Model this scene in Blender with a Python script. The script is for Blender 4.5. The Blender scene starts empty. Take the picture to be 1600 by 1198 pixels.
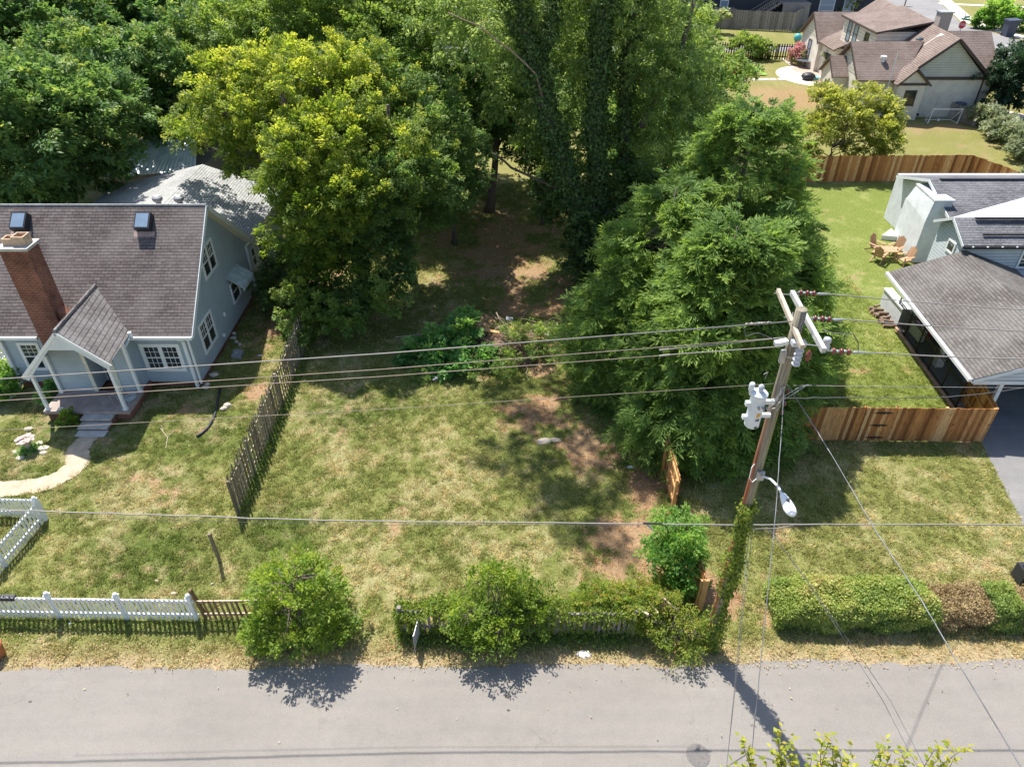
import bpy, math, random
import numpy as np
from mathutils import Vector, Matrix
random.seed(7)
RNG = np.random.default_rng(11)
R = math.radians
scene = bpy.context.scene
C = scene.collection
# ---------------------------------------------------------------- camera
CAM_H, FPX, PITCH = 19.0, 1110.0, R(36.5)
cam_d = bpy.data.cameras.new('camera'); cam = bpy.data.objects.new('camera', cam_d); C.objects.link(cam)
cam.location = (0, 0, CAM_H); cam.rotation_euler = (R(90) - PITCH, 0, 0)
cam_d.sensor_width = 36; cam_d.lens = 36 * FPX / 1600; cam_d.clip_end = 3000; cam_d.clip_start = 0.3
scene.camera = cam
# ---------------------------------------------------------------- world / sun
SUN = Vector((-.27, .54, 1)).normalized()
elev = math.asin(SUN.z); az = math.atan2(SUN.x, SUN.y)
w = bpy.data.worlds.new("World"); scene.world = w; w.use_nodes = True
nt = w.node_tree; bg = nt.nodes['Background']
sky = nt.nodes.new('ShaderNodeTexSky'); sky.sky_type = 'NISHITA'; sky.sun_disc = False
sky.sun_elevation = elev; sky.sun_rotation = az
nt.links.new(sky.outputs[0], bg.inputs[0]); bg.inputs[1].default_value = 0.115
sd = bpy.data.lights.new('sun', 'SUN'); sd.energy = 4.7; sd.angle = R(.6); sd.color = (1, .95, .87)
so = bpy.data.objects.new('sun', sd); C.objects.link(so)
so.rotation_euler = SUN.to_track_quat('Z', 'Y').to_euler(); so.location = (0, 0, 60)
vs = scene.view_settings; vs.view_transform = 'Standard'; vs.look = 'None'; vs.gamma = 1; vs.exposure = 0.95
scene.cycles.max_bounces = 6; scene.cycles.diffuse_bounces = 3; scene.cycles.glossy_bounces = 2
scene.cycles.transmission_bounces = 3; scene.cycles.transparent_max_bounces = 4

# ---------------------------------------------------------------- helpers
def ray(u, v):
    a = (u - 800) / FPX; b = (v - 599) / FPX
    return a, math.cos(PITCH) - b * math.sin(PITCH), -math.sin(PITCH) - b * math.cos(PITCH)
def G(u, v, z=0.0):
    a, b, d = ray(u, v); t = (z - CAM_H) / d
    return Vector((a * t, b * t, z))
def A(u, v, Y):
    a, b, d = ray(u, v); t = Y / b
    return Vector((a * t, Y, CAM_H + d * t))
def XX(u, v, x):
    a, b, d = ray(u, v); t = x / a
    return Vector((x, b * t, CAM_H + d * t))

class MB:
    """collects polygons with an automatic metric uv and a random value per piece"""
    def __init__(s): s.v = []; s.f = []; s.r = []; s.cur = 0.5; s.M = None
    def rnd(s, r=None): s.cur = random.random() if r is None else r; return s
    def add(s, vs, fs):
        o = len(s.v)
        for p in vs:
            p = Vector(p)
            if s.M is not None: p = s.M @ p
            s.v.append(p)
        for f in fs: s.f.append([o + i for i in f]); s.r.append(s.cur)
        return s
    def box(s, x0, x1, y0, y1, z0, z1):
        v = [(x0,y0,z0),(x1,y0,z0),(x1,y1,z0),(x0,y1,z0),(x0,y0,z1),(x1,y0,z1),(x1,y1,z1),(x0,y1,z1)]
        return s.add(v, [(0,3,2,1),(4,5,6,7),(0,1,5,4),(1,2,6,5),(2,3,7,6),(3,0,4,7)])
    def cbox(s, c, sx, sy, sz, rz=0, rx=0, ry=0):
        m = Matrix.Translation(c) @ Matrix.Rotation(rz,4,'Z') @ Matrix.Rotation(ry,4,'Y') @ Matrix.Rotation(rx,4,'X')
        v = [m @ Vector((a*sx/2,b*sy/2,c_*sz/2)) for a,b,c_ in ((-1,-1,-1),(1,-1,-1),(1,1,-1),(-1,1,-1),(-1,-1,1),(1,-1,1),(1,1,1),(-1,1,1))]
        return s.add(v, [(0,3,2,1),(4,5,6,7),(0,1,5,4),(1,2,6,5),(2,3,7,6),(3,0,4,7)])
    def prism(s, pts, vec):
        pts = [Vector(p) for p in pts]; vec = Vector(vec); n = len(pts)
        nr = Vector((0,0,0))
        for i in range(n): nr += (pts[i]-pts[0]).cross(pts[(i+1) % n]-pts[0])
        if nr.dot(vec) > 0: pts = pts[::-1]
        v = pts + [p + vec for p in pts]
        f = [tuple(range(n)), tuple(range(2*n-1, n-1, -1))] + [(i+n, (i+1) % n + n, (i+1) % n, i) for i in range(n)]
        f = [tuple(reversed(q)) if k > 1 else q for k, q in enumerate(f)]
        f = [f[0], f[1]] + [tuple(reversed(q)) for q in f[2:]]
        return s.add(v, f)
    def slab(s, pts, t):
        """thick sheet whose top face is pts"""
        pts = [Vector(p) for p in pts]
        n = (pts[1]-pts[0]).cross(pts[2]-pts[0]).normalized()
        if n.z < 0: n = -n
        return s.prism(pts, -n * t)
    def bar(s, a, b, w, h=None, up=(0,0,1)):
        a = Vector(a); b = Vector(b); h = h or w; d = (b-a).normalized(); up = Vector(up)
        if abs(d.dot(up)) > .98: up = Vector((0,1,0))
        x = d.cross(up).normalized()*w/2; y = x.cross(d).normalized()*h/2
        v = [a-x-y,a+x-y,a+x+y,a-x+y,b-x-y,b+x-y,b+x+y,b-x+y]
        return s.add(v, [(0,3,2,1),(4,5,6,7),(0,1,5,4),(1,2,6,5),(2,3,7,6),(3,0,4,7)][:6])
    def tube(s, pts, r, n=8, cap=True):
        pts = [Vector(p) for p in pts]; m = len(pts)
        rr = r if hasattr(r, '__len__') else [r]*m
        d0 = (pts[1]-pts[0]).normalized(); u = d0.orthogonal().normalized(); vs = []
        for i, p in enumerate(pts):
            d = (pts[min(i+1,m-1)]-pts[max(i-1,0)]).normalized()
            u = (u - d*u.dot(d)).normalized(); w_ = d.cross(u)
            for k in range(n):
                a = 2*math.pi*k/n; vs.append(p + (u*math.cos(a)+w_*math.sin(a))*rr[i])
        fs = [(i*n+k, i*n+(k+1) % n, (i+1)*n+(k+1) % n, (i+1)*n+k) for i in range(m-1) for k in range(n)]
        if cap: fs += [tuple(range(n-1,-1,-1)), tuple(range((m-1)*n, m*n))]
        return s.add(vs, fs)
    def lathe(s, c, prof, n=16, axis='Z', cap=True):
        c = Vector(c); vs = []
        for r, z in prof:
            for k in range(n):
                a = 2*math.pi*k/n; p = (r*math.cos(a), r*math.sin(a), z)
                if axis == 'X': p = (z, p[0], p[1])
                if axis == 'Y': p = (p[0], z, p[1])
                vs.append(c + Vector(p))
        m = len(prof)
        fs = [(i*n+k, i*n+(k+1) % n, (i+1)*n+(k+1) % n, (i+1)*n+k) for i in range(m-1) for k in range(n)]
        if cap: fs += [tuple(range(n-1,-1,-1)), tuple(range((m-1)*n, m*n))]
        return s.add(vs, fs)
    def blob(s, c, rx, ry, rz, n=8, m=6, jit=.12):
        c = Vector(c); vs = []; 
        for i in range(m+1):
            th = math.pi*i/m
            for k in range(n):
                a = 2*math.pi*k/n; j = 1+random.uniform(-jit, jit)
                vs.append(c + Vector((rx*math.sin(th)*math.cos(a)*j, ry*math.sin(th)*math.sin(a)*j, rz*math.cos(th)*(1+random.uniform(-jit,jit)*.5))))
        fs = [(i*n+k, (i+1)*n+k, (i+1)*n+(k+1) % n, i*n+(k+1) % n) for i in range(m) for k in range(n)]
        return s.add(vs, fs)
    def build(s, name, mat, parent=None, smooth=False, label=None, **kw):
        me = bpy.data.meshes.new(name)
        me.from_pydata([tuple(p) for p in s.v], [], s.f)
        me.materials.append(mat)
        uvl = me.uv_layers.new(name='UVMap'); at = me.attributes.new('rnd', 'FLOAT', 'FACE')
        at.data.foreach_set('value', s.r)
        uv = []
        for p in me.polygons:
            n = p.normal
            t = Vector((0,0,1)).cross(n)
            t = Vector((1,0,0)) if t.length < .05 else t.normalized()
            b = n.cross(t)
            for li in p.loop_indices:
                co = me.vertices[me.loops[li].vertex_index].co
                uv += [co.dot(t), co.dot(b)]
        uvl.data.foreach_set('uv', uv)
        if smooth:
            for p in me.polygons: p.use_smooth = True
        me.validate(); me.update()
        o = bpy.data.objects.new(name, me); C.objects.link(o)
        if parent is not None:
            o.parent = parent; o.matrix_parent_inverse = parent.matrix_world.inverted() if False else Matrix.Translation(-parent.location)
        if label: o['label'] = label
        for k, x in kw.items(): o[k] = x
        return o

def thing(name, label, cat, loc=(0,0,0), group=None):
    o = bpy.data.objects.new(name, None); C.objects.link(o); o.location = loc
    o.empty_display_size = .3
    o['label'] = label; o['category'] = cat
    if group: o['group'] = group
    return o
def tag(o, label, cat, group=None):
    o['label'] = label; o['category'] = cat
    if group: o['group'] = group
    return o
def copy_tree(o, loc=None, parent=None, label=None, rz=None):
    c = o.copy(); C.objects.link(c)
    if parent is not None: c.parent = parent
    if loc is not None: c.location = loc
    if rz is not None: c.rotation_euler = (0,0,rz)
    if label: c['label'] = label
    for ch in list(o.children): copy_tree(ch, parent=c)
    return c

# ---------------------------------------------------------------- materials
MATS = {}
def newmat(name, rough=.8, spec=.3):
    m = bpy.data.materials.new(name); m.use_nodes = True
    n = m.node_tree; b = n.nodes['Principled BSDF']
    b.inputs['Roughness'].default_value = rough; b.inputs['Specular IOR Level'].default_value = spec
    MATS[name] = m
    return m, n, b
def nd(n, t, **k):
    x = n.nodes.new(t)
    for a, v in k.items():
        if a in x.inputs.keys() if isinstance(a, str) else False: x.inputs[a].default_value = v
        else: setattr(x, a, v)
    return x
def ramp(n, fac, stops):
    r = n.nodes.new('ShaderNodeValToRGB'); e = r.color_ramp.elements
    while len(e) < len(stops): e.new(.5)
    for q, (p, c) in zip(e, stops): q.position = p; q.color = (*c, 1)
    n.links.new(fac, r.inputs[0]); return r.outputs[0]
def noise(n, scale, detail=4, coord='Object', vec=None, rough=.6, stretch=None):
    t = n.nodes.new('ShaderNodeTexNoise'); t.inputs['Scale'].default_value = scale; t.inputs['Detail'].default_value = detail
    t.inputs['Roughness'].default_value = rough
    if vec is None:
        tc = n.nodes.new('ShaderNodeTexCoord'); vec = tc.outputs[coord]
    if stretch:
        mp = n.nodes.new('ShaderNodeMapping'); mp.inputs['Scale'].default_value = stretch
        n.links.new(vec, mp.inputs[0]); vec = mp.outputs[0]
    n.links.new(vec, t.inputs['Vector']); return t.outputs['Fac']
def attr(n, name, out='Fac'):
    a = n.nodes.new('ShaderNodeAttribute'); a.attribute_name = name; return a.outputs[out]
def math_(n, op, a, b=None):
    m = n.nodes.new('ShaderNodeMath'); m.operation = op
    for i, x in enumerate((a, b)):
        if x is None: continue
        if isinstance(x, (int, float)): m.inputs[i].default_value = x
        else: n.links.new(x, m.inputs[i])
    return m.outputs[0]
def mix(n, fac, a, b, mode='MIX'):
    m = n.nodes.new('ShaderNodeMix'); m.data_type = 'RGBA'; m.blend_type = mode
    for i, x in ((0, fac), (6, a), (7, b)):
        if isinstance(x, (int, float)): m.inputs[i].default_value = x
        elif isinstance(x, tuple): m.inputs[i].default_value = (*x, 1)
        else: n.links.new(x, m.inputs[i])
    return m.outputs[2]
def bump(n, b, h, dist=.02, strength=.6):
    x = n.nodes.new('ShaderNodeBump'); x.inputs['Distance'].default_value = dist; x.inputs['Strength'].default_value = strength
    n.links.new(h, x.inputs['Height']); n.links.new(x.outputs[0], b.inputs['Normal'])

def simple(name, col, rough=.7, var=.15, scale=6, spec=.3, metal=0, bmp=0):
    m, n, b = newmat(name, rough, spec); b.inputs['Metallic'].default_value = metal
    f = noise(n, scale, 5)
    c = ramp(n, f, [(.3, tuple(x*(1-var) for x in col)), (.7, tuple(min(1, x*(1+var)) for x in col))])
    n.links.new(c, b.inputs['Base Color'])
    if bmp: bump(n, b, noise(n, scale*6, 3), bmp)
    return m
def siding(name, col, lap=.115, dirt=.12):
    m, n, b = newmat(name, .6)
    tc = n.nodes.new('ShaderNodeTexCoord'); sx = n.nodes.new('ShaderNodeSeparateXYZ'); n.links.new(tc.outputs['UV'], sx.inputs[0])
    fr = math_(n, 'FRACT', math_(n, 'DIVIDE', sx.outputs[1], lap))
    f = noise(n, 1.2, 6)
    c = ramp(n, f, [(.3, tuple(x*(1-dirt) for x in col)), (.7, tuple(x*(1+dirt*.6) for x in col))])
    e = ramp(n, fr, [(.0, (.35,)*3), (.14, (.9,)*3), (.3,(1,)*3), (1, (1,)*3)])  # dark line per lap: shadow under the boards painted into the colour
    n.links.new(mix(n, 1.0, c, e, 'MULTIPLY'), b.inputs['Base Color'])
    bump(n, b, math_(n, 'MULTIPLY', fr, -1), .02, 1)
    return m
def shingle(name, c1, c2, c3, row=.145, wid=.3, patch=(.5,.5,.5), pf=.0, line=.35):
    m, n, b = newmat(name, .9, .2)
    tc = n.nodes.new('ShaderNodeTexCoord')
    br = n.nodes.new('ShaderNodeTexBrick'); br.offset = .5; br.inputs['Scale'].default_value = 1
    br.inputs['Brick Width'].default_value = wid; br.inputs['Row Height'].default_value = row
    br.inputs['Mortar Size'].default_value = .012; br.inputs['Mortar Smooth'].default_value = .3
    br.inputs['Color1'].default_value = (*c1, 1); br.inputs['Color2'].default_value = (*c2, 1)
    br.inputs['Mortar'].default_value = (*[x*line for x in c1], 1)
    # a little wander so the courses are not ruler straight
    ns = n.nodes.new('ShaderNodeTexNoise'); ns.inputs['Scale'].default_value = 1.3; n.links.new(tc.outputs['UV'], ns.inputs['Vector'])
    va = n.nodes.new('ShaderNodeVectorMath'); va.operation = 'MULTIPLY_ADD'; va.inputs[1].default_value = (.05,.025,0)
    n.links.new(ns.outputs['Color'], va.inputs[0]); n.links.new(tc.outputs['UV'], va.inputs[2])
    n.links.new(va.outputs[0], br.inputs['Vector'])
    sx = n.nodes.new('ShaderNodeSeparateXYZ'); n.links.new(va.outputs[0], sx.inputs[0])
    fr = math_(n, 'FRACT', math_(n, 'DIVIDE', sx.outputs[1], row))
    f1 = noise(n, .5, 6, stretch=(1,1,1)); f2 = noise(n, 9, 3)
    c = mix(n, ramp(n, f1, [(.42,(0,)*3),(.62,(1,)*3)]), br.outputs['Color'], mix(n, .5, br.outputs['Color'], c3))
    c = mix(n, 1.0, c, ramp(n, f2, [(.2,(.7,)*3),(.8,(1.25,)*3)]), 'MULTIPLY')
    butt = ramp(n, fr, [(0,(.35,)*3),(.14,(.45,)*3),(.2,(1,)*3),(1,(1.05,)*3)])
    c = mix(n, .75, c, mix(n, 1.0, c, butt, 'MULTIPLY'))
    n.links.new(c, b.inputs['Base Color'])
    bump(n, b, math_(n, 'MULTIPLY', fr, -1), .02, .8)
    return m
def brick(name, c1, c2, mort, bw=.2, bh=.075, stain=.5, rough=.9, ms=.012):
    m, n, b = newmat(name, rough, .2)
    tc = n.nodes.new('ShaderNodeTexCoord')
    br = n.nodes.new('ShaderNodeTexBrick'); br.inputs['Scale'].default_value = 1
    br.inputs['Brick Width'].default_value = bw; br.inputs['Row Height'].default_value = bh
    br.inputs['Mortar Size'].default_value = ms
    br.inputs['Color1'].default_value = (*c1, 1); br.inputs['Color2'].default_value = (*c2, 1); br.inputs['Mortar'].default_value = (*mort, 1)
    n.links.new(tc.outputs['UV'], br.inputs['Vector'])
    f = noise(n, 1.6, 6)
    c = mix(n, 1.0, br.outputs['Color'], ramp(n, f, [(.3,(1-stain,)*3),(.6,(1.1,)*3)]), 'MULTIPLY')
    n.links.new(c, b.inputs['Base Color']); bump(n, b, math_(n, 'SUBTRACT', 1, br.outputs['Fac']), .008, .7)
    return m
def boards(name, stops, rough=.8, grain=(14,14,1.2), gs=3.0, dark=.55):
    """wood whose colour changes from board to board (rnd) and along the grain"""
    m, n, b = newmat(name, rough, .25)
    c = ramp(n, attr(n, 'rnd'), stops)
    f = noise(n, gs, 5, stretch=grain)
    k = noise(n, 5, 2, stretch=(1,1,.7))
    c = mix(n, 1.0, c, ramp(n, f, [(.3,(dark,)*3),(.65,(1.15,)*3)]), 'MULTIPLY')
    c = mix(n, 1.0, c, ramp(n, k, [(.27,(.35,)*3),(.33,(1,)*3)]), 'MULTIPLY')
    n.links.new(c, b.inputs['Base Color']); bump(n, b, f, .006)
    return m
def leafmat(name, stops, trans=.35, rough=.5, gain=1.0):
    trans = min(.5, trans*1.25)
    stops = [(p, tuple(.95*x+.05*(.3*q[0]+.6*q[1]+.1*q[2]) for x in q)) for p, q in stops]
    m, n, b = newmat(name, rough, .35)
    c = ramp(n, attr(n, 'rnd'), [(p, tuple(x*gain for x in q)) for p, q in stops])
    n.links.new(c, b.inputs['Base Color'])
    tr = n.nodes.new('ShaderNodeBsdfTranslucent')
    hs = n.nodes.new('ShaderNodeHueSaturation'); hs.inputs['Hue'].default_value = .485; hs.inputs['Saturation'].default_value = 1.1; hs.inputs['Value'].default_value = 1.8
    n.links.new(c, hs.inputs['Color']); n.links.new(hs.outputs[0], tr.inputs[0])
    ms = n.nodes.new('ShaderNodeMixShader'); ms.inputs[0].default_value = trans
    n.links.new(b.outputs[0], ms.inputs[1]); n.links.new(tr.outputs[0], ms.inputs[2])
    n.links.new(ms.outputs[0], n.nodes['Material Output'].inputs[0])
    return m
# greys, paints
M = {}
M['white'] = simple('white_paint', (.74,.75,.74), .5, .06, 3)
M['trimw'] = simple('trim_white', (.62,.65,.66), .5, .08, 3)
M['bluesiding'] = siding('blue_grey_siding', (.41,.475,.52))
M['greysiding'] = siding('pale_siding', (.50,.55,.58), .16)
M['darkroof'] = shingle('brown_black_shingle', (.085,.070,.068), (.14,.118,.113), (.19,.168,.16))
M['greyroof'] = shingle('pale_grey_shingle', (.29,.295,.29), (.37,.375,.365), (.44,.44,.43), .14, .25, line=.6)
M['porchroof'] = shingle('porch_shingle', (.12,.11,.108), (.17,.157,.153), (.26,.25,.25), .2, .28, line=.4)
M['carroof'] = shingle('grey_brown_shingle', (.095,.085,.078), (.14,.128,.118), (.20,.19,.18), .15, .3, line=.5)
M['slateroof'] = shingle('blue_grey_shingle', (.10,.10,.112), (.165,.165,.178), (.21,.21,.22), .15, .33)
M['farroof'] = shingle('far_brown_shingle', (.17,.125,.105), (.215,.165,.14), (.27,.215,.19), .18, .4, line=.55)
M['brickred'] = brick('red_brick', (.25,.075,.04), (.16,.05,.035), (.30,.19,.14))
M['brickwhite'] = brick('white_painted_brick', (.60,.63,.65), (.56,.59,.62), (.50,.53,.56), stain=.08, ms=.008)
M['brickcream'] = brick('cream_painted_brick', (.64,.60,.52), (.61,.57,.50), (.55,.51,.45), stain=.12, ms=.008)
M['creamsiding'] = siding('cream_siding', (.62,.58,.50), .3)
M['creamshingle'] = siding('cream_fine_siding', (.50,.49,.42), .2)
M['brown'] = simple('brown_trim', (.07,.05,.045), .6)
M['conc'] = simple('concrete', (.44,.42,.385), .9, .2, 2.5, bmp=.004)
M['porchconc'] = simple('porch_concrete', (.33,.27,.24), .8, .3, 1.6, bmp=.004)
M['palecon'] = simple('pale_concrete', (.60,.54,.46), .9, .15, 1.5, bmp=.004)
M['clay'] = simple('clay_flue', (.50,.36,.24), .8, .2, 5)
M['dark'] = simple('dark_recess', (.02,.02,.022), .9)
M['black'] = simple('black_metal', (.02,.02,.022), .45, .2, 4)
M['blackplastic'] = simple('black_plastic', (.03,.033,.04), .5)
M['galv'] = simple('galvanised_metal', (.36,.37,.38), .5, .2, 8, metal=.5)
M['svc'] = simple('service_cable', (.16,.165,.175), .5, .5, 3, metal=.2)
M['pipegrey'] = simple('painted_grey_metal', (.62,.66,.69), .45, .06, 4)
M['wire'] = simple('aluminium_wire', (.27,.255,.24), .6, .1, 4, metal=.2)
M['wiredark'] = simple('dark_cable', (.10,.10,.105), .6)
M['wirebrown'] = simple('weathered_copper_wire', (.30,.24,.19), .6)
M['porcelain'] = simple('brown_porcelain', (.13,.03,.02), .2, .2, 3, spec=.6)
M['porcgrey'] = simple('grey_porcelain', (.42,.44,.50), .25, .1, 3, spec=.6)
M['cedar'] = boards('cedar_boards', [(0,(.20,.075,.025)),(.3,(.40,.17,.055)),(.7,(.54,.26,.095)),(1,(.68,.42,.20))])
M['cedarin'] = boards('fresh_cedar', [(0,(.50,.25,.09)),(1,(.70,.42,.18))])
M['oldwood'] = boards('weathered_picket', [(0,(.17,.14,.10)),(.5,(.30,.25,.18)),(1,(.42,.36,.26))])
M['greywood'] = boards('grey_board', [(0,(.20,.17,.15)),(1,(.34,.30,.27))])
M['darkwood'] = boards('dark_stained_picket', [(0,(.03,.025,.02)),(1,(.07,.055,.04))])
M['brownpicket'] = boards('brown_picket', [(0,(.17,.11,.06)),(1,(.30,.20,.12))])
M['palewood'] = boards('bleached_board', [(0,(.50,.40,.31)),(1,(.62,.50,.38))])
M['bark'] = simple('bark', (.13,.105,.085), .95, .4, 8, bmp=.03)
M['redbark'] = simple('cedar_bark', (.20,.15,.12), .95, .3, 8, bmp=.02)
M['twig'] = simple('dry_twig', (.30,.22,.16), .9, .3, 6)
m, n, b = newmat('window_glass', .06, .8); f = noise(n, .9, 3)
n.links.new(ramp(n, f, [(.35,(.012,.016,.018)),(.7,(.05,.06,.06))]), b.inputs['Base Color']); M['glass'] = m
M['blueglass'] = simple('skylight_glass', (.20,.27,.36), .15, .1, 2, spec=.9)
M['awning'] = simple('awning_metal', (.46,.52,.53), .6, .25, 4)
# pole wood: reddish brown low on its left side, green algae patches
m, n, b = newmat('pole_wood', .95, .1)
f = noise(n, 3, 6, stretch=(9,9,.5)); g = noise(n, .5, 3)
c = ramp(n, f, [(.3,(.11,.095,.07)),(.5,(.235,.21,.16)),(.7,(.33,.30,.235))])
tc = n.nodes.new('ShaderNodeTexCoord'); sx = n.nodes.new('ShaderNodeSeparateXYZ'); n.links.new(tc.outputs['Object'], sx.inputs[0])
lft = ramp(n, math_(n, 'ADD', math_(n, 'MULTIPLY', sx.outputs[0], 4.0), .55), [(.12,(1,)*3),(.3,(0,)*3)])
low = ramp(n, math_(n, 'DIVIDE', sx.outputs[2], 12.0), [(.62,(1,)*3),(.82,(0,)*3)])
c = mix(n, mix(n, 1.0, lft, low, 'MULTIPLY'), c, mix(n, 1.0, c, (1.25,.55,.40), 'MULTIPLY'))
rgt = ramp(n, math_(n, 'ADD', math_(n, 'MULTIPLY', sx.outputs[0], 4.0), .4), [(.5,(0,)*3),(.75,(1,)*3)])
c = mix(n, mix(n, 1.0, rgt, ramp(n, math_(n, 'DIVIDE', sx.outputs[2], 12.0), [(.80,(1,)*3),(.93,(0,)*3)]), 'MULTIPLY'), c, mix(n, 1.0, c, (.85,.98,.42), 'MULTIPLY'))
n.links.new(c, b.inputs['Base Color']); bump(n, b, f, .012, .8); M['pole'] = m
# corrugated metal
m, n, b = newmat('corrugated_metal', .35, .5); b.inputs['Metallic'].default_value = .4
n.links.new(ramp(n, noise(n, 1.2, 5), [(.35,(.42,.50,.52)),(.65,(.72,.78,.80))]), b.inputs['Base Color']); M['corr'] = m
# asphalt
def asphalt(name, base, patch, warm=(1,1,1)):
    m, n, b = newmat(name, .92, .2)
    f1 = noise(n, .22, 6); f2 = noise(n, 45, 3, rough=.8); f3 = noise(n, 1.7, 6, stretch=(.25,1.4,1))
    c = mix(n, ramp(n, f1, [(.4,(0,)*3),(.65,(1,)*3)]), base, patch)
    c = mix(n, 1.0, c, ramp(n, f2, [(.25,(.72,)*3),(.75,(1.28,)*3)]), 'MULTIPLY')
    c = mix(n, 1.0, c, ramp(n, f3, [(.3,(.93,.93,.94)),(.7,(1.05,1.04,1.03))]), 'MULTIPLY')
    vo = n.nodes.new('ShaderNodeTexVoronoi'); vo.feature = 'DISTANCE_TO_EDGE'; vo.inputs['Scale'].default_value = .35
    tc = n.nodes.new('ShaderNodeTexCoord'); wn = n.nodes.new('ShaderNodeTexNoise'); wn.inputs['Scale'].default_value = 1.2; wn.inputs['Detail'].default_value = 6; n.links.new(tc.outputs['Object'], wn.inputs['Vector'])
    va = n.nodes.new('ShaderNodeVectorMath'); va.operation = 'MULTIPLY_ADD'; va.inputs[1].default_value = (1.6,1.6,0); n.links.new(wn.outputs['Color'], va.inputs[0]); n.links.new(tc.outputs['Object'], va.inputs[2]); n.links.new(va.outputs[0], vo.inputs['Vector'])
    cr = mix(n, ramp(n, noise(n, .3, 3), [(.50,(0,)*3),(.62,(1,)*3)]), (1.,1.,1.), ramp(n, vo.outputs['Distance'], [(0,(.82,.82,.82)),(.004,(.92,.92,.92)),(.008,(1,)*3)]))
    c = mix(n, 1.0, c, cr, 'MULTIPLY')
    c = mix(n, 1.0, c, ramp(n, noise(n, 3.5, 6, rough=.75), [(.25,(.90,)*3),(.42,(1,)*3),(.7,(1.05,)*3)]), 'MULTIPLY')
    c = mix(n, 1.0, c, ramp(n, noise(n, 130, 1), [(.2,(.6,)*3),(.35,(1,)*3),(.68,(1,)*3),(.8,(1.35,)*3)]), 'MULTIPLY')
    n.links.new(c, b.inputs['Base Color']); bump(n, b, f2, .004); return m
M['asphalt'] = asphalt('street_asphalt', (.208,.192,.173), (.232,.215,.194))
M['blacktop'] = asphalt('driveway_blacktop', (.17,.168,.168), (.24,.232,.225))
M['farasphalt'] = asphalt('far_asphalt', (.20,.195,.195), (.25,.24,.235))
M['dconc'] = asphalt('carport_concrete', (.16,.17,.175), (.26,.27,.27))
# ---------------------------------------------------------------- ground field
def _hash(ix, iy, seed):
    h = (ix.astype(np.int64)*374761393 + iy.astype(np.int64)*668265263 + seed*1442695041) & 0xffffffff
    h = ((h ^ (h >> 13)) * 1274126177) & 0xffffffff
    return ((h ^ (h >> 16)) & 0xffffff) / float(0xffffff)
def vnoise(x, y, s, seed=0):
    x = x/s; y = y/s; ix = np.floor(x); iy = np.floor(y); fx = x-ix; fy = y-iy
    fx = fx*fx*(3-2*fx); fy = fy*fy*(3-2*fy)
    a = _hash(ix,iy,seed); b = _hash(ix+1,iy,seed); c = _hash(ix,iy+1,seed); d = _hash(ix+1,iy+1,seed)
    return (a*(1-fx)+b*fx)*(1-fy) + (c*(1-fx)+d*fx)*fy
def fbm(x, y, s, seed=0, o=4):
    r = 0; a = .5; t = 0
    for i in range(o): r = r + a*vnoise(x, y, s/2**i, seed+i*17); t += a; a *= .55
    return r/t
def ell(x, y, cx, cy, rx, ry, soft=.6, wob=.35, seed=3):
    d = np.sqrt(((x-cx)/rx)**2 + ((y-cy)/ry)**2) + wob*(fbm(x, y, 1.2, seed)-.5)*2
    return np.clip((1-d)/soft+.5, 0, 1)
def road_edge(x): return 11.82 + .06*np.sin(x*.9) + .10*(fbm(x, x*0, 1.1, 91)-.5)*2 + .03*np.sin(x*5.3) + .008*x
LUSH = np.array((.140,.180,.042)); MID = np.array((.265,.260,.092)); STRAW = np.array((.50,.44,.265)); DIRT = np.array((.38,.215,.135)); TAN = np.array((.46,.35,.22)); DK = np.array((.045,.085,.02))
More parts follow.
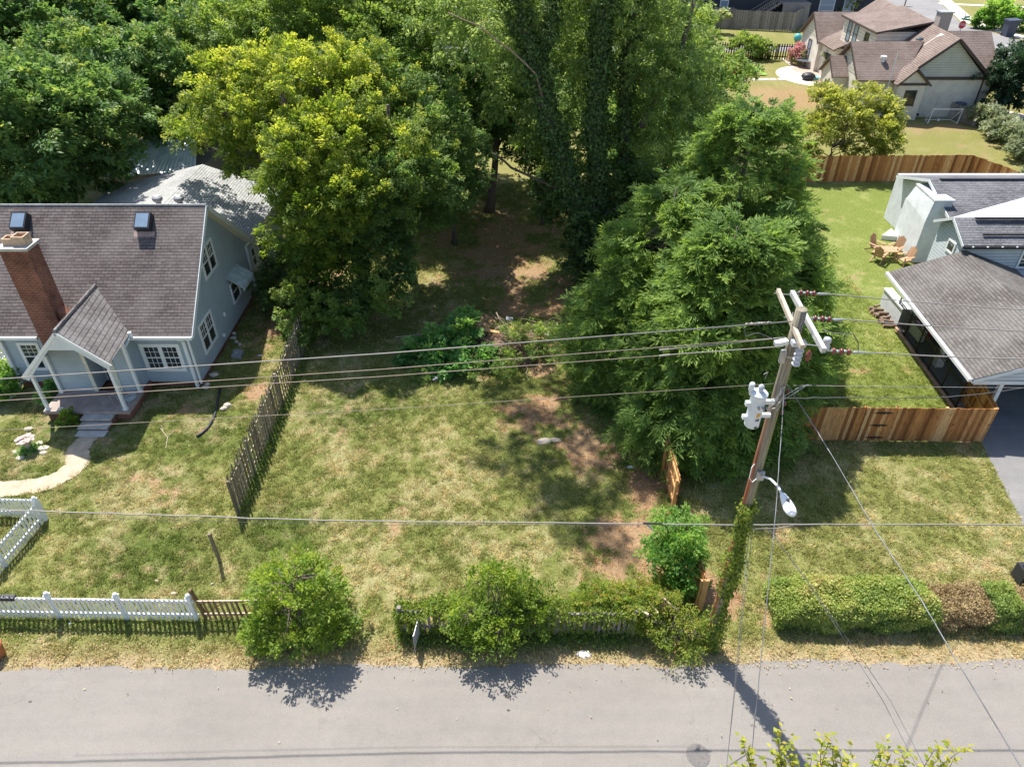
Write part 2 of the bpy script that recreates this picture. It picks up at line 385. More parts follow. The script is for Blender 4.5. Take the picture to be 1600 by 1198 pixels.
def field(x, y):
    """returns rgb and grass density"""
    n1 = fbm(x, y, 3.0, 1); n2 = fbm(x, y, .8, 5, 3); n3 = fbm(x, y, 7, 9, 3)
    n4 = fbm(x, y, .32, 15, 3); n5 = fbm(x, y, 1.4, 25, 4)
    dry = np.clip((n1-.5)*1.1 + (n5-.5)*1.5 + (n4-.5)*1.5 + .42, 0, 1)
    dirt = np.zeros_like(x); lush = np.clip((n3-.5)*2.0+(n5-.5)*1.5, 0, 1)*.5
    E = lambda *a, **k: ell(x, y, *a, **k)
    # pale straw in the middle of the lot and on the left lawn
    for a in ((-2.0,19.3,2.4,2.4),(-5,15.2,2.5,1.8),(0,15.8,2.6,1.6),(-14.3,18.2,1.6,2.6),(-11.0,19.0,.8,1.4),(-11.2,14.2,1.2,.5),(-6.5,20.5,1.6,1.3),(-14.0,15.5,1.0,.8),(-3,22.4,2,1)):
        dry = np.maximum(dry, np.clip(E(*a, soft=1.6, wob=.5)*1.0+(n4-.5)*1.6+(n5-.5)*1.2-.12,0,.9))
    for a in ((-17.5,23.5,3,2.5),(-12.5,22.5,2.2,1.6),(-12.2,16.0,1.8,1.5),(-19,19.8,1.8,1.2),(-6.5,24,2.5,1.2),(-8,17,1.2,1.2)):
        lush = np.maximum(lush, np.clip(E(*a, soft=1.4)*.8+(n5-.5)*1.2,0,.8))
    # bare soil
    for a in ((3.6,16.6,1.3,2.4),(4.6,15.2,.9,1.2),(1.2,22.8,1.6,.9),(4.9,18.5,1.0,3.0),(.5,33.5,3.6,6.0),(-.5,41,4,6),(1.0,24.4,1.8,.9),(2.8,21.0,1.2,1.2)):
        dirt = np.maximum(dirt, np.clip((E(*a, soft=1.3, wob=.6)*.95+(n4-.5)*1.3+(n5-.5)*2.2-.60)*2.6,0,.8))
    for a in ((-11.8,32.0,1.2,4.5),(-11.6,25.2,1.1,.8),(-14,23.8,.8,.5),(6.6,14.8,.6,.6),(12.5,13.4,4,.35),(-11.4,29.5,.7,1.6),(6.6,14.2,.6,1.0)):
        dirt = np.maximum(dirt, np.clip((E(*a, soft=1.2, wob=.6)+(n4-.5)*1.3+(n5-.5)*1.8-.5)*2.2,0,.85))
    # verge by the street
    vg = np.clip(1-(y-road_edge(x))/1.15, 0, 1)*(y < 14)
    dry = np.maximum(dry, vg*(.4+.6*n2)); dirt = np.maximum(dirt, np.clip(1.1-(y-road_edge(x))/.85,0,1)*(y < 14)*np.clip(.2+1.0*n4+.9*(n5-.4),0,1)*.95)
    dirt = np.maximum(dirt, np.clip(1-abs(x-(19.0+.06*(y-24)))/.25,0,1)*((y > 23.5)&(y < 32.5))*.8)
    # far yards: worn reddish lawn beyond the cedar fence
    far = (y > 51)
    dirt = np.maximum(dirt, far*E(27.5,73,5.0,4.0,wob=.4)*(.45+.4*n2))
    dirt = np.maximum(dirt, far*E(37,63.5,4.5,1.0)*.5)
    dry = np.where(far, np.clip(dry*.7+.25,0,.8), dry)
    right = (x > 6) & (y < 50)
    dry = np.where(right & (y > 23), dry*.55+.2, dry)
    dry = np.where(right & (y <= 23), dry*.7+.2, dry)
    lush = np.where(right, lush*.4, lush)
    ft = ((y < -0)) 
    c = LUSH + (MID-LUSH)*np.clip(.42+.65*dry-lush*.8,0,1)[...,None]
    c = c + (STRAW-c)*np.clip((dry-.48)*1.25,0,1)[...,None]*.85
    farc = np.array((.27,.245,.085)); c = np.where(far[...,None], c*.45+farc*.55, c)
    c = c*(1-lush[...,None]*.15)
    c = np.where((right & (y > 22))[...,None], c*np.array((.90,1.04,.80)), c)
    dd = DIRT + (TAN-DIRT)*np.clip(vg*1.0+.3*n1,0,1)[...,None]
    c = c + (dd-c)*np.clip(dirt,0,1)[...,None]
    return c, np.clip(1-dirt*1.05,0.03,1), dry

def grid_mesh(name, xs, ys, z, mat):
    X, Y = np.meshgrid(xs, ys); nx, ny = len(xs), len(ys)
    Z = z(X, Y); co = np.stack([X,Y,Z],-1).reshape(-1,3)
    i = np.arange(nx-1)[None,:] + nx*np.arange(ny-1)[:,None]
    q = np.stack([i,i+1,i+nx+1,i+nx],-1).reshape(-1,4)
    me = np_mesh(name, co, q); me.materials.append(mat)
    return me, co
def np_mesh(name, co, q):
    me = bpy.data.meshes.new(name); me.vertices.add(len(co)); me.vertices.foreach_set('co', co.astype(np.float32).ravel())
    k = q.shape[1]; me.loops.add(q.size); me.loops.foreach_set('vertex_index', q.astype(np.int32).ravel())
    me.polygons.add(len(q)); me.polygons.foreach_set('loop_start', (np.arange(len(q))*k).astype(np.int32))
    me.update(calc_edges=True)
    return me
m, n, b = newmat('lawn_ground', .95, .1)
f2 = noise(n, 9, 5); f3 = noise(n, 40, 3)
c = mix(n, 1.0, attr(n, 'col', 'Color'), ramp(n, f2, [(.3,(.60,.62,.58)),(.7,(1.1,1.08,1.06))]), 'MULTIPLY')
c = mix(n, 1.0, c, ramp(n, f3, [(.25,(.6,)*3),(.75,(1.35,)*3)]), 'MULTIPLY')
n.links.new(c, b.inputs['Base Color']); bump(n, b, math_(n, 'ADD', f2, f3), .05, .8); M['ground'] = m
def axis(a, b, step, lo, hi, growth=1.045):
    mid = list(np.arange(a, b+1e-6, step)); s = step; p = a; L = []
    while p > lo: s *= growth; p -= s; L.append(max(p, lo))
    s = step; p = b; Rr = []
    while p < hi: s *= growth; p += s; Rr.append(min(p, hi))
    return np.array(L[::-1]+mid+Rr)
xs = axis(-24, 24, .15, -500, 500); ys = axis(8, 44, .15, -300, 900)
def gz(x, y): 
    near = (abs(x) < 60) & (y < 90)
    return np.where(near, (fbm(x, y, 1.5, 33, 3)-.5)*.05*np.clip((y-road_edge(x))/1.0,0,1), 0) - .03*(y <= road_edge(x)+.02)
gm, co = grid_mesh('ground', xs, ys, gz, M['ground'])
col, _, _ = field(co[:,0], co[:,1])
a = gm.attributes.new('col', 'FLOAT_COLOR', 'POINT'); a.data.foreach_set('color', np.concatenate([col, np.ones((len(col),1))],1).astype(np.float32).ravel())
go = bpy.data.objects.new('ground', gm); C.objects.link(go); go['kind'] = 'structure'

def flat(name, pts, z, mat, kind=True, th=.03):
    o = MB().prism([(p[0],p[1],z) for p in pts], (0,0,-th)).build(name, mat)
    if kind: o['kind'] = 'structure'
    return o
# street (irregular broken edge on the far side)
ex = np.arange(-60, 60.1, .12)
pts_top = [(x, float(road_edge(np.array([x]))[0]) + random.uniform(-.02,.02)) for x in ex]
rv = [(x, 5.2, .004) for x in ex] + [(x, y, .004) for x, y in pts_top]; k = len(ex)
rd = MB().add(rv, [(i, i+1, k+i+1, k+i) for i in range(k-1)]).build('road', M['asphalt'])
rd['kind'] = 'structure'
# stains and patches on the street: sealed manhole cover and a darker utility patch
o = MB().lathe((4.9,9.22,0), [(.31,.006),(.31,.014),(.27,.016),(.0,.016)], 28, cap=False).build('manhole_cover', simple('manhole_iron', (.14,.13,.122), .8, .25, 20, bmp=.004))
tag(o, 'round dark manhole cover set in the street asphalt', 'manhole cover')
for sx_, sy_, sr_ in ((-.12,10.85,.09),(-.1,10.45,.05),(-13.5,10.7,.05),(3.9,9.6,.03),(8.2,9.9,.03)):
    o = MB().blob((sx_,sy_,.003), sr_, sr_*.8, .004, 12, 4, .25).build('road_stain', simple('tar_stain', (.07,.06,.055), .9, .3, 20)); o['kind'] = 'structure'
# curved sandy footpath to the porch steps
def ribbon(name, line, w, z, mat, jit=.05):
    L = [Vector((p[0],p[1],0)) for p in line]; v = []
    P = []
    for i in range(len(L)-1):
        for t in np.linspace(0,1,8,endpoint=False):
            p0 = L[max(i-1,0)]; p1 = L[i]; p2 = L[i+1]; p3 = L[min(i+2,len(L)-1)]
            P.append(.5*((2*p1)+(p2-p0)*t+(2*p0-5*p1+4*p2-p3)*t*t+(3*p1-p0-3*p2+p3)*t**3))
    P.append(L[-1])
    for i, p in enumerate(P):
        d = (P[min(i+1,len(P)-1)]-P[max(i-1,0)]).normalized(); s = Vector((-d.y,d.x,0))
        for k_ in (1,.3,-.3,-1): v.append((*(p+s*(w/2)*k_*(1+random.uniform(-jit,jit)))[:2], z+(.012 if abs(k_) < .5 else 0)))
    f = [(i*4+j, i*4+j+1, i*4+j+5, i*4+j+4) for i in range(len(P)-1) for j in range(3)]
    o = MB().add(v, f).build(name, mat); o['kind'] = 'structure'; return o
PATH = [(-17.25,22.0),(-17.35,21.2),(-16.95,20.4),(-17.4,19.5),(-18.6,19.05),(-20.2,19.05),(-24,19.3)]
ribbon('path', PATH, .85, .02, simple('sandy_path', (.43,.345,.25), .95, .22, 3, bmp=.01), .12)
# driveway and carport slab (right)
flat('driveway', [(17.5,11.9),(30,11.9),(30,22.6),(19.1,22.6),(18.95,21.6),(17.95,16.4)], .012, M['blacktop'])
flat('carport_floor', [(19.05,22.6),(30,22.6),(30,31.0),(19.45,31.0)], .02, M['dconc'])
# far streets, kerb, walks
flat('far_road', [(-40,96.3),(37,96.0),(45,92),(58,86),(80,80),(80,93),(66,110),(62.5,133),(60,170),(74,170),(72.5,133),(90,100),(95,92),(95,78),(60,78.5),(46,80),(37,90.3),(-40,90.5)][:0] or
     [(-40,97.4),(40,97.0),(44,103),(52,118),(58,140),(62,180),(80,180),(73,140),(64,112),(66,97),(82,89),(110,84),(110,72),(80,74),(58,80.5),(48,89.5),(42,93.5),(-40,93.6)], .01, M['farasphalt'])
flat('sidewalk', [(80,180),(73,140),(64.6,113),(66.5,97.4),(82,89.6),(82.6,90.6),(68,98.6),(66.8,113),(75,140),(82.5,180)], .05, M['palecon'])
flat('sidewalk', [(66.8,112.5),(110,104),(110,106.5),(67.2,115)], .03, M['palecon'])
flat('sidewalk', [(66.6,107.5),(110,98.5),(110,101),(66.9,110)], .03, M['palecon'])
flat('sidewalk', [(69,128),(120,113),(120,114),(69,129.5)], .03, M['palecon'])
flat('sidewalk', [(43.3,69.9),(44.6,70.6),(53,59),(51.8,58.2)], .03, simple('pinkish_walk', (.62,.50,.44), .9, .1, 2))
flat('verge_kerb', [(46.5,79.5),(58,73.5),(58.3,74),(46.8,80)], .04, M['palecon'])

# ---------------------------------------------------------------- scattering leaves
def rot_axes(N, up, rng, spread):
    """random unit normals around up"""
    v = rng.normal(size=(N,3))*spread + up
    return v/np.linalg.norm(v,axis=1,keepdims=True)
def leaf_mesh(name, P, D, Nn, L, W, rnd, mat, parent=None, fold=0.0):
    """quad leaves: base P, long axis D, normal Nn"""
    S = np.cross(D, Nn); S /= np.maximum(np.linalg.norm(S,axis=1,keepdims=True),1e-6)
    L = np.asarray(L).reshape(-1,1); W = np.asarray(W).reshape(-1,1)
    v = np.stack([P, P+D*L*.45+S*W*.5, P+D*L-Nn*L*fold, P+D*L*.45-S*W*.5],1).reshape(-1,3)
    q = np.arange(len(v)).reshape(-1,4)
    me = np_mesh(name, v, q); me.materials.append(mat)
    a = me.attributes.new('rnd','FLOAT','FACE'); a.data.foreach_set('value', np.clip(rnd,0,1).astype(np.float32))
    o = bpy.data.objects.new(name, me); C.objects.link(o)
    if parent is not None: o.parent = parent; o.matrix_parent_inverse = Matrix.Translation(-parent.location)
    return o
def unit(v): return v/np.maximum(np.linalg.norm(v,axis=-1,keepdims=True),1e-6)
def crown_points(blobs, rng, clump=.55, per=60, dens=1.0, inner=.2, flat=.55, droop=0., lower=.35):
    """blobs: (x,y,z,rx,rz), each broken into lobes; every clump is a flat leafy spray pointing outward.
    Returns leaf bases, clump centres, outward vectors, clump index, offsets, clump directions, clump normals"""
    B = np.array([(b[0],b[1],b[2],b[3],b[4] if len(b) > 4 else b[3]*.85) for b in blobs])
    lob = []
    for b in B:
        nl = int(8+b[3]*4.5); d = unit(rng.normal(size=(nl*2,3))); d = d[(d[:,2] > -.35)|(rng.random(nl*2) < lower)][:nl]
        for q in d:
            r_ = b[3]*rng.uniform(.24,.46); k = rng.uniform(.55,.92); lob.append((b[0]+q[0]*b[3]*k, b[1]+q[1]*b[3]*k, b[2]+q[2]*b[4]*k, r_, r_*rng.uniform(.6,.95)))
        lob.append((b[0],b[1],b[2],b[3]*.62,b[4]*.62))
    Lb = np.array(lob); CC = []; OUT = []
    for b in Lb:
        n = int(dens*4*math.pi*b[3]*b[4]/(clump*clump*1.9))+3
        d = unit(rng.normal(size=(n,3)))
        keep = (d[:,2] > -.2) | (rng.random(n) < lower); d = d[keep]
        rad = np.where(rng.random(len(d)) < inner, rng.uniform(.3,.8,len(d)), rng.normal(.95,.12,len(d)))
        CC.append(b[:3] + d*np.array([b[3],b[3],b[4]])*rad[:,None]); OUT.append(d)
    CC = np.concatenate(CC); OUT = np.concatenate(OUT)
    dist = np.min(np.linalg.norm((CC[:,None,:]-Lb[None,:,:3])/np.stack([Lb[:,3],Lb[:,3],Lb[:,4]],-1)[None],axis=2),axis=1)
    k = ((dist > .62) | (rng.random(len(CC)) < .15)) & (CC[:,2] > .2)
    CC = CC[k]; OUT = OUT[k]
    m = len(CC); n = np.maximum(8,(per*rng.uniform(.5,1.4,m)).astype(int)); idx = np.repeat(np.arange(m), n)
    bc = B[np.argmin(np.linalg.norm(CC[:,None,:]-B[None,:,:3],axis=2)-B[None,:,3],axis=1)]
    glob = unit(CC-bc[:,:3])
    cd = unit(OUT*.8+glob*.5+rng.normal(size=(m,3))*.45+np.array([0,0,.25-droop*3.2]))
    cn = unit(np.array([0,0,1.0])+OUT*.35+rng.normal(size=(m,3))*.38); cn = unit(cn-cd*np.sum(cn*cd,1,keepdims=True)); cs = np.cross(cd,cn)
    sz = (rng.uniform(.6,1.3,m)*clump)[idx]; t = rng.random(len(idx))**.8*1.5-.45
    wd = np.clip(.62-.38*t,.06,1); off = cd[idx]*(t*sz)[:,None]+cs[idx]*(rng.normal(size=len(idx))*.55*wd*sz)[:,None]+cn[idx]*(rng.normal(size=len(idx))*.16*sz)[:,None]
    off[:,2] -= .18*np.clip(t,0,2)**2*sz
    return CC[idx]+off, CC, OUT, idx, off, cd, cn
# ================================================================ building helpers
def window(parent, o, rt, out, w_, h_, cols=1, sash=True, grid=(3,2), fw=.11, trim=None, both=False, sill=False, glass=None):
    """double-hung window: frame with muntins as a part, glass pane as its sub-part. o = lower left corner on the wall"""
    o = Vector(o); rt = Vector(rt); out = Vector(out); up = Vector((0,0,1))
    mb = MB(); gl = MB()
    def bx(m_, a0,a1,b0,b1,d0,d1):
        vs = [o+rt*a+up*b_+out*d for d in (d0,d1) for a,b_ in ((a0,b0),(a1,b0),(a1,b1),(a0,b1))]
        m_.add(vs, [(0,1,2,3),(7,6,5,4),(0,4,5,1),(1,5,6,2),(2,6,7,3),(3,7,4,0)])
    bx(mb,0,w_,0,fw,0,.05); bx(mb,0,w_,h_-fw,h_,0,.05); bx(mb,0,fw,fw,h_-fw,0,.05); bx(mb,w_-fw,w_,fw,h_-fw,0,.05)
    iw = (w_-fw*(cols+1))/cols
    for c_ in range(cols):
        x0 = fw+c_*(iw+fw)
        if c_: bx(mb,x0-fw,x0,fw,h_-fw,0,.05)
        bx(gl,x0,x0+iw,fw,h_-fw,.004,.012)
        if sash: bx(mb,x0,x0+iw,h_/2-.025,h_/2+.025,.012,.04)
        for (b0,b1,on) in ((h_/2+.025,h_-fw,True),(fw,h_/2-.025,both)):
            if not on or not grid: continue
            for i in range(1,grid[0]): xx = x0+iw*i/grid[0]; bx(mb,xx-.009,xx+.009,b0,b1,.012,.026)
            for j in range(1,grid[1]): zz = b0+(b1-b0)*j/grid[1]; bx(mb,x0,x0+iw,zz-.009,zz+.009,.012,.024)
    if sill: bx(mb,-.05,w_+.05,-.06,-.002,0,.09)
    f = mb.build('window', trim or M['white'], parent)
    g = gl.build('pane', glass or M['glass']); g.parent = f
    g.matrix_parent_inverse = Matrix.Identity(4)
    if parent is not None: g.matrix_parent_inverse = Matrix.Identity(4)
    return f
def sub(o, child):  # child built in world coordinates -> sub-part of a part that sits under an Empty
    child.parent = o
    return child
# parts are built in world coordinates: their Empty cancels out; sub-parts share the part's frame

# ================================================================ left house
H = thing('bungalow_house', 'blue grey clapboard bungalow with steep dark shingle roof, brick chimney and gabled porch', 'house', (-17.8,29.5,0))
x0, x1 = -21.9, -13.8
MB().prism([(x1,25.45,.28),(x1,33.9,.28),(x1,33.9,2.98),(x1,29.67,6.62),(x1,25.45,3.02)], (x0-x1,0,0)).build('wall', M['bluesiding'], H)
MB().box(x0+.04,x1-.04,25.49,33.86,0,.28).build('foundation', M['brickred'], H)
th = .13
rf = MB()
rf.slab([(-22.6,25.1,2.89),(-13.4,25.1,2.89),(-13.4,29.67,6.77),(-22.6,29.67,6.77)], th)
rf.slab([(-22.6,29.672,6.77),(-13.4,29.672,6.77),(-13.4,34.0,3.08),(-22.6,34.0,3.08)], th)
roof = rf.build('roof', M['darkroof'], H)
sub(roof, MB().tube([(-22.6,29.67,6.77),(-13.38,29.67,6.77)], .05, 8).build('ridge_cap', M['greyroof']))
mb = MB()
for s, (ya, za) in ((1,(25.08,2.80)),(-1,(34.02,2.99))): mb.bar((-13.385,ya,za),(-13.385,29.67,6.68), .035, .2)
mb.build('rake_board', M['trimw'], H)
mb = MB()   # soffit under the overhanging rake
mb.slab([(-13.79,25.2,2.83),(-13.41,25.2,2.83),(-13.41,29.66,6.6),(-13.79,29.66,6.6)], .02); mb.slab([(-13.79,29.68,6.6),(-13.41,29.68,6.6),(-13.41,33.9,3.0),(-13.79,33.9,3.0)], .02)
mb.build('soffit', simple('cream_soffit', (.55,.54,.45), .7, .05), H)
MB().box(-13.42,-16.0,25.0,25.12,2.74,2.88).build('gutter', M['white'], H); MB().box(-22.6,-19.9,25.0,25.12,2.74,2.88).build('gutter', M['white'], H)
mb = MB(); mb.box(-14.05,-13.92,25.3,25.42,.05,2.45); mb.bar((-13.98,25.36,2.45),(-14.1,25.08,2.74),.09); mb.box(-13.85,-13.77,25.38,25.47,.2,2.9)
mb.build('downspout', M['white'], H)
mb = MB(); mb.box(-21.85,-21.72,25.3,25.42,.2,2.45); mb.bar((-21.78,25.36,2.45),(-21.95,25.08,2.74),.09); mb.bar((-21.78,25.3,.2),(-21.9,24.4,.06),.1); mb.build('downspout', M['white'], H)
# windows
window(H,(-16.0,25.45,.86),(1,0,0),(0,-1,0),1.74,1.44,cols=2,grid=(3,2),both=True,fw=.17)
window(H,(-21.2,25.45,.92),(1,0,0),(0,-1,0),.92,1.44,cols=1,grid=(3,3),fw=.13)
window(H,(-13.8,26.5,.98),(0,1,0),(1,0,0),1.55,1.5,cols=2,grid=(3,2),fw=.12)
window(H,(-13.8,28.5,3.66),(0,1,0),(1,0,0),1.55,1.42,cols=2,grid=(3,2),fw=.12)
window(H,(-13.8,30.7,1.15),(0,1,0),(1,0,0),1.1,1.1,cols=1,grid=None,fw=.09)
# striped metal awning over the side door
aw = MB()
for i in range(14):
    y = 30.5+i*.113
    aw.slab([(-13.79,y,2.72),(-13.79,y+.098,2.72),(-13.05,y+.098,2.22),(-13.05,y,2.22)], .025)
    aw.box(-13.06,-13.03,y,y+.085,2.02,2.2)
aw.slab([(-13.79,30.5,2.70),(-13.79,32.08,2.70),(-13.06,32.08,2.19),(-13.06,30.5,2.19)], .012)
aw.add([(-13.79,32.09,2.7),(-13.06,32.09,2.2),(-13.06,32.09,2.02),(-13.79,32.09,2.1)], [(0,1,2,3)])
aw.build('awning', M['awning'], H)
mb = MB(); mb.box(-13.78,-13.68,33.6,33.7,.2,2.9); mb.bar((-13.73,33.65,2.9),(-13.5,33.9,3.15),.08); mb.build('downspout', M['trimw'], H)
MB().lathe((-13.72,29.2,1.5), [(.05,-.1),(.07,0),(.06,.1)], 10).build('wall_light', M['white'], H); MB().box(-13.798,-13.7,28.6,28.72,.6,.75).build('wall_vent', M['white'], H)
# skylights
for cx in (-21.3, -15.95):
    sk = MB(); y_, z_ = 29.25, 6.41
    ay = Vector((0,.762,.647)); an = Vector((0,-.647,.762)); o = Vector((cx,y_-.25,z_-.22))
    def lb(m_,a0,a1,b0,b1,c0,c1):
        vs = [o+Vector((a,0,0))+ay*b_+an*c_ for c_ in (c0,c1) for a,b_ in ((a0,b0),(a1,b0),(a1,b1),(a0,b1))]
        m_.add(vs, [(0,1,2,3),(7,6,5,4),(0,4,5,1),(1,5,6,2),(2,6,7,3),(3,7,4,0)])
    lb(sk,-.33,.33,-.38,.38,-.02,.34)
    f = sk.build('skylight', M['blackplastic'], H)
    s2 = MB(); lb(s2,-.27,.27,-.32,.32,.34,.355); sub(f, s2.build('pane', M['blueglass']))
    s3 = MB(); lb(s3,-.45,.45,-.62,-.38,.0,.012); sub(f, s3.build('flashing', simple('copper_flashing', (.35,.25,.22), .6)))
# rear extension
MB().box(-22.3,-13.8,33.9,39.6,.28,3.2).prism([(-22.3,39.6,3.2),(-17.6,39.6,4.8),(-13.8,39.6,3.2)],(0,-5.5,0)).build('rear_wall', M['bluesiding'], H)
rf = MB(); rf.slab([(-17.6,31.85,4.98),(-17.6,39.9,4.98),(-13.3,39.9,3.4),(-13.3,33.62,3.4)], .12)
rf.slab([(-17.602,31.85,4.98),(-17.602,39.9,4.98),(-23.2,39.9,3.66),(-23.2,33.7,3.66)], .12)
rear = rf.build('rear_roof', M['greyroof'], H)
for (vx, vy, vz) in ((-17.35,33.3,5.28),(-16.3,33.3,5.28)):
    sub(rear, MB().lathe((vx,vy,vz-.05), [(.13,-.9),(.13,.22),(.2,.24),(.25,.34),(.24,.44),(.14,.52),(0,.54)], 18).build('turbine_vent', M['galv'], smooth=False))
sub(rear, MB().lathe((-15.6,33.9,4.25), [(.05,0),(.05,.25)], 10).build('vent_pipe', M['galv']))
MB().bar((-13.32,33.7,3.30),(-13.32,39.9,3.30),.04,.16).build('fascia', M['trimw'], H)
window(H,(-13.8,34.2,1.35),(0,1,0),(1,0,0),.62,1.1,cols=1,grid=None,fw=.07,trim=M['trimw'])
window(H,(-13.8,35.3,1.15),(0,1,0),(1,0,0),1.7,1.4,cols=2,grid=(1,2),fw=.09,trim=M['trimw'])
# chimney
ch = MB(); ch.box(-19.58,-18.5,24.78,25.55,0,6.95); ch.prism([(-18.5,24.9,3.4),(-18.1,24.9,3.4),(-18.1,24.9,3.75),(-18.5,24.9,4.2)],(0,.6,0))
chim = ch.build('chimney', M['brickred'], H)
sub(chim, MB().box(-19.66,-18.42,24.7,25.63,6.952,7.06).build('chimney_cap', M['conc']))
for cx, sx, hh in ((-19.28,.2,.26),(-18.82,.24,.36)):
    pb = MB(); s_ = sx; c0 = Vector((cx,25.2,7.06))
    for a0,a1,b0,b1 in ((-s_,s_,-s_,-s_+.05),(-s_,s_,s_-.05,s_),(-s_,-s_+.05,-s_+.05,s_-.05),(s_-.05,s_,-s_+.05,s_-.05)): pb.box(cx+a0,cx+a1,25.2+b0,25.2+b1,7.06,7.06+hh)
    pb.box(cx-s_+.05,cx+s_-.05,25.2-s_+.05,25.2+s_-.05,7.06,7.1)
    sub(chim, pb.build('chimney_pot', M['clay']))
# vestibule behind the porch, with the recessed front door
vt = MB(); yv = 24.48
def pw(p, t=.12): vt.prism([(a,yv,b_) for a,b_ in p], (0,t,0))
pw([(-19.45,.5),(-17.85,.5),(-17.85,3.9),(-19.45,2.36)]); pw([(-17.85,2.62),(-16.88,2.62),(-16.88,3.75),(-17.5,4.3),(-17.85,3.9)]); pw([(-16.88,.5),(-16.12,.5),(-16.12,3.0),(-16.88,3.75)])
vt.box(-16.24,-16.12,24.6,25.45,.3,3.0); vt.box(-19.45,-19.33,24.6,25.45,.3,2.3)
vt.build('vestibule', M['bluesiding'], H)
rc = MB(); rc.box(-17.97,-17.85,24.6,25.4,.5,2.62); rc.box(-16.88,-16.76,24.6,25.4,.5,2.62); rc.box(-17.85,-16.88,24.6,25.4,2.62,2.7); rc.box(-17.85,-16.88,25.3,25.42,.5,2.62)
rc.build('door_recess', M['bluesiding'], H)
dr = MB().box(-17.72,-16.98,25.24,25.3,.55,2.5).build('door', simple('door_dark', (.10,.09,.075), .5), H)
sub(dr, MB().box(-17.6,-17.1,25.225,25.24,.6,1.0).build('kick_panel', simple('door_cream', (.42,.36,.26), .6)))
sub(dr, MB().lathe((-17.06,25.2,1.45), [(.03,-.03),(.035,.0),(.02,.03)], 10).build('door_handle', M['galv']))
MB().box(-17.98,-17.83,yv-.04,yv-.003,.5,2.78).box(-16.9,-16.75,yv-.04,yv-.003,.5,2.78).box(-17.83,-16.9,yv-.04,yv-.003,2.6,2.78).build('door_trim', simple('cream_trim', (.62,.60,.50), .6), H)
# porch
MB().box(-19.5,-15.92,23.05,24.48,.36,.5).build('porch_floor', M['porchconc'], H)
MB().box(-19.42,-16.0,23.13,25.4,0,.36).build('porch_base', M['brickred'], H)
for k, (ya, yb, zt) in enumerate(((22.68,23.12,.36),(22.30,22.72,.22),(21.95,22.34,.09))):
    sp = MB().box(-17.8+.02*k,-16.6-.02*k,ya+.05,yb,0,zt-.06).build('step', M['brickred'], H); sub(sp, MB().box(-17.84+.02*k,-16.56-.02*k,ya,yb-.002,zt-.058,zt).build('tread', M['conc']))
pr = MB()
pr.slab([(-17.4,22.9,4.52),(-17.75,26.8,4.36),(-16.0,25.15,2.97),(-15.8,22.9,3.05)], .1)
pr.slab([(-17.402,22.9,4.52),(-17.752,26.8,4.36),(-19.1,25.1,2.90),(-19.5,25.0,2.47),(-19.45,22.9,2.47)], .1)
proof = pr.build('porch_roof', M['porchroof'], H)
sub(proof, MB().tube([(-17.4,22.88,4.54),(-17.75,26.8,4.38)], .07, 6).build('ridge_cap', M['porchroof']))
gb = MB(); gb.prism([(-19.5,22.86,2.34),(-19.28,22.86,2.22),(-17.95,22.86,3.68),(-16.95,22.86,3.68),(-15.98,22.86,2.80),(-15.76,22.86,2.94),(-17.4,22.86,4.44)], (0,.06,0))
gb.build('porch_gable', M['trimw'], H)
MB().bar((-19.47,22.84,2.36),(-17.4,22.84,4.44),.03,.13).bar((-15.78,22.84,2.96),(-17.4,22.84,4.44),.03,.13).build('porch_fascia', M['white'], H)
MB().box(-19.4,-16.0,22.95,24.45,2.42,2.46).build('porch_beam', M['trimw'], H) if False else None
for (px, py, pt) in ((-19.35,23.2,2.45),(-16.12,23.2,3.0),(-19.38,24.38,2.4),(-16.02,24.42,3.0)):
    mb = MB(); mb.box(px-.06,px+.06,py-.06,py+.06,.56,pt); mb.box(px-.09,px+.09,py-.09,py+.09,.5,.56); mb.build('porch_post', M['white'], H)
mb = MB(); mb.box(-16.02,-15.9,25.0,25.14,2.84,3.1); mb.bar((-15.98,25.05,2.9),(-16.0,24.5,2.75),.08); mb.box(-16.1,-16.02,24.36,24.46,.5,2.75) if False else None; mb.build('gutter_end', M['white'], H)

# ---- shed with a corrugated roof behind it
S = thing('metal_roofed_shed', 'small wooden shed with rusty corrugated metal roof behind the blue grey bungalow', 'shed', (-22.5,47,0))
q = [A(172,268,43), A(198,277,42.3), A(310,247,42.6), A(238,210,47)]
mb = MB()
a_, b_, c_, d_ = Vector((-25.3,43.0,3.0)), Vector((-19.5,43.0,3.5)), Vector((-20.6,47.5,4.9)), Vector((-23.6,47.5,4.8))
nn = 44
for i in range(nn):
    s0, s1 = i/nn, (i+1)/nn; e = .05 if i % 2 else 0
    p = [a_.lerp(b_,s0), a_.lerp(b_,s1), d_.lerp(c_,s1), d_.lerp(c_,s0)]
    p = [Vector((v_.x,v_.y,v_.z+(e if j in (0,3) else .05-e))) for j, v_ in enumerate(p)]
    mb.slab(p, .02)
mb.build('roof', M['corr'], S)
MB().box(-25.0,-19.9,43.3,50.5,0,3.0).prism([(-25,43.3,3.0),(-19.9,43.3,3.0),(-20.0,43.3,3.45)],(0,.1,0)).build('wall', M['greywood'], S)
MB().slab([(-24.6,47.52,4.5),(-20.6,47.52,4.7),(-19.4,51,3.4),(-25.2,51,3.2)], .05).build('rear_roof', M['corr'], S)
S2 = thing('outbuilding', 'low brown-walled outbuilding half hidden in the trees behind the corrugated shed', 'outbuilding', (-19,54,0))
MB().box(-22,-16.6,51.5,56,0,3.2).build('wall', simple('brown_wall', (.22,.17,.15), .8), S2); MB().slab([(-22.3,51.2,3.3),(-16.3,51.2,3.3),(-16.3,56.3,4.0),(-22.3,56.3,4.0)], .12).build('roof', M['farroof'], S2)

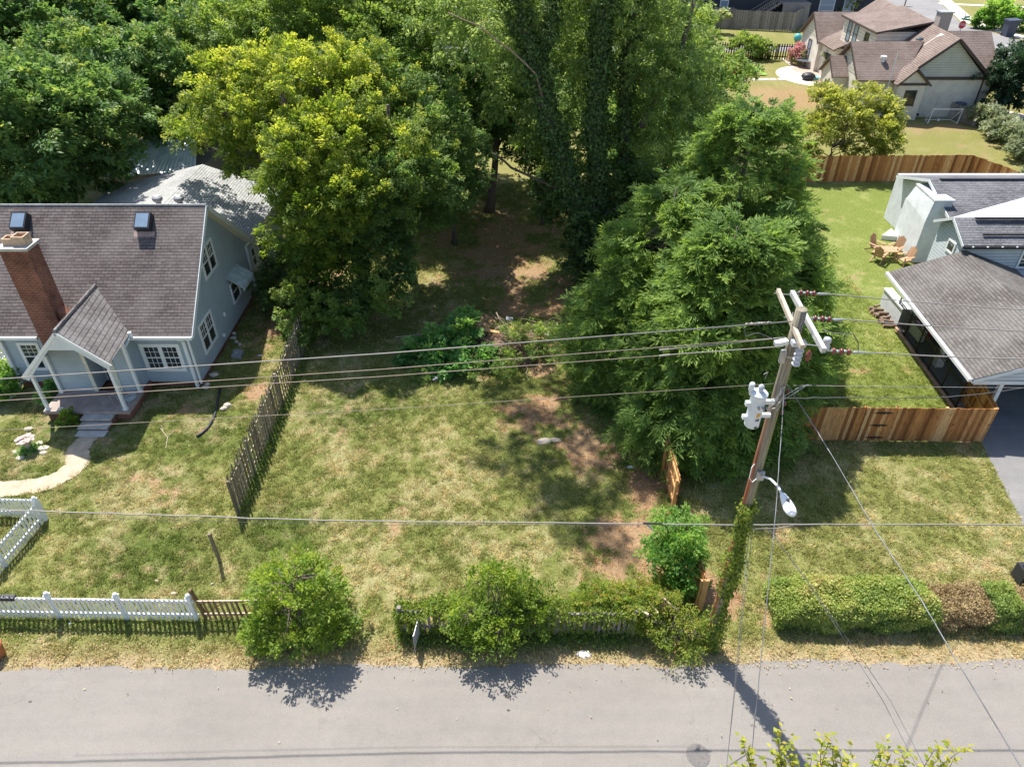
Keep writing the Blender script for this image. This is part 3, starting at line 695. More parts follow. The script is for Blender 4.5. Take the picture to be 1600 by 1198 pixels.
# ================================================================ fences
def board_fence(root, a, b, h, bw=.14, gap=.0, th=.02, mat='cedar', inmat='cedarin', side=1, posts=None, rails=(.35,.95,1.5), jit=.015, name='board_panel', post=.09, bot=.04, dog=False, railside=None):
    """vertical boards from a to b, rails and posts on the far side (side=+1: left of a->b)"""
    a = Vector((a[0],a[1],0)); b = Vector((b[0],b[1],0)); L = (b-a).length; d = (b-a)/L; nrm = Vector((-d.y,d.x,0))*side
    m_ = Matrix.Translation(a) @ Matrix(((d.x,nrm.x,0,0),(d.y,nrm.y,0,0),(0,0,1,0),(0,0,0,1)))
    mb = MB(); mb.M = m_; x = 0
    while x < L:
        w_ = min(bw*random.uniform(.95,1.05), L-x)
        if w_ < .02: break
        mb.rnd(); hh = h*(1+random.uniform(-jit,jit)) ; z0 = bot*random.uniform(.2,1); y = random.uniform(0,.004); t = random.uniform(-.004,.004)
        e = .03 if dog else 0
        pr_ = [(x+.003,y,z0),(x+w_-.003,y,z0),(x+w_-.003+t,y,hh-e),(x+w_*.75+t,y,hh),(x+w_*.25+t,y,hh),(x+.003+t,y,hh-e)]
        mb.add(pr_+[(p[0],p[1]-th,p[2]) for p in pr_], [(0,1,2,3,4,5),(11,10,9,8,7,6)]+[(i,(i+6),(i+1) % 6+6,(i+1) % 6) for i in range(6)])
        x += w_+gap
    p = mb.build(name, M[mat], root)
    rl = MB(); rl.M = m_
    for z in rails: rl.rnd().box(0,L,.008,.05,z,z+.09)
    if rails: rl.build('rail', M[inmat], root)
    n_ = posts if posts is not None else max(2, round(L/2.4)+1)
    for i in range(n_):
        xx = L*i/(n_-1) if n_ > 1 else 0; pb = MB(); pb.M = m_; pb.rnd().box(xx-post/2,xx+post/2,.052,.052+post,0,h-.03); pb.build('post', M[inmat], root)
    return p
F = thing('cedar_fence', 'tall new cedar privacy fence with gate crossing the right lawn beside the carport', 'fence', (12.5,21.8,0))
board_fence(F, (5.95,21.85), (13.9,21.78), 1.72, side=1, rails=(.3,.9,1.5))
board_fence(F, (15.15,21.76), (19.0,21.70), 1.72, side=1)
board_fence(F, (19.0,21.72), (19.55,24.4), 1.72, side=1, posts=2)
gt = board_fence(F, (13.93,21.77), (15.13,21.76), 1.72, side=1, posts=2, name='gate', rails=(.35,1.45)); 
for z in (.22,.85,1.48):
    hb = MB(); hb.prism([(14.22,21.728,z),(14.5,21.728,z-.045),(14.62,21.728,z),(14.5,21.728,z+.045)],(0,-.012,0)); hb.box(14.60,14.64,21.71,21.73,z-.08,z+.08); hb.prism([(14.62,21.728,z),(14.74,21.728,z-.045),(15.0,21.728,z),(14.74,21.728,z+.045)],(0,-.012,0))
    sub(gt, hb.build('hinge', M['black']))
F2 = thing('cedar_divider_fence', 'short run of cedar fence dividing the two lots, running under the big evergreen', 'fence', (5.8,20,0))
board_fence(F2, (5.82,17.75), (5.80,21.75), 1.75, side=1, posts=3)
F3 = thing('cedar_fence_section', 'small leftover cedar fence section standing beside the bright green shrub near the pole', 'fence', (5.85,14,0))
board_fence(F3, (5.86,13.75), (5.90,15.25), 1.45, side=1, posts=2, rails=(.3,1.2))
MB().box(5.78,5.96,13.66,13.735,0,1.5).build('end_board', M['cedarin'], F3)
F4 = thing('far_cedar_fence', 'reddish cedar privacy fence between the right back lawn and the cream house yard', 'fence', (27,50.4,0))
board_fence(F4, (19.6,50.3), (33.0,50.6), 1.9, bw=.2, side=1)
board_fence(F4, (33.0,50.6), (35.2,45.2), 1.9, bw=.2, side=1, rails=(.4,1.6))
# dark weathered shadow-box picket fence on the left lot line
F5 = thing('weathered_picket_fence', 'weathered brown picket fence leaning between the blue bungalow yard and the vacant lot', 'fence', (-9.85,25,0))
fa, fb = Vector((-9.85,17.75,0)), Vector((-10.05,32.6,0)); L = (fb-fa).length; d = (fb-fa)/L
for sgn in (0, 1):
    mb = MB(); s_ = .12*sgn
    while s_ < L:
        p = fa+d*s_; mb.rnd(); hh = 1.72*(1+random.uniform(-.05,.05))+.05*math.sin(s_*.7); ln = random.gauss(0,.03)+.05; tx = random.gauss(0,.012)
        xx = p.x+(-.062 if sgn else .062); z0 = .03
        bw_ = .095
        v_ = [(xx-.01,p.y,z0),(xx+.01,p.y,z0),(xx+.01,p.y+bw_,z0),(xx-.01,p.y+bw_,z0)]
        t_ = [(xx-.01+tx,p.y+ln,hh-.06),(xx+.01+tx,p.y+ln,hh-.06),(xx+.01+tx,p.y+bw_+ln,hh-.06),(xx-.01+tx,p.y+bw_+ln,hh-.06)]
        ap = [(xx-.01+tx,p.y+bw_/2+ln,hh),(xx+.01+tx,p.y+bw_/2+ln,hh)]
        mb.add(v_+t_+ap, [(0,4,5,1),(1,5,6,2),(2,6,7,3),(3,7,4,0),(4,8,9,5),(6,9,8,7),(5,9,6),(7,8,4)])
        s_ += .265+random.uniform(-.02,.02)
    mb.build('picket_panel', M['oldwood'], F5)
mb = MB()
for z in (.32,.9,1.42): mb.rnd().bar(fa+Vector((0,0,z)), fb+Vector((0,0,z)), .035, .09)
mb.build('rail', M['oldwood'], F5)
for i in range(8):
    p = fa+d*(L*i/7); MB().rnd().box(p.x-.045,p.x+.045,p.y-.045,p.y+.045,0,1.66).build('post', M['oldwood'], F5)
# white street fence (left)
def picket_fence(root, a, b, h, mat, pw_=.075, gap=.075, rails=(.22,.82), posts=(), sag=.02, pm=None, pr=.11, cap=True, th=.02, tilt=0.0, rw=.09):
    a = Vector((a[0],a[1],0)); b = Vector((b[0],b[1],0)); L = (b-a).length; d = (b-a)/L; nrm = Vector((-d.y,d.x,0))
    m_ = Matrix.Translation(a) @ Matrix(((d.x,nrm.x,0,0),(d.y,nrm.y,0,0),(0,0,1,0),(0,0,0,1)))
    mb = MB(); mb.M = m_; s_ = .03
    while s_ < L-pw_:
        mb.rnd(); hh = h+sag*math.sin(s_*.9)+random.uniform(-.01,.01); t = random.gauss(tilt,.008)
        vs = [(s_,-.032,.05),(s_+pw_,-.032,.05),(s_+pw_+t,-.032,hh-.05),(s_+pw_/2+t,-.032,hh),(s_+t,-.032,hh-.05)]
        mb.add(vs+[(x,y-th,z) for x,y,z in vs], [(0,1,2,3,4),(9,8,7,6,5)]+[(i,i+5,(i+1) % 5+5,(i+1) % 5) for i in range(5)])
        s_ += pw_+gap
    mb.build('picket_panel', M[mat], root)
    for z in rails:
        rb = MB(); rb.M = m_; rb.rnd().box(0,L,-.028,.028,z,z+rw); rb.build('rail', M[mat], root)
    for s_ in posts:
        pb = MB(); pb.M = m_; pb.rnd().box(s_-pr/2,s_+pr/2,-.06,.06,0,h+.06)
        if cap: pb.box(s_-pr/2-.02,s_+pr/2+.02,-.08,.08,h+.063,h+.1); pb.lathe((s_,0,h+.1), [(.07,0),(.075,.04),(.05,.09),(0,.11)], 10)
        pb.build('post', M[pm or mat], root)
F6 = thing('white_picket_fence', 'long white vinyl picket fence along the street verge below the bungalow lawn', 'fence', (-13,13.4,0))
picket_fence(F6, (-18.5,13.52), (-9.65,13.36), 1.05, 'white', posts=(.2,2.25,4.45,6.55,8.75), rails=(.2,.86))
F7 = thing('white_corner_fence', 'white picket fence running back from the street at the left edge of the photo', 'fence', (-16.8,15.8,0))
picket_fence(F7, (-17.05,13.9), (-16.62,17.6), .98, 'white', posts=(1.55,3.6), rails=(.2,.78))
picket_fence(F7, (-24,17.9), (-16.75,17.62), .98, 'white', posts=(2.0,4.2), rails=(.2,.78))
F8 = thing('brown_picket_fence', 'short unpainted brown picket section with missing boards next to the white street fence', 'fence', (-8.8,13.3,0))
picket_fence(F8, (-9.55,13.38), (-7.95,13.36), .98, 'brownpicket', posts=(), rails=(), pw_=.07, gap=.1, tilt=-.03)
mb = MB().rnd(.8); mb.bar((-9.6,13.40,.84),(-6.2,13.42,.9),.04,.09); mb.build('rail', M['palewood'], F8); mb = MB().rnd(.3); mb.bar((-9.6,13.40,.22),(-6.2,13.42,.26),.04,.09); mb.build('rail', M['palewood'], F8)
MB().rnd(.1).cbox((-9.62,13.5,.65),.09,.09,1.3,0,0,-.12).build('post', M['brownpicket'], F8)
F9 = thing('white_side_fence', 'old white picket fence standing by plants at the far left corner of the bungalow', 'fence', (-22.6,25,0))
picket_fence(F9, (-22.55,23.2), (-22.75,27.6), 1.25, 'white', posts=(.5,2.4,4.2), rails=(.25,1.0))
picket_fence(F9, (-24.5,27.65), (-22.0,27.6), 1.25, 'white', posts=(1.2,), rails=(.25,1.0))
# iron fence by the carport
F10 = thing('iron_fence', 'black iron railing fence on a brick kerb along the open carport side', 'fence', (19.2,27.4,0))
ia, ib = Vector((19.02,23.9,0)), Vector((19.42,31.0,0)); L = (ib-ia).length; d = (ib-ia)/L
mb = MB(); k = 0
while k*.105 < L:
    p = ia+d*(k*.105); mb.box(p.x-.009,p.x+.009,p.y-.009,p.y+.009,.1,1.22); k += 1
mb.build('balusters', M['black'], F10, kind='stuff') if False else mb.build('baluster_panel', M['black'], F10)
for z in (.14,1.08,1.2): mb = MB(); mb.bar(ia+Vector((0,0,z)), ib+Vector((0,0,z)), .03, .035); mb.build('rail', M['black'], F10)
for i in range(6):
    p = ia+d*(L*i/5); MB().box(p.x-.03,p.x+.03,p.y-.03,p.y+.03,0,1.32).lathe((p.x,p.y,1.32),[(.04,0),(.03,.04),(0,.06)],8).build('post', M['black'], F10)
mb = MB(); s_ = 0
while s_ < L: p = ia+d*s_; mb.rnd().cbox((p.x-.12,p.y,.045),.1,.18,.09,random.uniform(-.1,.1)); s_ += .2
mb.build('brick_edging', brick('edging_brick', (.45,.25,.18), (.35,.17,.12), (.5,.4,.33)), F10)

# ================================================================ right house with carport
K = thing('carport', 'open carport with low brown-grey gable roof beside the driveway at the right edge', 'carport', (21.5,27,0))
rl_ = Vector((17.98,22.4,2.62)); rb_ = Vector((18.5,31.35,2.62)); ga = Vector((21.62,22.45,3.78)); gb_ = Vector((21.85,31.35,3.78)); ra = Vector((25.4,22.5,2.45)); rb2 = Vector((25.6,31.35,2.45))
mb = MB(); mb.slab([rl_, ga, gb_, rb_], .12); mb.slab([ga+Vector((.002,0,0)), ra, rb2, gb_+Vector((.002,0,0))], .12); mb.build('roof', M['carroof'], K)
MB().bar(rl_+Vector((-.06,0,-.05)), rb_+Vector((-.06,0,-.05)), .13, .13).build('gutter', M['trimw'], K)
MB().prism([(18.25,22.62,2.58),(21.6,22.62,3.62),(25.2,22.62,2.4),(25.2,22.62,2.3),(18.25,22.62,2.4)],(0,.1,0)).build('gable', M['greysiding'], K)
MB().bar((18.0,22.42,2.5),(21.62,22.42,3.68),.04,.16).bar((25.4,22.42,2.35),(21.62,22.42,3.68),.04,.16).build('fascia', M['trimw'], K)
MB().box(18.3,25.2,22.62,22.8,2.2,2.4).build('beam', M['trimw'], K)
for y in (23.0,27.0): MB().box(19.7,19.86,y,y+.16,.02,2.6).box(19.6,19.96,y-.1,y+.26,.02,.5).build('post', M['white'], K)
MB().box(19.75,25.5,30.4,31.3,.02,2.75).build('rear_wall', M['greysiding'], K)
MB().box(25.2,25.45,22.9,30.4,.02,2.4).build('side_wall', M['greysiding'], K)
MB().box(19.38,19.72,30.5,32.6,0,.96).box(19.33,19.77,30.45,32.65,.96,1.03).build('knee_wall', M['brickwhite'], K)

HR = thing('white_brick_house', 'low white-painted brick house with blue-grey shingle roof behind the carport at right', 'house', (26,38,0))
MB().box(21.75,30,31.5,33.8,0,4.1).prism([(21.75,31.5,4.1),(21.75,33.8,4.1),(21.75,32.65,4.78)],(8.25,0,0)).build('wing_wall', M['greysiding'], HR)
mb = MB(); mb.slab([(21.55,31.15,4.12),(30.2,31.15,4.12),(30.2,32.65,4.9),(21.55,32.65,4.9)], .1); mb.slab([(21.55,32.652,4.9),(30.2,32.652,4.9),(30.2,34.1,4.15),(21.55,34.1,4.15)], .1)
wr = mb.build('wing_roof', M['slateroof'], HR)
sub(wr, MB().box(22.5,25.3,32.4,32.55,4.90,4.97).box(22.6,25.6,31.6,31.68,4.44,4.50).build('roof_vent', M['black']))
MB().box(21.55,30.2,31.03,31.14,3.98,4.1).build('gutter', M['black'], HR)
for i in range(6): MB().box(21.9+i*.7,21.98+i*.7,31.0,31.05,4.08,4.13).build('gutter_clip', M['white'], HR)
MB().bar((21.53,31.15,4.06),(21.53,32.65,4.84),.03,.13).bar((21.53,34.1,4.08),(21.53,32.65,4.84),.03,.13).build('rake_board', M['trimw'], HR)
window(HR,(21.75,31.95,3.2),(0,1,0),(-1,0,0),.7,.62,cols=1,sash=False,grid=(2,2),fw=.09)
window(HR,(24.75,31.5,2.75),(1,0,0),(0,-1,0),1.3,1.0,cols=1,grid=(3,2),fw=.1,both=True)
# membrane roof between wing and main block
MB().slab([(21.7,33.2,4.62),(30,33.2,4.62),(30,37.2,4.3),(27.2,36.3,4.42)], .1).build('white_flat_roof', M['white'], HR)
# main block
MB().box(24.4,38,37.1,44,0,2.95).prism([(24.4,37.1,2.95),(24.4,39.8,3.98),(24.4,42.8,2.95)],(13,0,0)).build('main_wall', M['brickwhite'], HR)
mb = MB(); mb.slab([(24.0,36.6,3.06),(38,36.6,3.06),(38,39.8,4.12),(24.0,39.8,4.12)], .1); mb.slab([(24.0,39.802,4.12),(38,39.802,4.12),(38,43.3,3.1),(24.0,43.3,3.1)], .1)
mr = mb.build('main_roof', M['slateroof'], HR); sub(mr, MB().box(24.6,37,39.7,39.85,4.12,4.19).build('ridge_vent', M['black']))
MB().bar((23.98,36.6,3.0),(23.98,39.8,4.06),.04,.15).bar((23.98,43.3,3.0),(23.98,39.8,4.06),.04,.15).build('rake_board', M['trimw'], HR)
mb = MB(); mb.prism([(23.25,37.55,0),(23.75,41.1,0),(24.45,41.1,0),(24.45,37.55,0)],(0,0,2.5))
mb.add([(23.25,37.55,2.5),(24.45,37.55,2.5),(24.45,41.0,2.5),(23.73,41.0,2.5),(23.4,37.6,3.72),(24.45,37.6,3.72),(24.45,40.6,3.5),(23.85,40.6,3.5)], [(0,1,5,4),(1,2,6,5),(2,3,7,6),(3,0,4,7),(4,5,6,7)])
mb.build('chimney_stack', M['brickwhite'], HR)
MB().prism([(23.36,37.52,3.722),(23.82,40.65,3.502),(24.5,40.65,3.502),(24.5,37.52,3.722)],(0,0,.07)).build('chimney_cap', M['trimw'], HR)
mb = MB(); mb.slab([A(1505,281,46),A(1600,281,46),A(1600,262,50),A(1580,266,50)], .1) if False else mb.slab([(36,41.5,4.3),(44,41.5,4.3),(44,46,6.2),(40,46,6.2)], .1); mb.build('rear_hip_roof', M['slateroof'], HR)
MB().prism([(22.8,40.6,.012),(23.7,40.4,.012),(23.8,41.6,.012)],(0,0,.3)).build('cellar_hatch', M['white'], HR)

# ================================================================ far cream house
FH = thing('cream_house', 'cream brick house with brown shingle cross gables in the far right yard', 'house', (38,70,0))
ye = 66.5
MB().box(34.7,41.7,ye,88,0,3.3).build('wall', M['brickcream'], FH)
MB().prism([(34.5,ye-.02,3.42),(41.7,ye-.02,3.42),(38.25,ye-.02,6.4)],(0,3,0)).build('gable', M['creamshingle'], FH)
mb = MB(); mb.slab([(33.8,ye-.35,3.05),(35.5,88.3,3.05),(40.6,88.3,6.6),(38.25,ye-.35,6.6)], .15); mb.slab([(42.3,ye-.35,3.35),(45.3,88.3,3.05),(40.602,88.3,6.6),(38.252,ye-.35,6.6)], .15)
mroof = mb.build('roof', M['farroof'], FH)
sub(mroof, MB().lathe((36.9,70.2,5.7), [(.3,0),(.34,.1),(.25,.22),(0,.25)], 14).build('roof_vent', simple('dark_vent', (.10,.12,.13), .5)))
MB().bar((33.8,ye-.4,2.95),(38.25,ye-.4,6.5),.08,.22).bar((42.3,ye-.4,3.25),(38.25,ye-.4,6.5),.08,.22).box(34.9,42.0,ye-.12,ye-.02,3.2,3.45).build('rake_board', M['brown'], FH)
MB().bar((41.7,ye-.05,0),(41.7,ye-.05,3.2),.1).build('downspout', M['brown'], FH)
# cross gable on the right (ridge to the right)
mb = MB(); mb.slab([(38.6,70.0,6.5),(43.0,70.0,6.5),(43.1,66.25,3.3),(42.2,66.25,3.3)], .14); mb.slab([(38.6,70.002,6.5),(43.0,70.002,6.5),(43.1,74,3.2),(41,74,3.2)], .14); mb.build('side_roof', M['farroof'], FH)
MB().box(41.702,42.6,66.6,73.5,0,3.3).prism([(42.6,66.6,3.3),(42.6,70,6.3),(42.6,73.5,3.3)],(-.8,0,0)).build('end_wall', M['brickcream'], FH)
# vestibule gable
yv2 = 65.5
MB().box(33.9,36.25,yv2,ye,0,3.15).prism([(33.9,yv2,3.15),(36.25,yv2,3.15),(35.0,yv2,4.15)],(0,1,0)).build('bay_wall', M['brickcream'], FH)
mb = MB(); mb.slab([(33.65,yv2-.2,3.0),(33.65,67.2,3.0),(35.0,67.2,4.4),(35.0,yv2-.2,4.4)], .12); mb.slab([(36.5,yv2-.2,3.05),(36.5,67.2,3.05),(35.002,67.2,4.4),(35.002,yv2-.2,4.4)], .12); mb.build('bay_roof', M['farroof'], FH)
MB().bar((33.6,yv2-.25,2.95),(35.0,yv2-.25,4.32),.06,.14).bar((36.6,yv2-.25,2.95),(35.0,yv2-.25,4.32),.06,.14).box(33.8,36.4,yv2-.06,yv2-.003,2.95,3.15).build('bay_rake', M['brown'], FH)
window(FH,(34.6,yv2,1.3),(1,0,0),(0,-1,0),1.05,1.25,cols=1,sash=False,grid=None,fw=.08,trim=M['brown'],sill=True)
for x in (34.4,36.6,40.6): MB().box(x,x+.4,ye-.06 if x > 36.4 else yv2-.05,ye if x > 36.4 else yv2,.1,.3).build('crawl_vent', M['dark'], FH)
# left wing: ridge to the left at x 30.6..37
MB().box(30.8,34.7,ye+.1,72.4,0,3.25).prism([(30.8,ye+.1,3.25),(30.8,69.6,5.5),(30.8,72.4,3.25)],(5,0,0)).build('wing_wall', M['brickcream'], FH)
mb = MB(); mb.slab([(30.5,ye-.25,3.2),(34.4,ye-.25,3.2),(37.0,69.6,5.72),(30.5,69.6,5.72)], .14); mb.slab([(30.5,69.602,5.72),(37,69.602,5.72),(34.5,72.9,3.1),(30.5,72.9,3.1)], .14)
wroof = mb.build('wing_roof', M['farroof'], FH)
sub(wroof, MB().lathe((33.0,67.9,4.35), [(.16,0),(.16,.3),(.26,.32),(.26,.5),(0,.56)], 14).build('roof_vent', M['white']))
MB().bar((30.46,ye-.25,3.1),(30.46,69.6,5.62),.05,.2).bar((30.46,72.9,3.0),(30.46,69.6,5.62),.05,.2).build('wing_rake', M['brown'], FH)
MB().add([(30.79,66.7,3.3),(30.79,72.3,3.3),(30.79,69.6,5.45)], [(0,1,2)]).build('wing_gable', M['creamsiding'], FH)
MB().lathe((33.3,66.2,.1), [(.04,0),(.04,5.2)], 8).build('vent_pipe', M['pipegrey'], FH)
# small porch gable
MB().box(29.5,30.8,69.0,72.0,0,2.9).prism([(29.5,69.0,2.9),(29.5,70.5,4.1),(29.5,72,2.9)],(1.3,0,0)).build('porch_wall', M['brickcream'], FH)
mb = MB(); mb.slab([(29.3,68.8,2.9),(30.75,68.8,2.9),(30.75,70.5,4.35),(29.3,70.5,4.35)], .12); mb.slab([(29.3,70.502,4.35),(30.75,70.502,4.35),(30.75,72.3,2.8),(29.3,72.3,2.8)], .12); mb.build('porch_roof', M['farroof'], FH)
MB().bar((29.28,68.8,2.8),(29.28,70.5,4.25),.05,.16).bar((29.28,72.3,2.7),(29.28,70.5,4.25),.05,.16).build('porch_rake', M['brown'], FH)
window(FH,(29.5,70.0,1.2),(0,1,0),(-1,0,0),.7,1.1,cols=1,grid=None,fw=.06,trim=M['brown'])
# upper storey block with low roof
MB().box(34.3,38.8,73.0,81,3.2,5.85).build('upper_wall', M['creamsiding'], FH)
MB().slab([(34.0,72.7,5.9),(34.0,81.4,6.0),(40.0,81.4,6.85),(39.05,72.7,6.8)], .14).build('upper_roof', M['farroof'], FH)
MB().bar((33.97,72.7,5.8),(33.97,81.4,5.9),.05,.14).bar((33.97,72.68,5.8),(39.05,72.68,6.7),.05,.14).build('upper_fascia', M['brown'], FH)
for y, hh in ((77.3,1.8),(78.9,1.8),(74.6,1.1)): window(FH,(34.3,y,3.9 if hh > 1.5 else 4.3),(0,1,0),(-1,0,0),.95,hh,cols=1,grid=None,fw=.07,trim=M['brown'],glass=M['blueglass'] if hh > 1.5 else None)
# rear left gable
MB().box(33.2,38,83.5,88.9,0,3.1).prism([(33.2,83.5,3.1),(33.2,86.2,5.2),(33.2,88.9,3.1)],(5,0,0)).build('rear_wall', M['brickcream'], FH)
mb = MB(); mb.slab([(32.9,83.1,3.0),(37,83.1,3.0),(39,86.2,5.5),(32.9,86.2,5.5)], .14); mb.slab([(32.9,86.202,5.5),(39,86.202,5.5),(38,89.3,3.0),(32.9,89.3,3.0)], .14); mb.build('rear_roof', M['farroof'], FH)
MB().bar((32.86,83.1,2.9),(32.86,86.2,5.4),.05,.2).bar((32.86,89.3,2.9),(32.86,86.2,5.4),.05,.2).build('rear_rake', M['brown'], FH)
MB().add([(33.19,83.6,3.2),(33.19,88.8,3.2),(33.19,86.2,5.15)], [(0,1,2)]).build('rear_gable', M['creamsiding'], FH)
MB().box(33.6,36.5,79.5,83.6,0,3.1).build('link_wall', M['brickcream'], FH)
MB().slab([(33.0,79,3.1),(33.0,83.6,3.1),(36.5,83.6,4.7),(36.5,79,4.7)], .12).build('link_roof', M['farroof'], FH)
window(FH,(33.2,85.6,.9),(0,1,0),(-1,0,0),1.0,1.9,cols=1,grid=None,fw=.08,trim=M['brown'],glass=M['blueglass'],sill=True)
window(FH,(33.6,80.6,1.0),(0,1,0),(-1,0,0),1.3,1.3,cols=1,grid=None,fw=.08,trim=M['brown'])
chf = MB().box(41.6,42.7,76.5,77.5,3,6.9).build('chimney', simple('chimney_taupe', (.36,.32,.29), .85), FH)
sub(chf, MB().box(41.5,42.8,76.4,77.6,6.902,7.0).build('chimney_cap', M['galv']))

# far dark house behind the grey fence
FD = thing('dark_house', 'dark-walled house with wooden outside stair at the top of the photo', 'house', (33,116,0))
MB().box(22,41.5,113,122,0,8).box(41.5,52,114,121,0,7).build('wall', simple('dark_wall', (.045,.05,.06), .8), FD)
MB().slab([(21,112,8.1),(53,112,8.1),(53,118,11),(21,118,11)], .2).build('roof', M['farroof'], FD)
mb = MB()
for i in range(9): mb.rnd().box(33.2+i*.42,33.7+i*.42,110.4,112,.3+i*.26,.36+i*.26)
for yy in (110.3,112.0):
    mb.bar((33,yy,.2),(37.2,yy,2.8),.08,.25); mb.bar((33,yy,1.2),(37.2,yy,3.8),.07,.08)
    for i in range(14): mb.box(33.2+i*.3,33.25+i*.3,yy-.02,yy+.02,.4+i*.18,1.3+i*.18)
mb.build('stair', M['greywood'], FD)
MB().rnd(.9).box(37.5,41.5,110.4,113,2.6,2.8).box(37.6,41.4,110.3,110.4,0,2.6).build('deck', M['greywood'], FD)
for x, z, w_ in ((25,1,1.6),(29.5,1.2,1.2),(44,1.2,2.2),(47.5,1.2,1.6)): window(FD,(x,113 if x < 41 else 114,z),(1,0,0),(0,-1,0),w_,1.6,cols=1,grid=None,glass=M['blueglass'])
MB().rnd(.5).box(26,31.5,110.8,112.9,0,1.9).build('storage_box', simple('tan_box', (.28,.23,.17), .8), FD)
F11 = thing('grey_board_fence', 'old grey board fence across the far street at the top of the photo', 'fence', (32,107,0))
board_fence(F11, (20,110.8), (38.0,105.8), 2.3, bw=.3, mat='greywood', inmat='greywood', side=1, rails=(.5,1.8), gap=.03)
board_fence(F11, (38.0,105.8), (41,111), 2.3, bw=.3, mat='greywood', inmat='palewood', side=1, rails=(.5,1.8))
F12 = thing('dark_picket_fence', 'dark-stained picket fence with gate at the far end of the cream house yard', 'fence', (30,89.5,0))
board_fence(F12, (22,90.3), (33.0,89.0), 1.7, bw=.14, gap=.14, mat='darkwood', inmat='darkwood', side=-1, rails=(.3,1.4), posts=6)
F13 = thing('grey_utility_screen', 'low grey board screen around bins at the corner of the cream house', 'fence', (40.5,65,0))
board_fence(F13, (39.6,66.3), (40.6,63.4), 1.3, bw=.3, mat='greywood', inmat='greywood', side=1, rails=(.3,1.0), posts=2); board_fence(F13, (40.6,63.4), (42.4,64.2), 1.3, bw=.3, mat='greywood', inmat='greywood', side=1, rails=(.3,1.0), posts=2)
F14 = None
# ================================================================ vegetation
LM = {}
LM['woods'] = leafmat('woods_leaf', [(0,(.04,.09,.027)),(.5,(.10,.20,.052)),(.85,(.17,.28,.065)),(1,(.30,.36,.07))], .3, .6)
LM['yellow'] = leafmat('yellow_green_leaf', [(0,(.05,.10,.015)),(.35,(.095,.17,.02)),(.7,(.20,.285,.035)),(1,(.38,.42,.06))], .4, .6)
LM['blue'] = leafmat('locust_leaf', [(0,(.035,.08,.025)),(.5,(.095,.18,.045)),(.9,(.18,.28,.06)),(1,(.36,.40,.05))], .35, .6)
LM['mid'] = leafmat('mid_green_leaf', [(0,(.055,.11,.025)),(.5,(.15,.25,.045)),(1,(.30,.38,.07))], .35, .6)
LM['pale'] = leafmat('pale_hackberry_leaf', [(0,(.07,.125,.032)),(.5,(.17,.26,.06)),(1,(.30,.39,.11))], .4, .55)
LM['ivy'] = leafmat('ivy_leaf', [(0,(.03,.065,.015)),(.6,(.075,.14,.032)),(1,(.15,.24,.05))], .2, .6)
LM['cedar'] = leafmat('cedar_needle', [(0,(.045,.085,.022)),(.45,(.12,.215,.042)),(.85,(.28,.40,.07)),(1,(.46,.54,.11))], .35, .7)
LM['shrub'] = leafmat('shrub_leaf', [(0,(.05,.11,.015)),(.5,(.14,.24,.025)),(1,(.30,.38,.05))], .4, .55)
LM['bright'] = leafmat('bright_shrub_leaf', [(0,(.04,.12,.02)),(.5,(.11,.26,.04)),(1,(.28,.42,.08))], .4, .5)
LM['vine'] = leafmat('vine_leaf', [(0,(.06,.11,.018)),(.5,(.20,.29,.04)),(.85,(.30,.33,.04)),(1,(.34,.18,.09))], .4, .6)
LM['hedge'] = leafmat('hedge_leaf', [(0,(.08,.15,.04)),(.5,(.22,.31,.065)),(.9,(.38,.42,.10)),(1,(.50,.44,.18))], .3, .55)
LM['deadhedge'] = leafmat('dead_hedge_leaf', [(0,(.22,.16,.07)),(.5,(.36,.27,.13)),(.75,(.42,.35,.16)),(.82,(.20,.27,.06)),(1,(.26,.34,.08))], .2, .8)
LM['magnolia'] = leafmat('magnolia_leaf', [(0,(.015,.04,.02)),(.6,(.035,.08,.035)),(1,(.09,.16,.06))], .1, .4)
LM['farshrub'] = leafmat('far_shrub_leaf', [(0,(.08,.12,.05)),(.5,(.18,.23,.11)),(1,(.36,.38,.22))], .3)
LM['fartree'] = leafmat('far_yellow_leaf', [(0,(.10,.14,.02)),(.5,(.25,.30,.045)),(1,(.40,.40,.10))], .4)
LM['street'] = leafmat('street_tree_leaf', [(0,(.09,.15,.02)),(.5,(.24,.30,.03)),(.9,(.46,.44,.05)),(1,(.42,.24,.08))], .45)
LM['weed'] = leafmat('weed_leaf', [(0,(.045,.14,.035)),(.5,(.11,.28,.07)),(1,(.28,.44,.10))], .35)
LM['pinkbush'] = leafmat('pink_bush_leaf', [(0,(.14,.18,.07)),(.55,(.25,.27,.12)),(.6,(.50,.18,.20)),(1,(.60,.30,.30))], .3)
LM['vari'] = leafmat('variegated_leaf', [(0,(.12,.19,.06)),(.5,(.28,.36,.14)),(1,(.52,.54,.26))], .3)

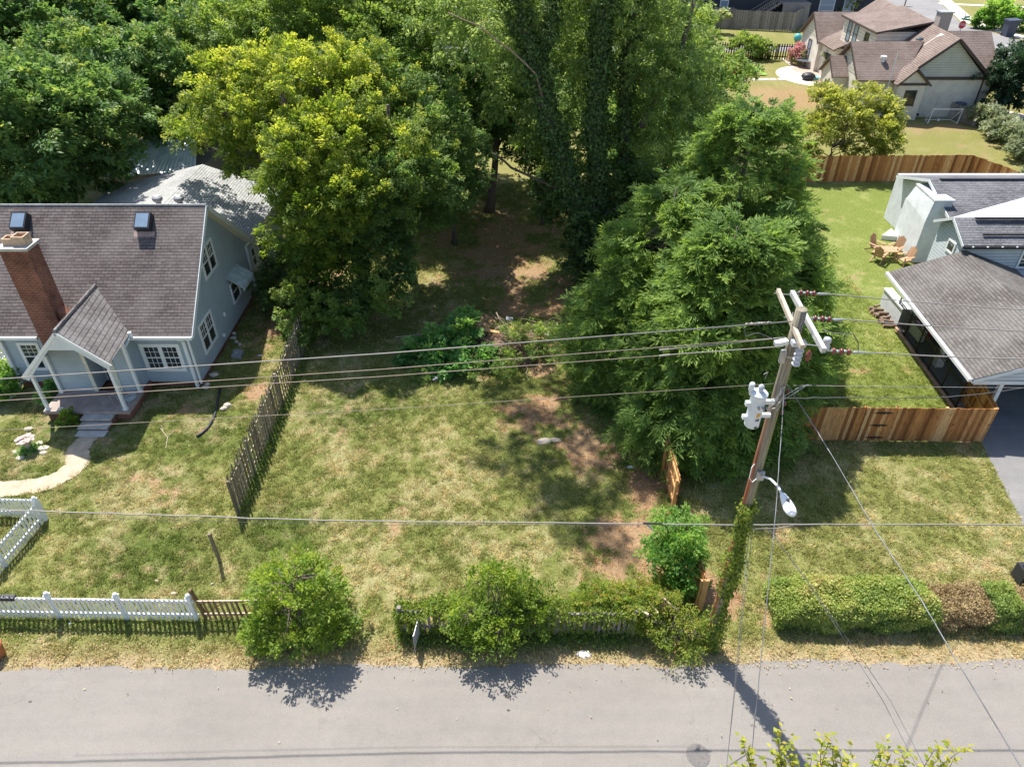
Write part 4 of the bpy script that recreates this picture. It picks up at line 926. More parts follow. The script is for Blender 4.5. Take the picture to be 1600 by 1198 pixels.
def branch_mesh(name, base, top, blobs, r0, mat, parent, rng, CC=None, ntwig=0, lean=None, segs=7, extra=None):
    mb = MB(); base = Vector(base); top = Vector(top)
    ctrl = []
    for i in range(segs+1):
        t = i/segs; p = base.lerp(top, t); p += Vector((rng.normal()*.12*t, rng.normal()*.12*t, 0))*(1 if 0 < i < segs else 0)
        ctrl.append(p)
    mb.tube(ctrl, [r0*(1.35 if i == 0 else 1-.72*i/segs) for i in range(segs+1)], 9)
    ends = []
    for b in blobs:
        c = Vector(b[:3]); h = max(.18, min(.85, (c.z-base.z)/(top.z-base.z+.01)*.72)); s = base.lerp(top, h)
        if (c-s).length < .4: continue
        mid = s.lerp(c, .5)+Vector((rng.normal()*.25, rng.normal()*.25, .25)); rr = r0*(.42 if b[3] > 2 else .3)
        mb.tube([s, s.lerp(mid,.5)+Vector((0,0,.1)), mid, mid.lerp(c,.55), c], [rr, rr*.85, rr*.65, rr*.5, rr*.3], 6); ends.append((s,mid,c,rr))
    if CC is not None and ntwig and ends:
        E_ = np.array([list(e[2]) for e in ends]); idx = rng.choice(len(CC), min(ntwig, len(CC)), replace=False)
        for i in idx:
            p = CC[i]; j = int(np.argmin(np.linalg.norm(E_-p,axis=1))); s = ends[j][1].lerp(ends[j][2], rng.uniform(.2,1)); p = Vector(p)
            m2 = s.lerp(p,.55)+Vector(rng.normal(size=3)*.12); mb.tube([s,m2,p], [max(.02,ends[j][3]*.28),.018,.007], 4, cap=False)
    return mb.build(name, mat, parent, smooth=True)

def tree(name, label, cat, base, blobs, leaf, r0=.25, clump=.6, per=60, dens=1., L=.17, W=.085, droop=0., group=None, upw=1.0, seed=0, mat=None, twigs=60, top=None, rj=.28, flat=.55, inner=.25, lower=.35, leafdown=0., fold=.0, bmat='bark', grad=.35):
    rng = np.random.default_rng(seed+100)
    root = thing(name, label, cat, tuple(base), group)
    P, CC, OUT, idx, off, cd, cn = crown_points(blobs, rng, clump, per, dens, inner, flat, droop, lower)
    N = len(P)
    sd = np.sign(np.sum(off*np.cross(cd,cn)[idx],1,keepdims=True))
    D = unit(cd[idx]*.7+np.cross(cd,cn)[idx]*sd*.8+rng.normal(size=(N,3))*.35+np.array([0,0,-leafdown]))
    Nn = unit(cn[idx]*upw+rng.normal(size=(N,3))*.42+np.array([0,0,.25]))
    Nn = unit(Nn - D*np.sum(D*Nn,1,keepdims=True))
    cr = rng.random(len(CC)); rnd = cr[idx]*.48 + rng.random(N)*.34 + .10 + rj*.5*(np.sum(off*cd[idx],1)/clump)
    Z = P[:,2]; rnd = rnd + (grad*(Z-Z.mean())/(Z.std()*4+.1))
    sc = rng.uniform(.6,1.25,N)
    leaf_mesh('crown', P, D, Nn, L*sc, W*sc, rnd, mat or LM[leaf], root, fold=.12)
    if r0: 
        B = np.array([b[:3] for b in blobs]); t_ = top if top is not None else (B[:,0].mean(), B[:,1].mean(), B[:,2].max())
        branch_mesh('trunk', base, t_, blobs, r0, M[bmat], root, rng, CC, twigs)
    return root
def bl(u, v, Y, r, rz=None):
    p = A(u, v, Y); return (p.x, p.y, max(p.z, .3), r, rz or r*.85)

# ---- woods on the left, behind the bungalow
wd = [
 ('big_leaf_tree','dark big-leaved tree leaning over the shed at the far left edge', [bl(40,250,37,3.6),(*A(90,200,39,)[:3],3.2),bl(-20,190,38,4),bl(120,280,39,2.2),bl(30,310,38,2.2),bl(140,235,41,1.6),bl(130,170,41,3.0),bl(-30,320,37,2.5)], (-27,39,0)),
 ('shade_tree','dark green shade tree rising right behind the corrugated shed roof', [bl(205,130,48,3.4),bl(290,150,49,2.8),bl(175,175,47,2.2),bl(150,110,48,3.6),bl(310,120,49,2.8),bl(250,90,49,3.5),bl(240,212,46.5,.9),bl(245,165,49,2.0)], (-22,49.5,0)),
 ('shade_tree','mid green treetop in the upper left corner of the photo', [bl(30,80,52,5),bl(-30,30,53,5),bl(110,40,54,4.6),bl(60,130,50,4),bl(-40,120,50,5)], (-35,52,0)),
 ('shade_tree','mid green treetop at the top edge left of the yellow green tree', [bl(210,20,58,5.2),bl(290,50,56,4.4),bl(150,0,60,5),bl(340,0,58,5),bl(350,90,55,3.0),bl(250,-30,60,5)], (-27,59,0)),
 ('shade_tree','far green treetop seen at the top edge just left of the yellow green tree', [bl(400,20,62,5),bl(460,-10,64,5),bl(380,-30,66,6),bl(430,70,60,3.5)], (-20,63,0)),
]
for i, (n_, lb_, bs, base) in enumerate(wd):
    tree(n_, lb_, 'tree', base, bs, 'woods', .32, clump=.62, per=62, dens=.62 if i == 1 else .95, L=.30, W=.13, seed=i, group='trees of the left woods', twigs=30, rj=.22, leafdown=.25)
# row far behind closing the view under the crowns
for i, x in enumerate((-52,-43,-34,-25,-16)):
    tree('background_tree', ['background tree in the distant row behind the left woods, farthest left', 'background tree in the distant row, second from the left behind the woods', 'background tree in the distant row behind the middle of the left woods', 'background tree in the distant row behind the shed tree', 'background tree in the distant row behind the yellow green tree'][i], 'tree', (x,78+3*(i % 2),0),
         [(x,78,6,5.5,5),(x+3,76,3,4,3),(x-3,80,9,4.5,4),(x+1,78,11,4,3.5)], 'woods', .35, clump=.9, per=34, dens=.8, L=.45, W=.2, seed=40+i, group='distant row of trees', twigs=0)
# ---- yellow green tree
yb = [bl(350,175,37,2.2),bl(430,140,37,2.6),bl(510,150,35.5,2.7),bl(470,235,32.4,2.4),bl(560,215,32.6,2.3),bl(440,290,31.2,1.4),bl(495,330,30.8,2.1),bl(545,300,30.8,1.8),bl(530,420,31.3,1.8),bl(490,400,32,1.3),bl(300,215,38,1.1),bl(385,235,36,1.5),bl(340,120,38,1.3),bl(495,465,30.4,.8),bl(540,110,36.5,1.6),bl(410,200,35.5,1.7)]
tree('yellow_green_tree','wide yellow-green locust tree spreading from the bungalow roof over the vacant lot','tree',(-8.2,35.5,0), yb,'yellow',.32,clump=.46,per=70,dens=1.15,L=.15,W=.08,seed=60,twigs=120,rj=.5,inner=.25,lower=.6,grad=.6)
yb2 = [bl(600,200,36,2.6),bl(655,190,37,2.4),bl(600,300,31.6,1.9),bl(650,285,33,1.9),bl(595,395,31.8,1.7),bl(700,225,37,1.7),bl(680,335,34,1.1),bl(620,435,30.8,.9),bl(560,460,30.2,1.0),bl(560,370,31.5,1.5),bl(630,350,32.8,1.3),bl(580,130,37.5,2.0)]
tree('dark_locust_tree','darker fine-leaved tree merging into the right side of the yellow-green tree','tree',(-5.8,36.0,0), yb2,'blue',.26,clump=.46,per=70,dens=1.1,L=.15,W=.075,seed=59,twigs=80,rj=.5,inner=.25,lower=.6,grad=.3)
tree('dark_shrub','dark small-leaved evergreen bush growing by the bungalow rear corner','shrub',(-11.6,33,0),[bl(430,435,33,1.3),bl(465,410,33.5,1.1),bl(440,470,31.5,.9)],'ivy',.07,clump=.32,per=60,L=.12,W=.07,seed=61,twigs=20)
tree('vine_thicket','leafy vine thicket swallowing the end of the weathered picket fence','shrub',(-9.6,30,0),[bl(470,500,29,.9),bl(480,460,30.5,1.2),bl(500,490,29.6,1.1),bl(540,500,29,1.0),bl(590,460,30,1.1),bl(460,530,28,.5)],'mid',.05,clump=.34,per=60,L=.13,W=.08,seed=62,twigs=20)
# ---- green trees filling the top between
tree('green_tree','mid green tree behind the yellow green tree, left of the top centre','tree',(-11,49,0),[bl(440,50,49,4.2),bl(520,20,50,4.4),bl(400,100,47,3),bl(560,80,47,3.8),bl(480,-10,52,5),bl(370,40,50,3)],'mid',.35,clump=.6,per=60,L=.2,W=.1,seed=63)
tree('green_tree','tall darker green tree at the top centre left of the bare leaning limb','tree',(-4,47,0),[bl(640,40,47,3.8),bl(600,110,45,3.4),bl(690,90,45,2.6),bl(610,0,50,4.5),bl(660,150,43,2.2),bl(700,20,48,3.4),bl(720,-40,52,3.4)],'mid',.4,clump=.55,per=56,dens=.75,L=.2,W=.09,seed=64,leafdown=.3)
tree('green_tree','dark leafy tree hanging above the gap at the back of the shaded ground','tree',(-1.5,45,0),[bl(800,100,46,2.0),bl(775,200,45,1.2),bl(845,150,46,1.8),bl(760,130,47,2.0),bl(800,185,44,1.7),bl(745,180,50,1.6),bl(820,120,45,2.2),bl(860,195,43.5,1.4),bl(720,130,45,2.4)],'woods',.28,clump=.5,per=56,L=.2,W=.1,seed=58,leafdown=.3)
tree('green_tree','deep-shaded tree closing the view between the ivy-covered trunks and the far lawn','tree',(3,52,0),[bl(790,160,51,2.4),bl(845,180,51,2.2),bl(765,195,50,1.3),bl(905,175,50,2.5),bl(965,195,49,2.8),bl(1040,180,50,3),bl(880,110,52,3),bl(730,175,51,2.2),bl(1010,250,47,2.0),bl(925,250,47,1.8),bl(1090,215,48,2)],'woods',.25,clump=.6,per=50,L=.24,W=.12,seed=57,leafdown=.3)
tree('understory_tree','low dark understory tree hanging over the shaded ground at the lot centre','tree',(-3.5,40,0),[bl(700,240,40,1.9),bl(720,285,38.5,1.5),bl(690,295,38,1.0),bl(690,200,42,2)],'woods',.16,clump=.45,per=56,L=.2,W=.1,seed=65,leafdown=.3)
# ---- big ivy covered trunks with drooping pale leaves
ib_ = [bl(850,60,40.5,2.2),bl(960,40,41,3.0),bl(1015,85,38.5,2.5),bl(1068,115,39,2.0),bl(770,50,38.5,2.6),bl(1040,170,37.5,2.3),bl(1080,180,38,1.9),bl(1100,170,38.5,1.4),bl(890,180,40,1.8),bl(800,150,38.5,1.3),bl(1020,250,37.5,2.0),bl(870,-10,40,3.2),bl(960,-40,39.5,3.4),bl(1010,-10,40,2.8),bl(760,-20,40,3.0),bl(690,15,39.5,1.9),bl(1025,30,41,2.2),bl(880,265,38.8,1.2),bl(905,95,38.2,1.4),bl(1000,110,37,1.3),bl(960,180,39.5,1.5),bl(835,215,38.5,.9),bl(1070,110,36.6,1.2)]
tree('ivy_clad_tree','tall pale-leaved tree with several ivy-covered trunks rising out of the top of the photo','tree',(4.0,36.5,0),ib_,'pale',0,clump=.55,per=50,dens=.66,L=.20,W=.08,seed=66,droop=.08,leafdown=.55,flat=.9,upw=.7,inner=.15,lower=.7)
_hi = [(x_-1.7,y_,z_,a_,b_) for x_,y_,z_,a_,b_ in [(-2,33,19.3,1.5,1.2),(-1,30.5,20.2,1.4,1.0),(2,34,18.8,1.8,1.4),(-3,35,18.4,1.6,1.2),(-3.5,31.5,19.2,1.1,.9),(-1.3,28.6,19.6,1.2,.9),(.3,35.5,21.5,2.2,1.6),(4,36,20,3,2),(-2.3,29.8,19,.9,.7),(0.6,32.2,19.6,1.2,.9),(-.6,27.6,20,.9,.7),(1.6,30.2,20,1.0,.7)]]
ivr = [o for o in C.objects if o.get('label','').startswith('tall pale-leaved')][0]
_rg = np.random.default_rng(77); P_, CC_, OUT_, id_, of_, cd_, cn_ = crown_points(_hi, _rg, .6, 44, .5, .2)
_D = unit(cd_[id_]+_rg.normal(size=P_.shape)*.5+np.array([0,0,-.8])); _N = unit(cn_[id_]+_rg.normal(size=P_.shape)*.4); _N = unit(_N-_D*np.sum(_D*_N,1,keepdims=True))
leaf_mesh('upper_crown', P_, _D, _N, .27*_rg.uniform(.6,1.2,len(P_)), .085*_rg.uniform(.7,1.2,len(P_)), _rg.random(len(P_)), LM['pale'], ivr)
mb = MB()
for b_ in _hi: mb.tube([(3.0,37,15.5),(Vector((3.0,37,15.5)).lerp(Vector(b_[:3]),.5)+Vector((0,0,.8))),b_[:3]], [.16,.10,.04], 6)
mb.build('limb', M['bark'], ivr)
ivt = [o for o in C.objects if o.get('label','').startswith('tall pale-leaved')][0]
rng = np.random.default_rng(5)
trs = [([G(925,455)+Vector((0,0,0)), A(905,330,36), A(870,230,36), A(838,110,36.5), A(805,0,37), A(790,-120,38)], .42),
       ([G(945,450), A(940,330,36.3), A(930,200,36.6), A(938,80,37), A(945,-60,37.5)], .40),
       ([G(965,440), A(985,320,36.8), A(975,200,37.5), A(985,60,38), A(1010,-60,38.5)], .28),
       ([A(870,230,36.2), A(840,115,35.8), A(800,80,35.4), A(750,40,35), A(700,20,34.8)], .05),
       ([A(905,300,36), A(860,290,36.5), A(800,262,37.5), A(770,240,38)], .09),
       ([A(838,110,36.5), A(862,40,37), A(870,-60,38)], .2),
       ([A(1000,200,37.5), A(1060,90,38), A(1090,-20,39)], .16)]
for i, (pp, r_) in enumerate(trs):
    mb = MB(); pts = []
    for a0, a1 in zip(pp[:-1], pp[1:]):
        for t in (0,.5): pts.append(a0.lerp(a1,t)+Vector(rng.normal(size=3)*.05))
    pts.append(pp[-1]); n_ = len(pts)
    mb.tube(pts, [r_*(1.25 if k == 0 else 1-.5*k/n_) for k in range(n_)], 9)
    mb.build('trunk' if i < 3 else 'limb', M['bark'] if i != 3 else M['twig'], ivt, smooth=True)
def ivy_on(name, pts, rads, n, parent, leaf='ivy', L=.13, W=.12, seed=1, thick=.16, rnd0=0., side=None):
    rng = np.random.default_rng(seed); pts = np.array([list(p) for p in pts]); seg = np.linalg.norm(np.diff(pts,axis=0),axis=1); cum = np.concatenate([[0],np.cumsum(seg)])
    s = rng.random(n)*cum[-1]; i = np.clip(np.searchsorted(cum,s)-1,0,len(seg)-1); t = (s-cum[i])/seg[i]
    c = pts[i]+(pts[i+1]-pts[i])*t[:,None]; rad = np.interp(s, cum, rads); d = unit(pts[i+1]-pts[i])
    ra = unit(np.cross(d, rng.normal(size=(n,3))))
    if side is not None: ra = unit(ra+np.array(side)*.8)
    lump = 1+.5*np.sin(s*2.3+seed)+.4*np.sin(s*5.1)
    P = c+ra*(rad+np.abs(rng.normal(size=n))*thick*np.clip(lump,.3,2))[:,None]
    D = unit(rng.normal(size=(n,3))*.6+np.array([0,0,-.6])+ra*.3); Nn = unit(ra+rng.normal(size=(n,3))*.35+np.array([0,0,.3])); Nn = unit(Nn-D*np.sum(D*Nn,1,keepdims=True))
    return leaf_mesh(name, P, D, Nn, L*rng.uniform(.6,1.3,n), W*rng.uniform(.6,1.3,n), rng.random(n)+rnd0, LM[leaf], parent)
for i in range(3): ivy_on('ivy', trs[i][0], [trs[i][1]*1.25]+[trs[i][1]*.9]*(len(trs[i][0])-1), 16000 if i < 2 else 9000, ivt, seed=i, thick=.22, L=.15, W=.13)
ivy_on('ivy', trs[5][0], [.2,.2,.2], 4000, ivt, seed=9, thick=.18)
tree('ivy_mound','mound of dark ivy and brush at the foot of the ivy-covered trunks','shrub',(4.2,33,0),[bl(905,400,34.5,1.1),bl(945,420,34,1.2),bl(920,350,35,1.0),bl(980,350,35.5,1.3),bl(870,330,36.5,.9),bl(1000,300,36,1.5),bl(860,300,38,1.0)],'ivy',.06,clump=.4,per=70,L=.15,W=.12,seed=67,twigs=10)
# bushes at the back of the shaded ground
for i, (u, v, Y, r_) in enumerate(((640,262,45,2.4),(850,255,43,1.5),(600,240,47,2.8),(1000,230,44,2.5),(735,205,52,1.6))):
    tree('understory_bush', ['dark understory bush at the back left of the shaded ground','dark understory bush just left of the ivy-covered trunks','dark understory bush hidden deepest behind the yellow green tree','dark understory bush behind the ivy-covered trunks','small understory bush near the gap to the far lawn'][i],'shrub',tuple(Vector((A(u,v,Y).x,Y,0))),[bl(u,v,Y,r_),bl(u+20,v+12,Y-.8,r_*.7),bl(u-25,v-15,Y+1,r_*.8),bl(u,v-40,Y+1,r_)],'woods',.1,clump=.5,per=44,L=.22,W=.11,seed=70+i,twigs=6,group='understory bushes')
# ---- red cedars
def spray_template(rng, n_sub=13, length=1.0):
    P = []; D = []; Rr = []
    ax = lambda t: np.array([t*length, 0, .10*t-.22*t*t])
    for j in range(n_sub):
        t = .15+.85*j/n_sub; side = -1 if j % 2 else 1; b = ax(t); ln = .42*(1.15-t)*length+.08
        ang = side*rng.uniform(.45,.9); d = np.array([math.cos(ang), math.sin(ang), rng.uniform(-.25,.2)])
        for k in range(4):
            q = b+d*ln*(k/4); dd = d+rng.normal(size=3)*.25; P.append(q); D.append(dd); Rr.append(.25+.45*k/4+.3*t)
    for k in range(6): t = .3+.7*k/6; P.append(ax(t)); D.append(np.array([1,rng.normal()*.2,-.1])); Rr.append(.5*t+.3)
    return np.array(P), unit(np.array(D)), np.array(Rr)
def cedar(label, base, h, rad, nspray, seed, r0=.22, prof=None, skirt=.35):
    rng = np.random.default_rng(seed); root = thing('red_cedar', label, 'tree', tuple(base), 'red cedars by the cedar fence')
    T = [spray_template(rng) for _ in range(5)]
    nb = int(nspray/34); bz = skirt+(h-skirt)*(1-np.sqrt(rng.random(nb))**1.1); bz = np.where(rng.random(nb) < .04, h-.6, bz)
    bth = (np.arange(nb)*2.39996+rng.normal(size=nb)*.25); bf = 1-(bz-skirt)/(h-skirt)
    bl_ = rad*np.clip(bf,0,1)**.42*rng.uniform(.70,1.10,nb)*(1+.16*np.sin(bth*3+seed))*np.where(bz < 1.6, .8+.2*bz/1.6, 1)+.25
    bi = rng.integers(0,nb,nspray); u = rng.random(nspray)**.45
    ang = rng.normal(size=nspray)*(.22+.14*u); th = bth[bi]+ang; rr = bl_[bi]*(.22+.78*u)*np.cos(ang*1.4); zz = bz[bi]; f = bf[bi]
    lift = .16*bl_[bi]; cz = zz+lift*u-.24*bl_[bi]*u**2.4+rng.normal(size=nspray)*.30
    cx = base[0]+np.cos(th)*rr; cy = base[1]+np.sin(th)*rr
    c = np.stack([cx,cy,np.maximum(cz,.15)],1)
    yaw = bth[bi]+ang*2.2+rng.normal(size=nspray)*.35; pit = rng.normal(size=nspray)*.22+.25-.55*u+.5*(1-f)*.6; sc = rng.uniform(.4,1.25,nspray)*np.where(f < .25,.8,1)
    PP = []; DD = []; RR = []; NN = []
    fx = np.stack([np.cos(yaw)*np.cos(pit), np.sin(yaw)*np.cos(pit), np.sin(pit)],1); sy = np.stack([-np.sin(yaw), np.cos(yaw), 0*yaw],1); uz = np.cross(fx,sy)
    roll = rng.normal(size=nspray)*.5; s2 = sy*np.cos(roll)[:,None]+uz*np.sin(roll)[:,None]; u2 = np.cross(fx,s2)
    tid = rng.integers(0,5,nspray); cr = rng.random(nb)[bi]*.7+rng.random(nspray)*.3
    for k in range(5):
        m_ = np.where(tid == k)[0]; Pt, Dt, Rt = T[k]
        loc = Pt[None]*sc[m_][:,None,None]
        w_ = loc[...,0:1]*fx[m_][:,None]+loc[...,1:2]*s2[m_][:,None]+loc[...,2:3]*u2[m_][:,None]+(c[m_]-fx[m_]*.35*sc[m_][:,None])[:,None]
        d_ = Dt[None,:,0:1]*fx[m_][:,None]+Dt[None,:,1:2]*s2[m_][:,None]+Dt[None,:,2:3]*u2[m_][:,None]
        PP.append(w_.reshape(-1,3)); DD.append(unit(d_.reshape(-1,3))); NN.append(np.repeat(u2[m_],len(Pt),0))
        RR.append((Rt[None]*.45+cr[m_][:,None]*.35+.12*u[m_][:,None]).reshape(-1))
    P = np.concatenate(PP); D = np.concatenate(DD); Nn = np.concatenate(NN); rn = np.concatenate(RR); N = len(P)
    Nn = unit(Nn+rng.normal(size=(N,3))*.45); Nn = unit(Nn-D*np.sum(D*Nn,1,keepdims=True)); rn = rn+rng.normal(size=N)*.1
    k = P[:,2] > .08
    leaf_mesh('crown', P[k], D[k], Nn[k], rng.uniform(.13,.26,N)[k], rng.uniform(.035,.06,N)[k], rn[k], LM['cedar'], root)
    mb = MB(); b = Vector(base); mb.tube([b, b+Vector((.1,0,h*.35)), b+Vector((0,.1,h*.7)), b+Vector((0,0,h))], [r0*1.3,r0*.9,r0*.5,.02], 9)
    for i in range(90):
        z = rng.uniform(.5,h*.9); t = rng.random()*2*math.pi; fz = 1-z/h; r_ = rad*fz**.72*rng.uniform(.6,.95)
        d = Vector((math.cos(t),math.sin(t),0)); s = b+Vector((0,0,z+.1*r_)); mb.tube([s, s+d*r_*.5+Vector((0,0,.12)), s+d*r_+Vector((0,0,-.1*r_))], [.045*fz+.02,.03*fz+.012,.008], 5, cap=False)
        if i % 2 == 0:
            for q in range(3):
                e = s+d*r_*rng.uniform(.5,.95); mb.tube([e, e+Vector(rng.normal(size=3)*.3)+d*.2], [.012,.004], 3, cap=False)
    mb.build('trunk', M['redbark'], root, smooth=True)
    return root
cedar('tall red cedar at the back of the evergreen clump by the right lawn', (9.4,28.2,0), 11.2, 4.3, 7200, 1)
cedar('broad red cedar in front, its boughs drooping over the cedar fence and divider', (7.9,23.3,0), 8.6, 4.1, 7600, 2)
cedar('lower red cedar on the vacant lot side of the evergreen clump', (6.3,26.4,0), 8.8, 4.2, 6400, 3, .16)
cedar('small red cedar squeezed behind the utility pole against the right lawn', (10.9,25.6,0), 8.0, 2.7, 3600, 4, .14)

# ---- shrubs in front
tree('round_shrub','big round leafy shrub at the street edge beside the brown picket section','shrub',(-6.35,12.75,0),[(-6.35,12.95,1.5,1.25,1.15),(-6.9,13.2,1.1,1.0,.9),(-5.8,13.1,1.1,1.05,.9),(-6.3,12.6,.8,1.15,.8),(-6.5,13.2,2.2,.8,.7),(-5.5,12.8,.7,.8,.6),(-7.3,12.7,.8,.7,.6),(-6.0,13.2,2.4,.55,.6)],'shrub',.06,clump=.33,per=40,dens=.72,L=.12,W=.055,seed=80,twigs=60,rj=.3,leafdown=-.2,lower=.8)
tree('straggly_shrub','loose straggly shrub growing through the middle of the vine-covered fence','shrub',(-.6,12.75,0),[(-1.3,12.6,1.5,.5,.5),(.9,13.0,1.4,.4,.4),(-.3,12.2,1.0,.6,.5),(.3,13.4,1.8,.35,.4),(-.6,12.8,1.3,.8,.8),(-1.2,13.0,.9,.6,.6),(.1,12.9,1.0,.65,.6),(-.5,12.5,.7,.75,.55),(-.9,13.4,1.7,.45,.5),(-.2,13.3,1.9,.35,.5),(.7,12.7,.9,.45,.4),(-1.7,12.8,.9,.4,.35),(-.9,12.2,.8,.45,.4),(-.6,13.2,2.3,.25,.5)],'street',.05,clump=.30,per=30,dens=.62,L=.105,W=.05,seed=81,twigs=60,leafdown=-.2,lower=.8,mat=LM['shrub'])
tree('bright_green_shrub','bright green leafy shrub against the leftover cedar fence section','shrub',(5.25,14.7,0),[(5.2,14.9,1.7,.85,.75),(5.5,15.1,2.1,.7,.6),(4.9,14.8,1.3,.7,.7),(5.3,14.4,.9,.75,.7),(5.7,14.8,1.5,.5,.6),(4.9,15.2,2.2,.5,.5)],'bright',.05,clump=.28,per=42,dens=.8,L=.11,W=.052,seed=82,twigs=40,leafdown=-.1,lower=.8)
tree('yellowish_shrub','low yellowish shrub at the foot of the utility pole where the vine fence ends','shrub',(4.7,12.5,0),[(4.6,12.7,.8,.8,.6),(5.2,12.5,.7,.6,.5),(4.1,12.8,.8,.55,.5),(4.9,12.2,.5,.7,.4),(5.5,12.7,.6,.4,.4),(4.5,13.1,1.2,.4,.4)],'street',.04,clump=.28,per=30,dens=.65,L=.085,W=.04,seed=83,twigs=50,leafdown=-.1,lower=.8,mat=LM['vine'])
tree('low_bramble','flattened yellow-green bramble lying over the right end of the vine fence','shrub',(3.2,13.4,0),[(2.3,13.3,.9,.5,.3),(3.0,13.5,1.0,.6,.35),(3.7,13.6,1.0,.6,.4),(4.3,13.5,1.0,.5,.4),(2.7,13.9,.5,.4,.25),(3.6,13.2,.8,.6,.4)],'vine',.0,clump=.2,per=40,dens=1.1,L=.08,W=.04,seed=84,lower=.7)
tree('foundation_plant','leafy green plant at the white fence corner by the bungalow','shrub',(-22.1,24.8,0),[(-22.0,24.7,.5,.6,.5),(-22.2,25.3,.7,.5,.5),(-22.4,24.1,.4,.5,.4)],'bright',.03,clump=.22,per=40,L=.13,W=.09,seed=85,twigs=10)
tree('porch_plant','small bush growing against the front of the porch left of the steps','shrub',(-18.4,22.75,0),[(-18.4,22.75,.35,.34,.32),(-18.2,22.7,.25,.25,.2)],'shrub',.02,clump=.16,per=34,L=.09,W=.06,seed=86,twigs=8)
tree('porch_side_plant','dark leafy plant between the bungalow wall and the porch side','shrub',(-19.9,24.6,0),[(-19.9,24.7,.5,.35,.45),(-20.0,24.2,.3,.4,.3)],'weed',.02,clump=.2,per=34,L=.12,W=.08,seed=87,twigs=6)
# vine fence
VF = thing('vine_covered_fence','low grey picket fence smothered in vines along the street verge','fence',(0,12.85,0))
picket_fence(VF, (-3.45,12.95), (3.75,12.85), 1.15, 'greywood', posts=(.1,2.4,4.8,7.1), rails=(.25,.9), cap=False)
rng = np.random.default_rng(3); N = 34000
x = -3.5+7.4*rng.random(N); top = 1.12+.12*np.sin(x*2.1)+.1*np.sin(x*5.3+1)+.10*(fbm(x,x*0,.5,3)-.5)*2
z = top*(1-rng.random(N)**1.7*1.0); hang = fbm(x*1.0,z*.35,.22,8,2)
y = 12.9+rng.normal(size=N)*.10+np.where(z > top-.2, rng.normal(size=N)*.13, 0)+.14*(z/1.1)
k = (hang > .40)|(z > top-.30); x, y, z = x[k], y[k], z[k]; N = len(x)
P = np.stack([x,y,z],1); D = unit(rng.normal(size=(N,3))*.6+np.array([0,-.2,-.6])); Nn = unit(rng.normal(size=(N,3))*.4+np.array([0,-.5,.7])); Nn = unit(Nn-D*np.sum(D*Nn,1,keepdims=True))
leaf_mesh('vine', P, D, Nn, rng.uniform(.05,.11,N), rng.uniform(.04,.075,N), rng.random(N)*.7+.42*(fbm(x,z,.5,77)-.2), LM['vine'], VF)
# weeds in the fence shade
def patch(name, label, cat, pts, leaf, n, L, W, seed, hgt=.12, group=None, z0=0.):
    rng = np.random.default_rng(seed); pts = np.array(pts); i = rng.integers(0,len(pts),n)
    c = pts[i,:2]+rng.normal(size=(n,2))*pts[i,2:3]*.5; z = z0+np.abs(rng.normal(size=n))*hgt
    P = np.concatenate([c,z[:,None]],1); D = unit(rng.normal(size=(n,3))*.7+np.array([0,0,.5])); Nn = unit(rng.normal(size=(n,3))*.4+np.array([0,0,1])); Nn = unit(Nn-D*np.sum(D*Nn,1,keepdims=True))
    o = leaf_mesh(name, P, D, Nn, rng.uniform(.6,1.3,n)*L, rng.uniform(.6,1.3,n)*W, rng.random(n), LM[leaf]); tag(o, label, cat, group); return o
o = patch('fence_weeds','',  'weeds', [(-3.3+.35*i,12.65,.35) for i in range(20)], 'mid', 4200, .09, .045, 4, .07); o['kind'] = 'stuff'; del o['label']; del o['category']
o = patch('fence_weeds','',  'weeds', [(-18+.3*i,13.15,.3) for i in range(33)], 'mid', 2300, .07, .035, 5, .05); o['kind'] = 'stuff'; del o['label']; del o['category']
o = patch('fence_weeds','',  'weeds', [(-9.7+.0*i,18+.4*i,.22) for i in range(36)], 'mid', 4200, .085, .04, 6, .08); o['kind'] = 'stuff'; del o['label']; del o['category']
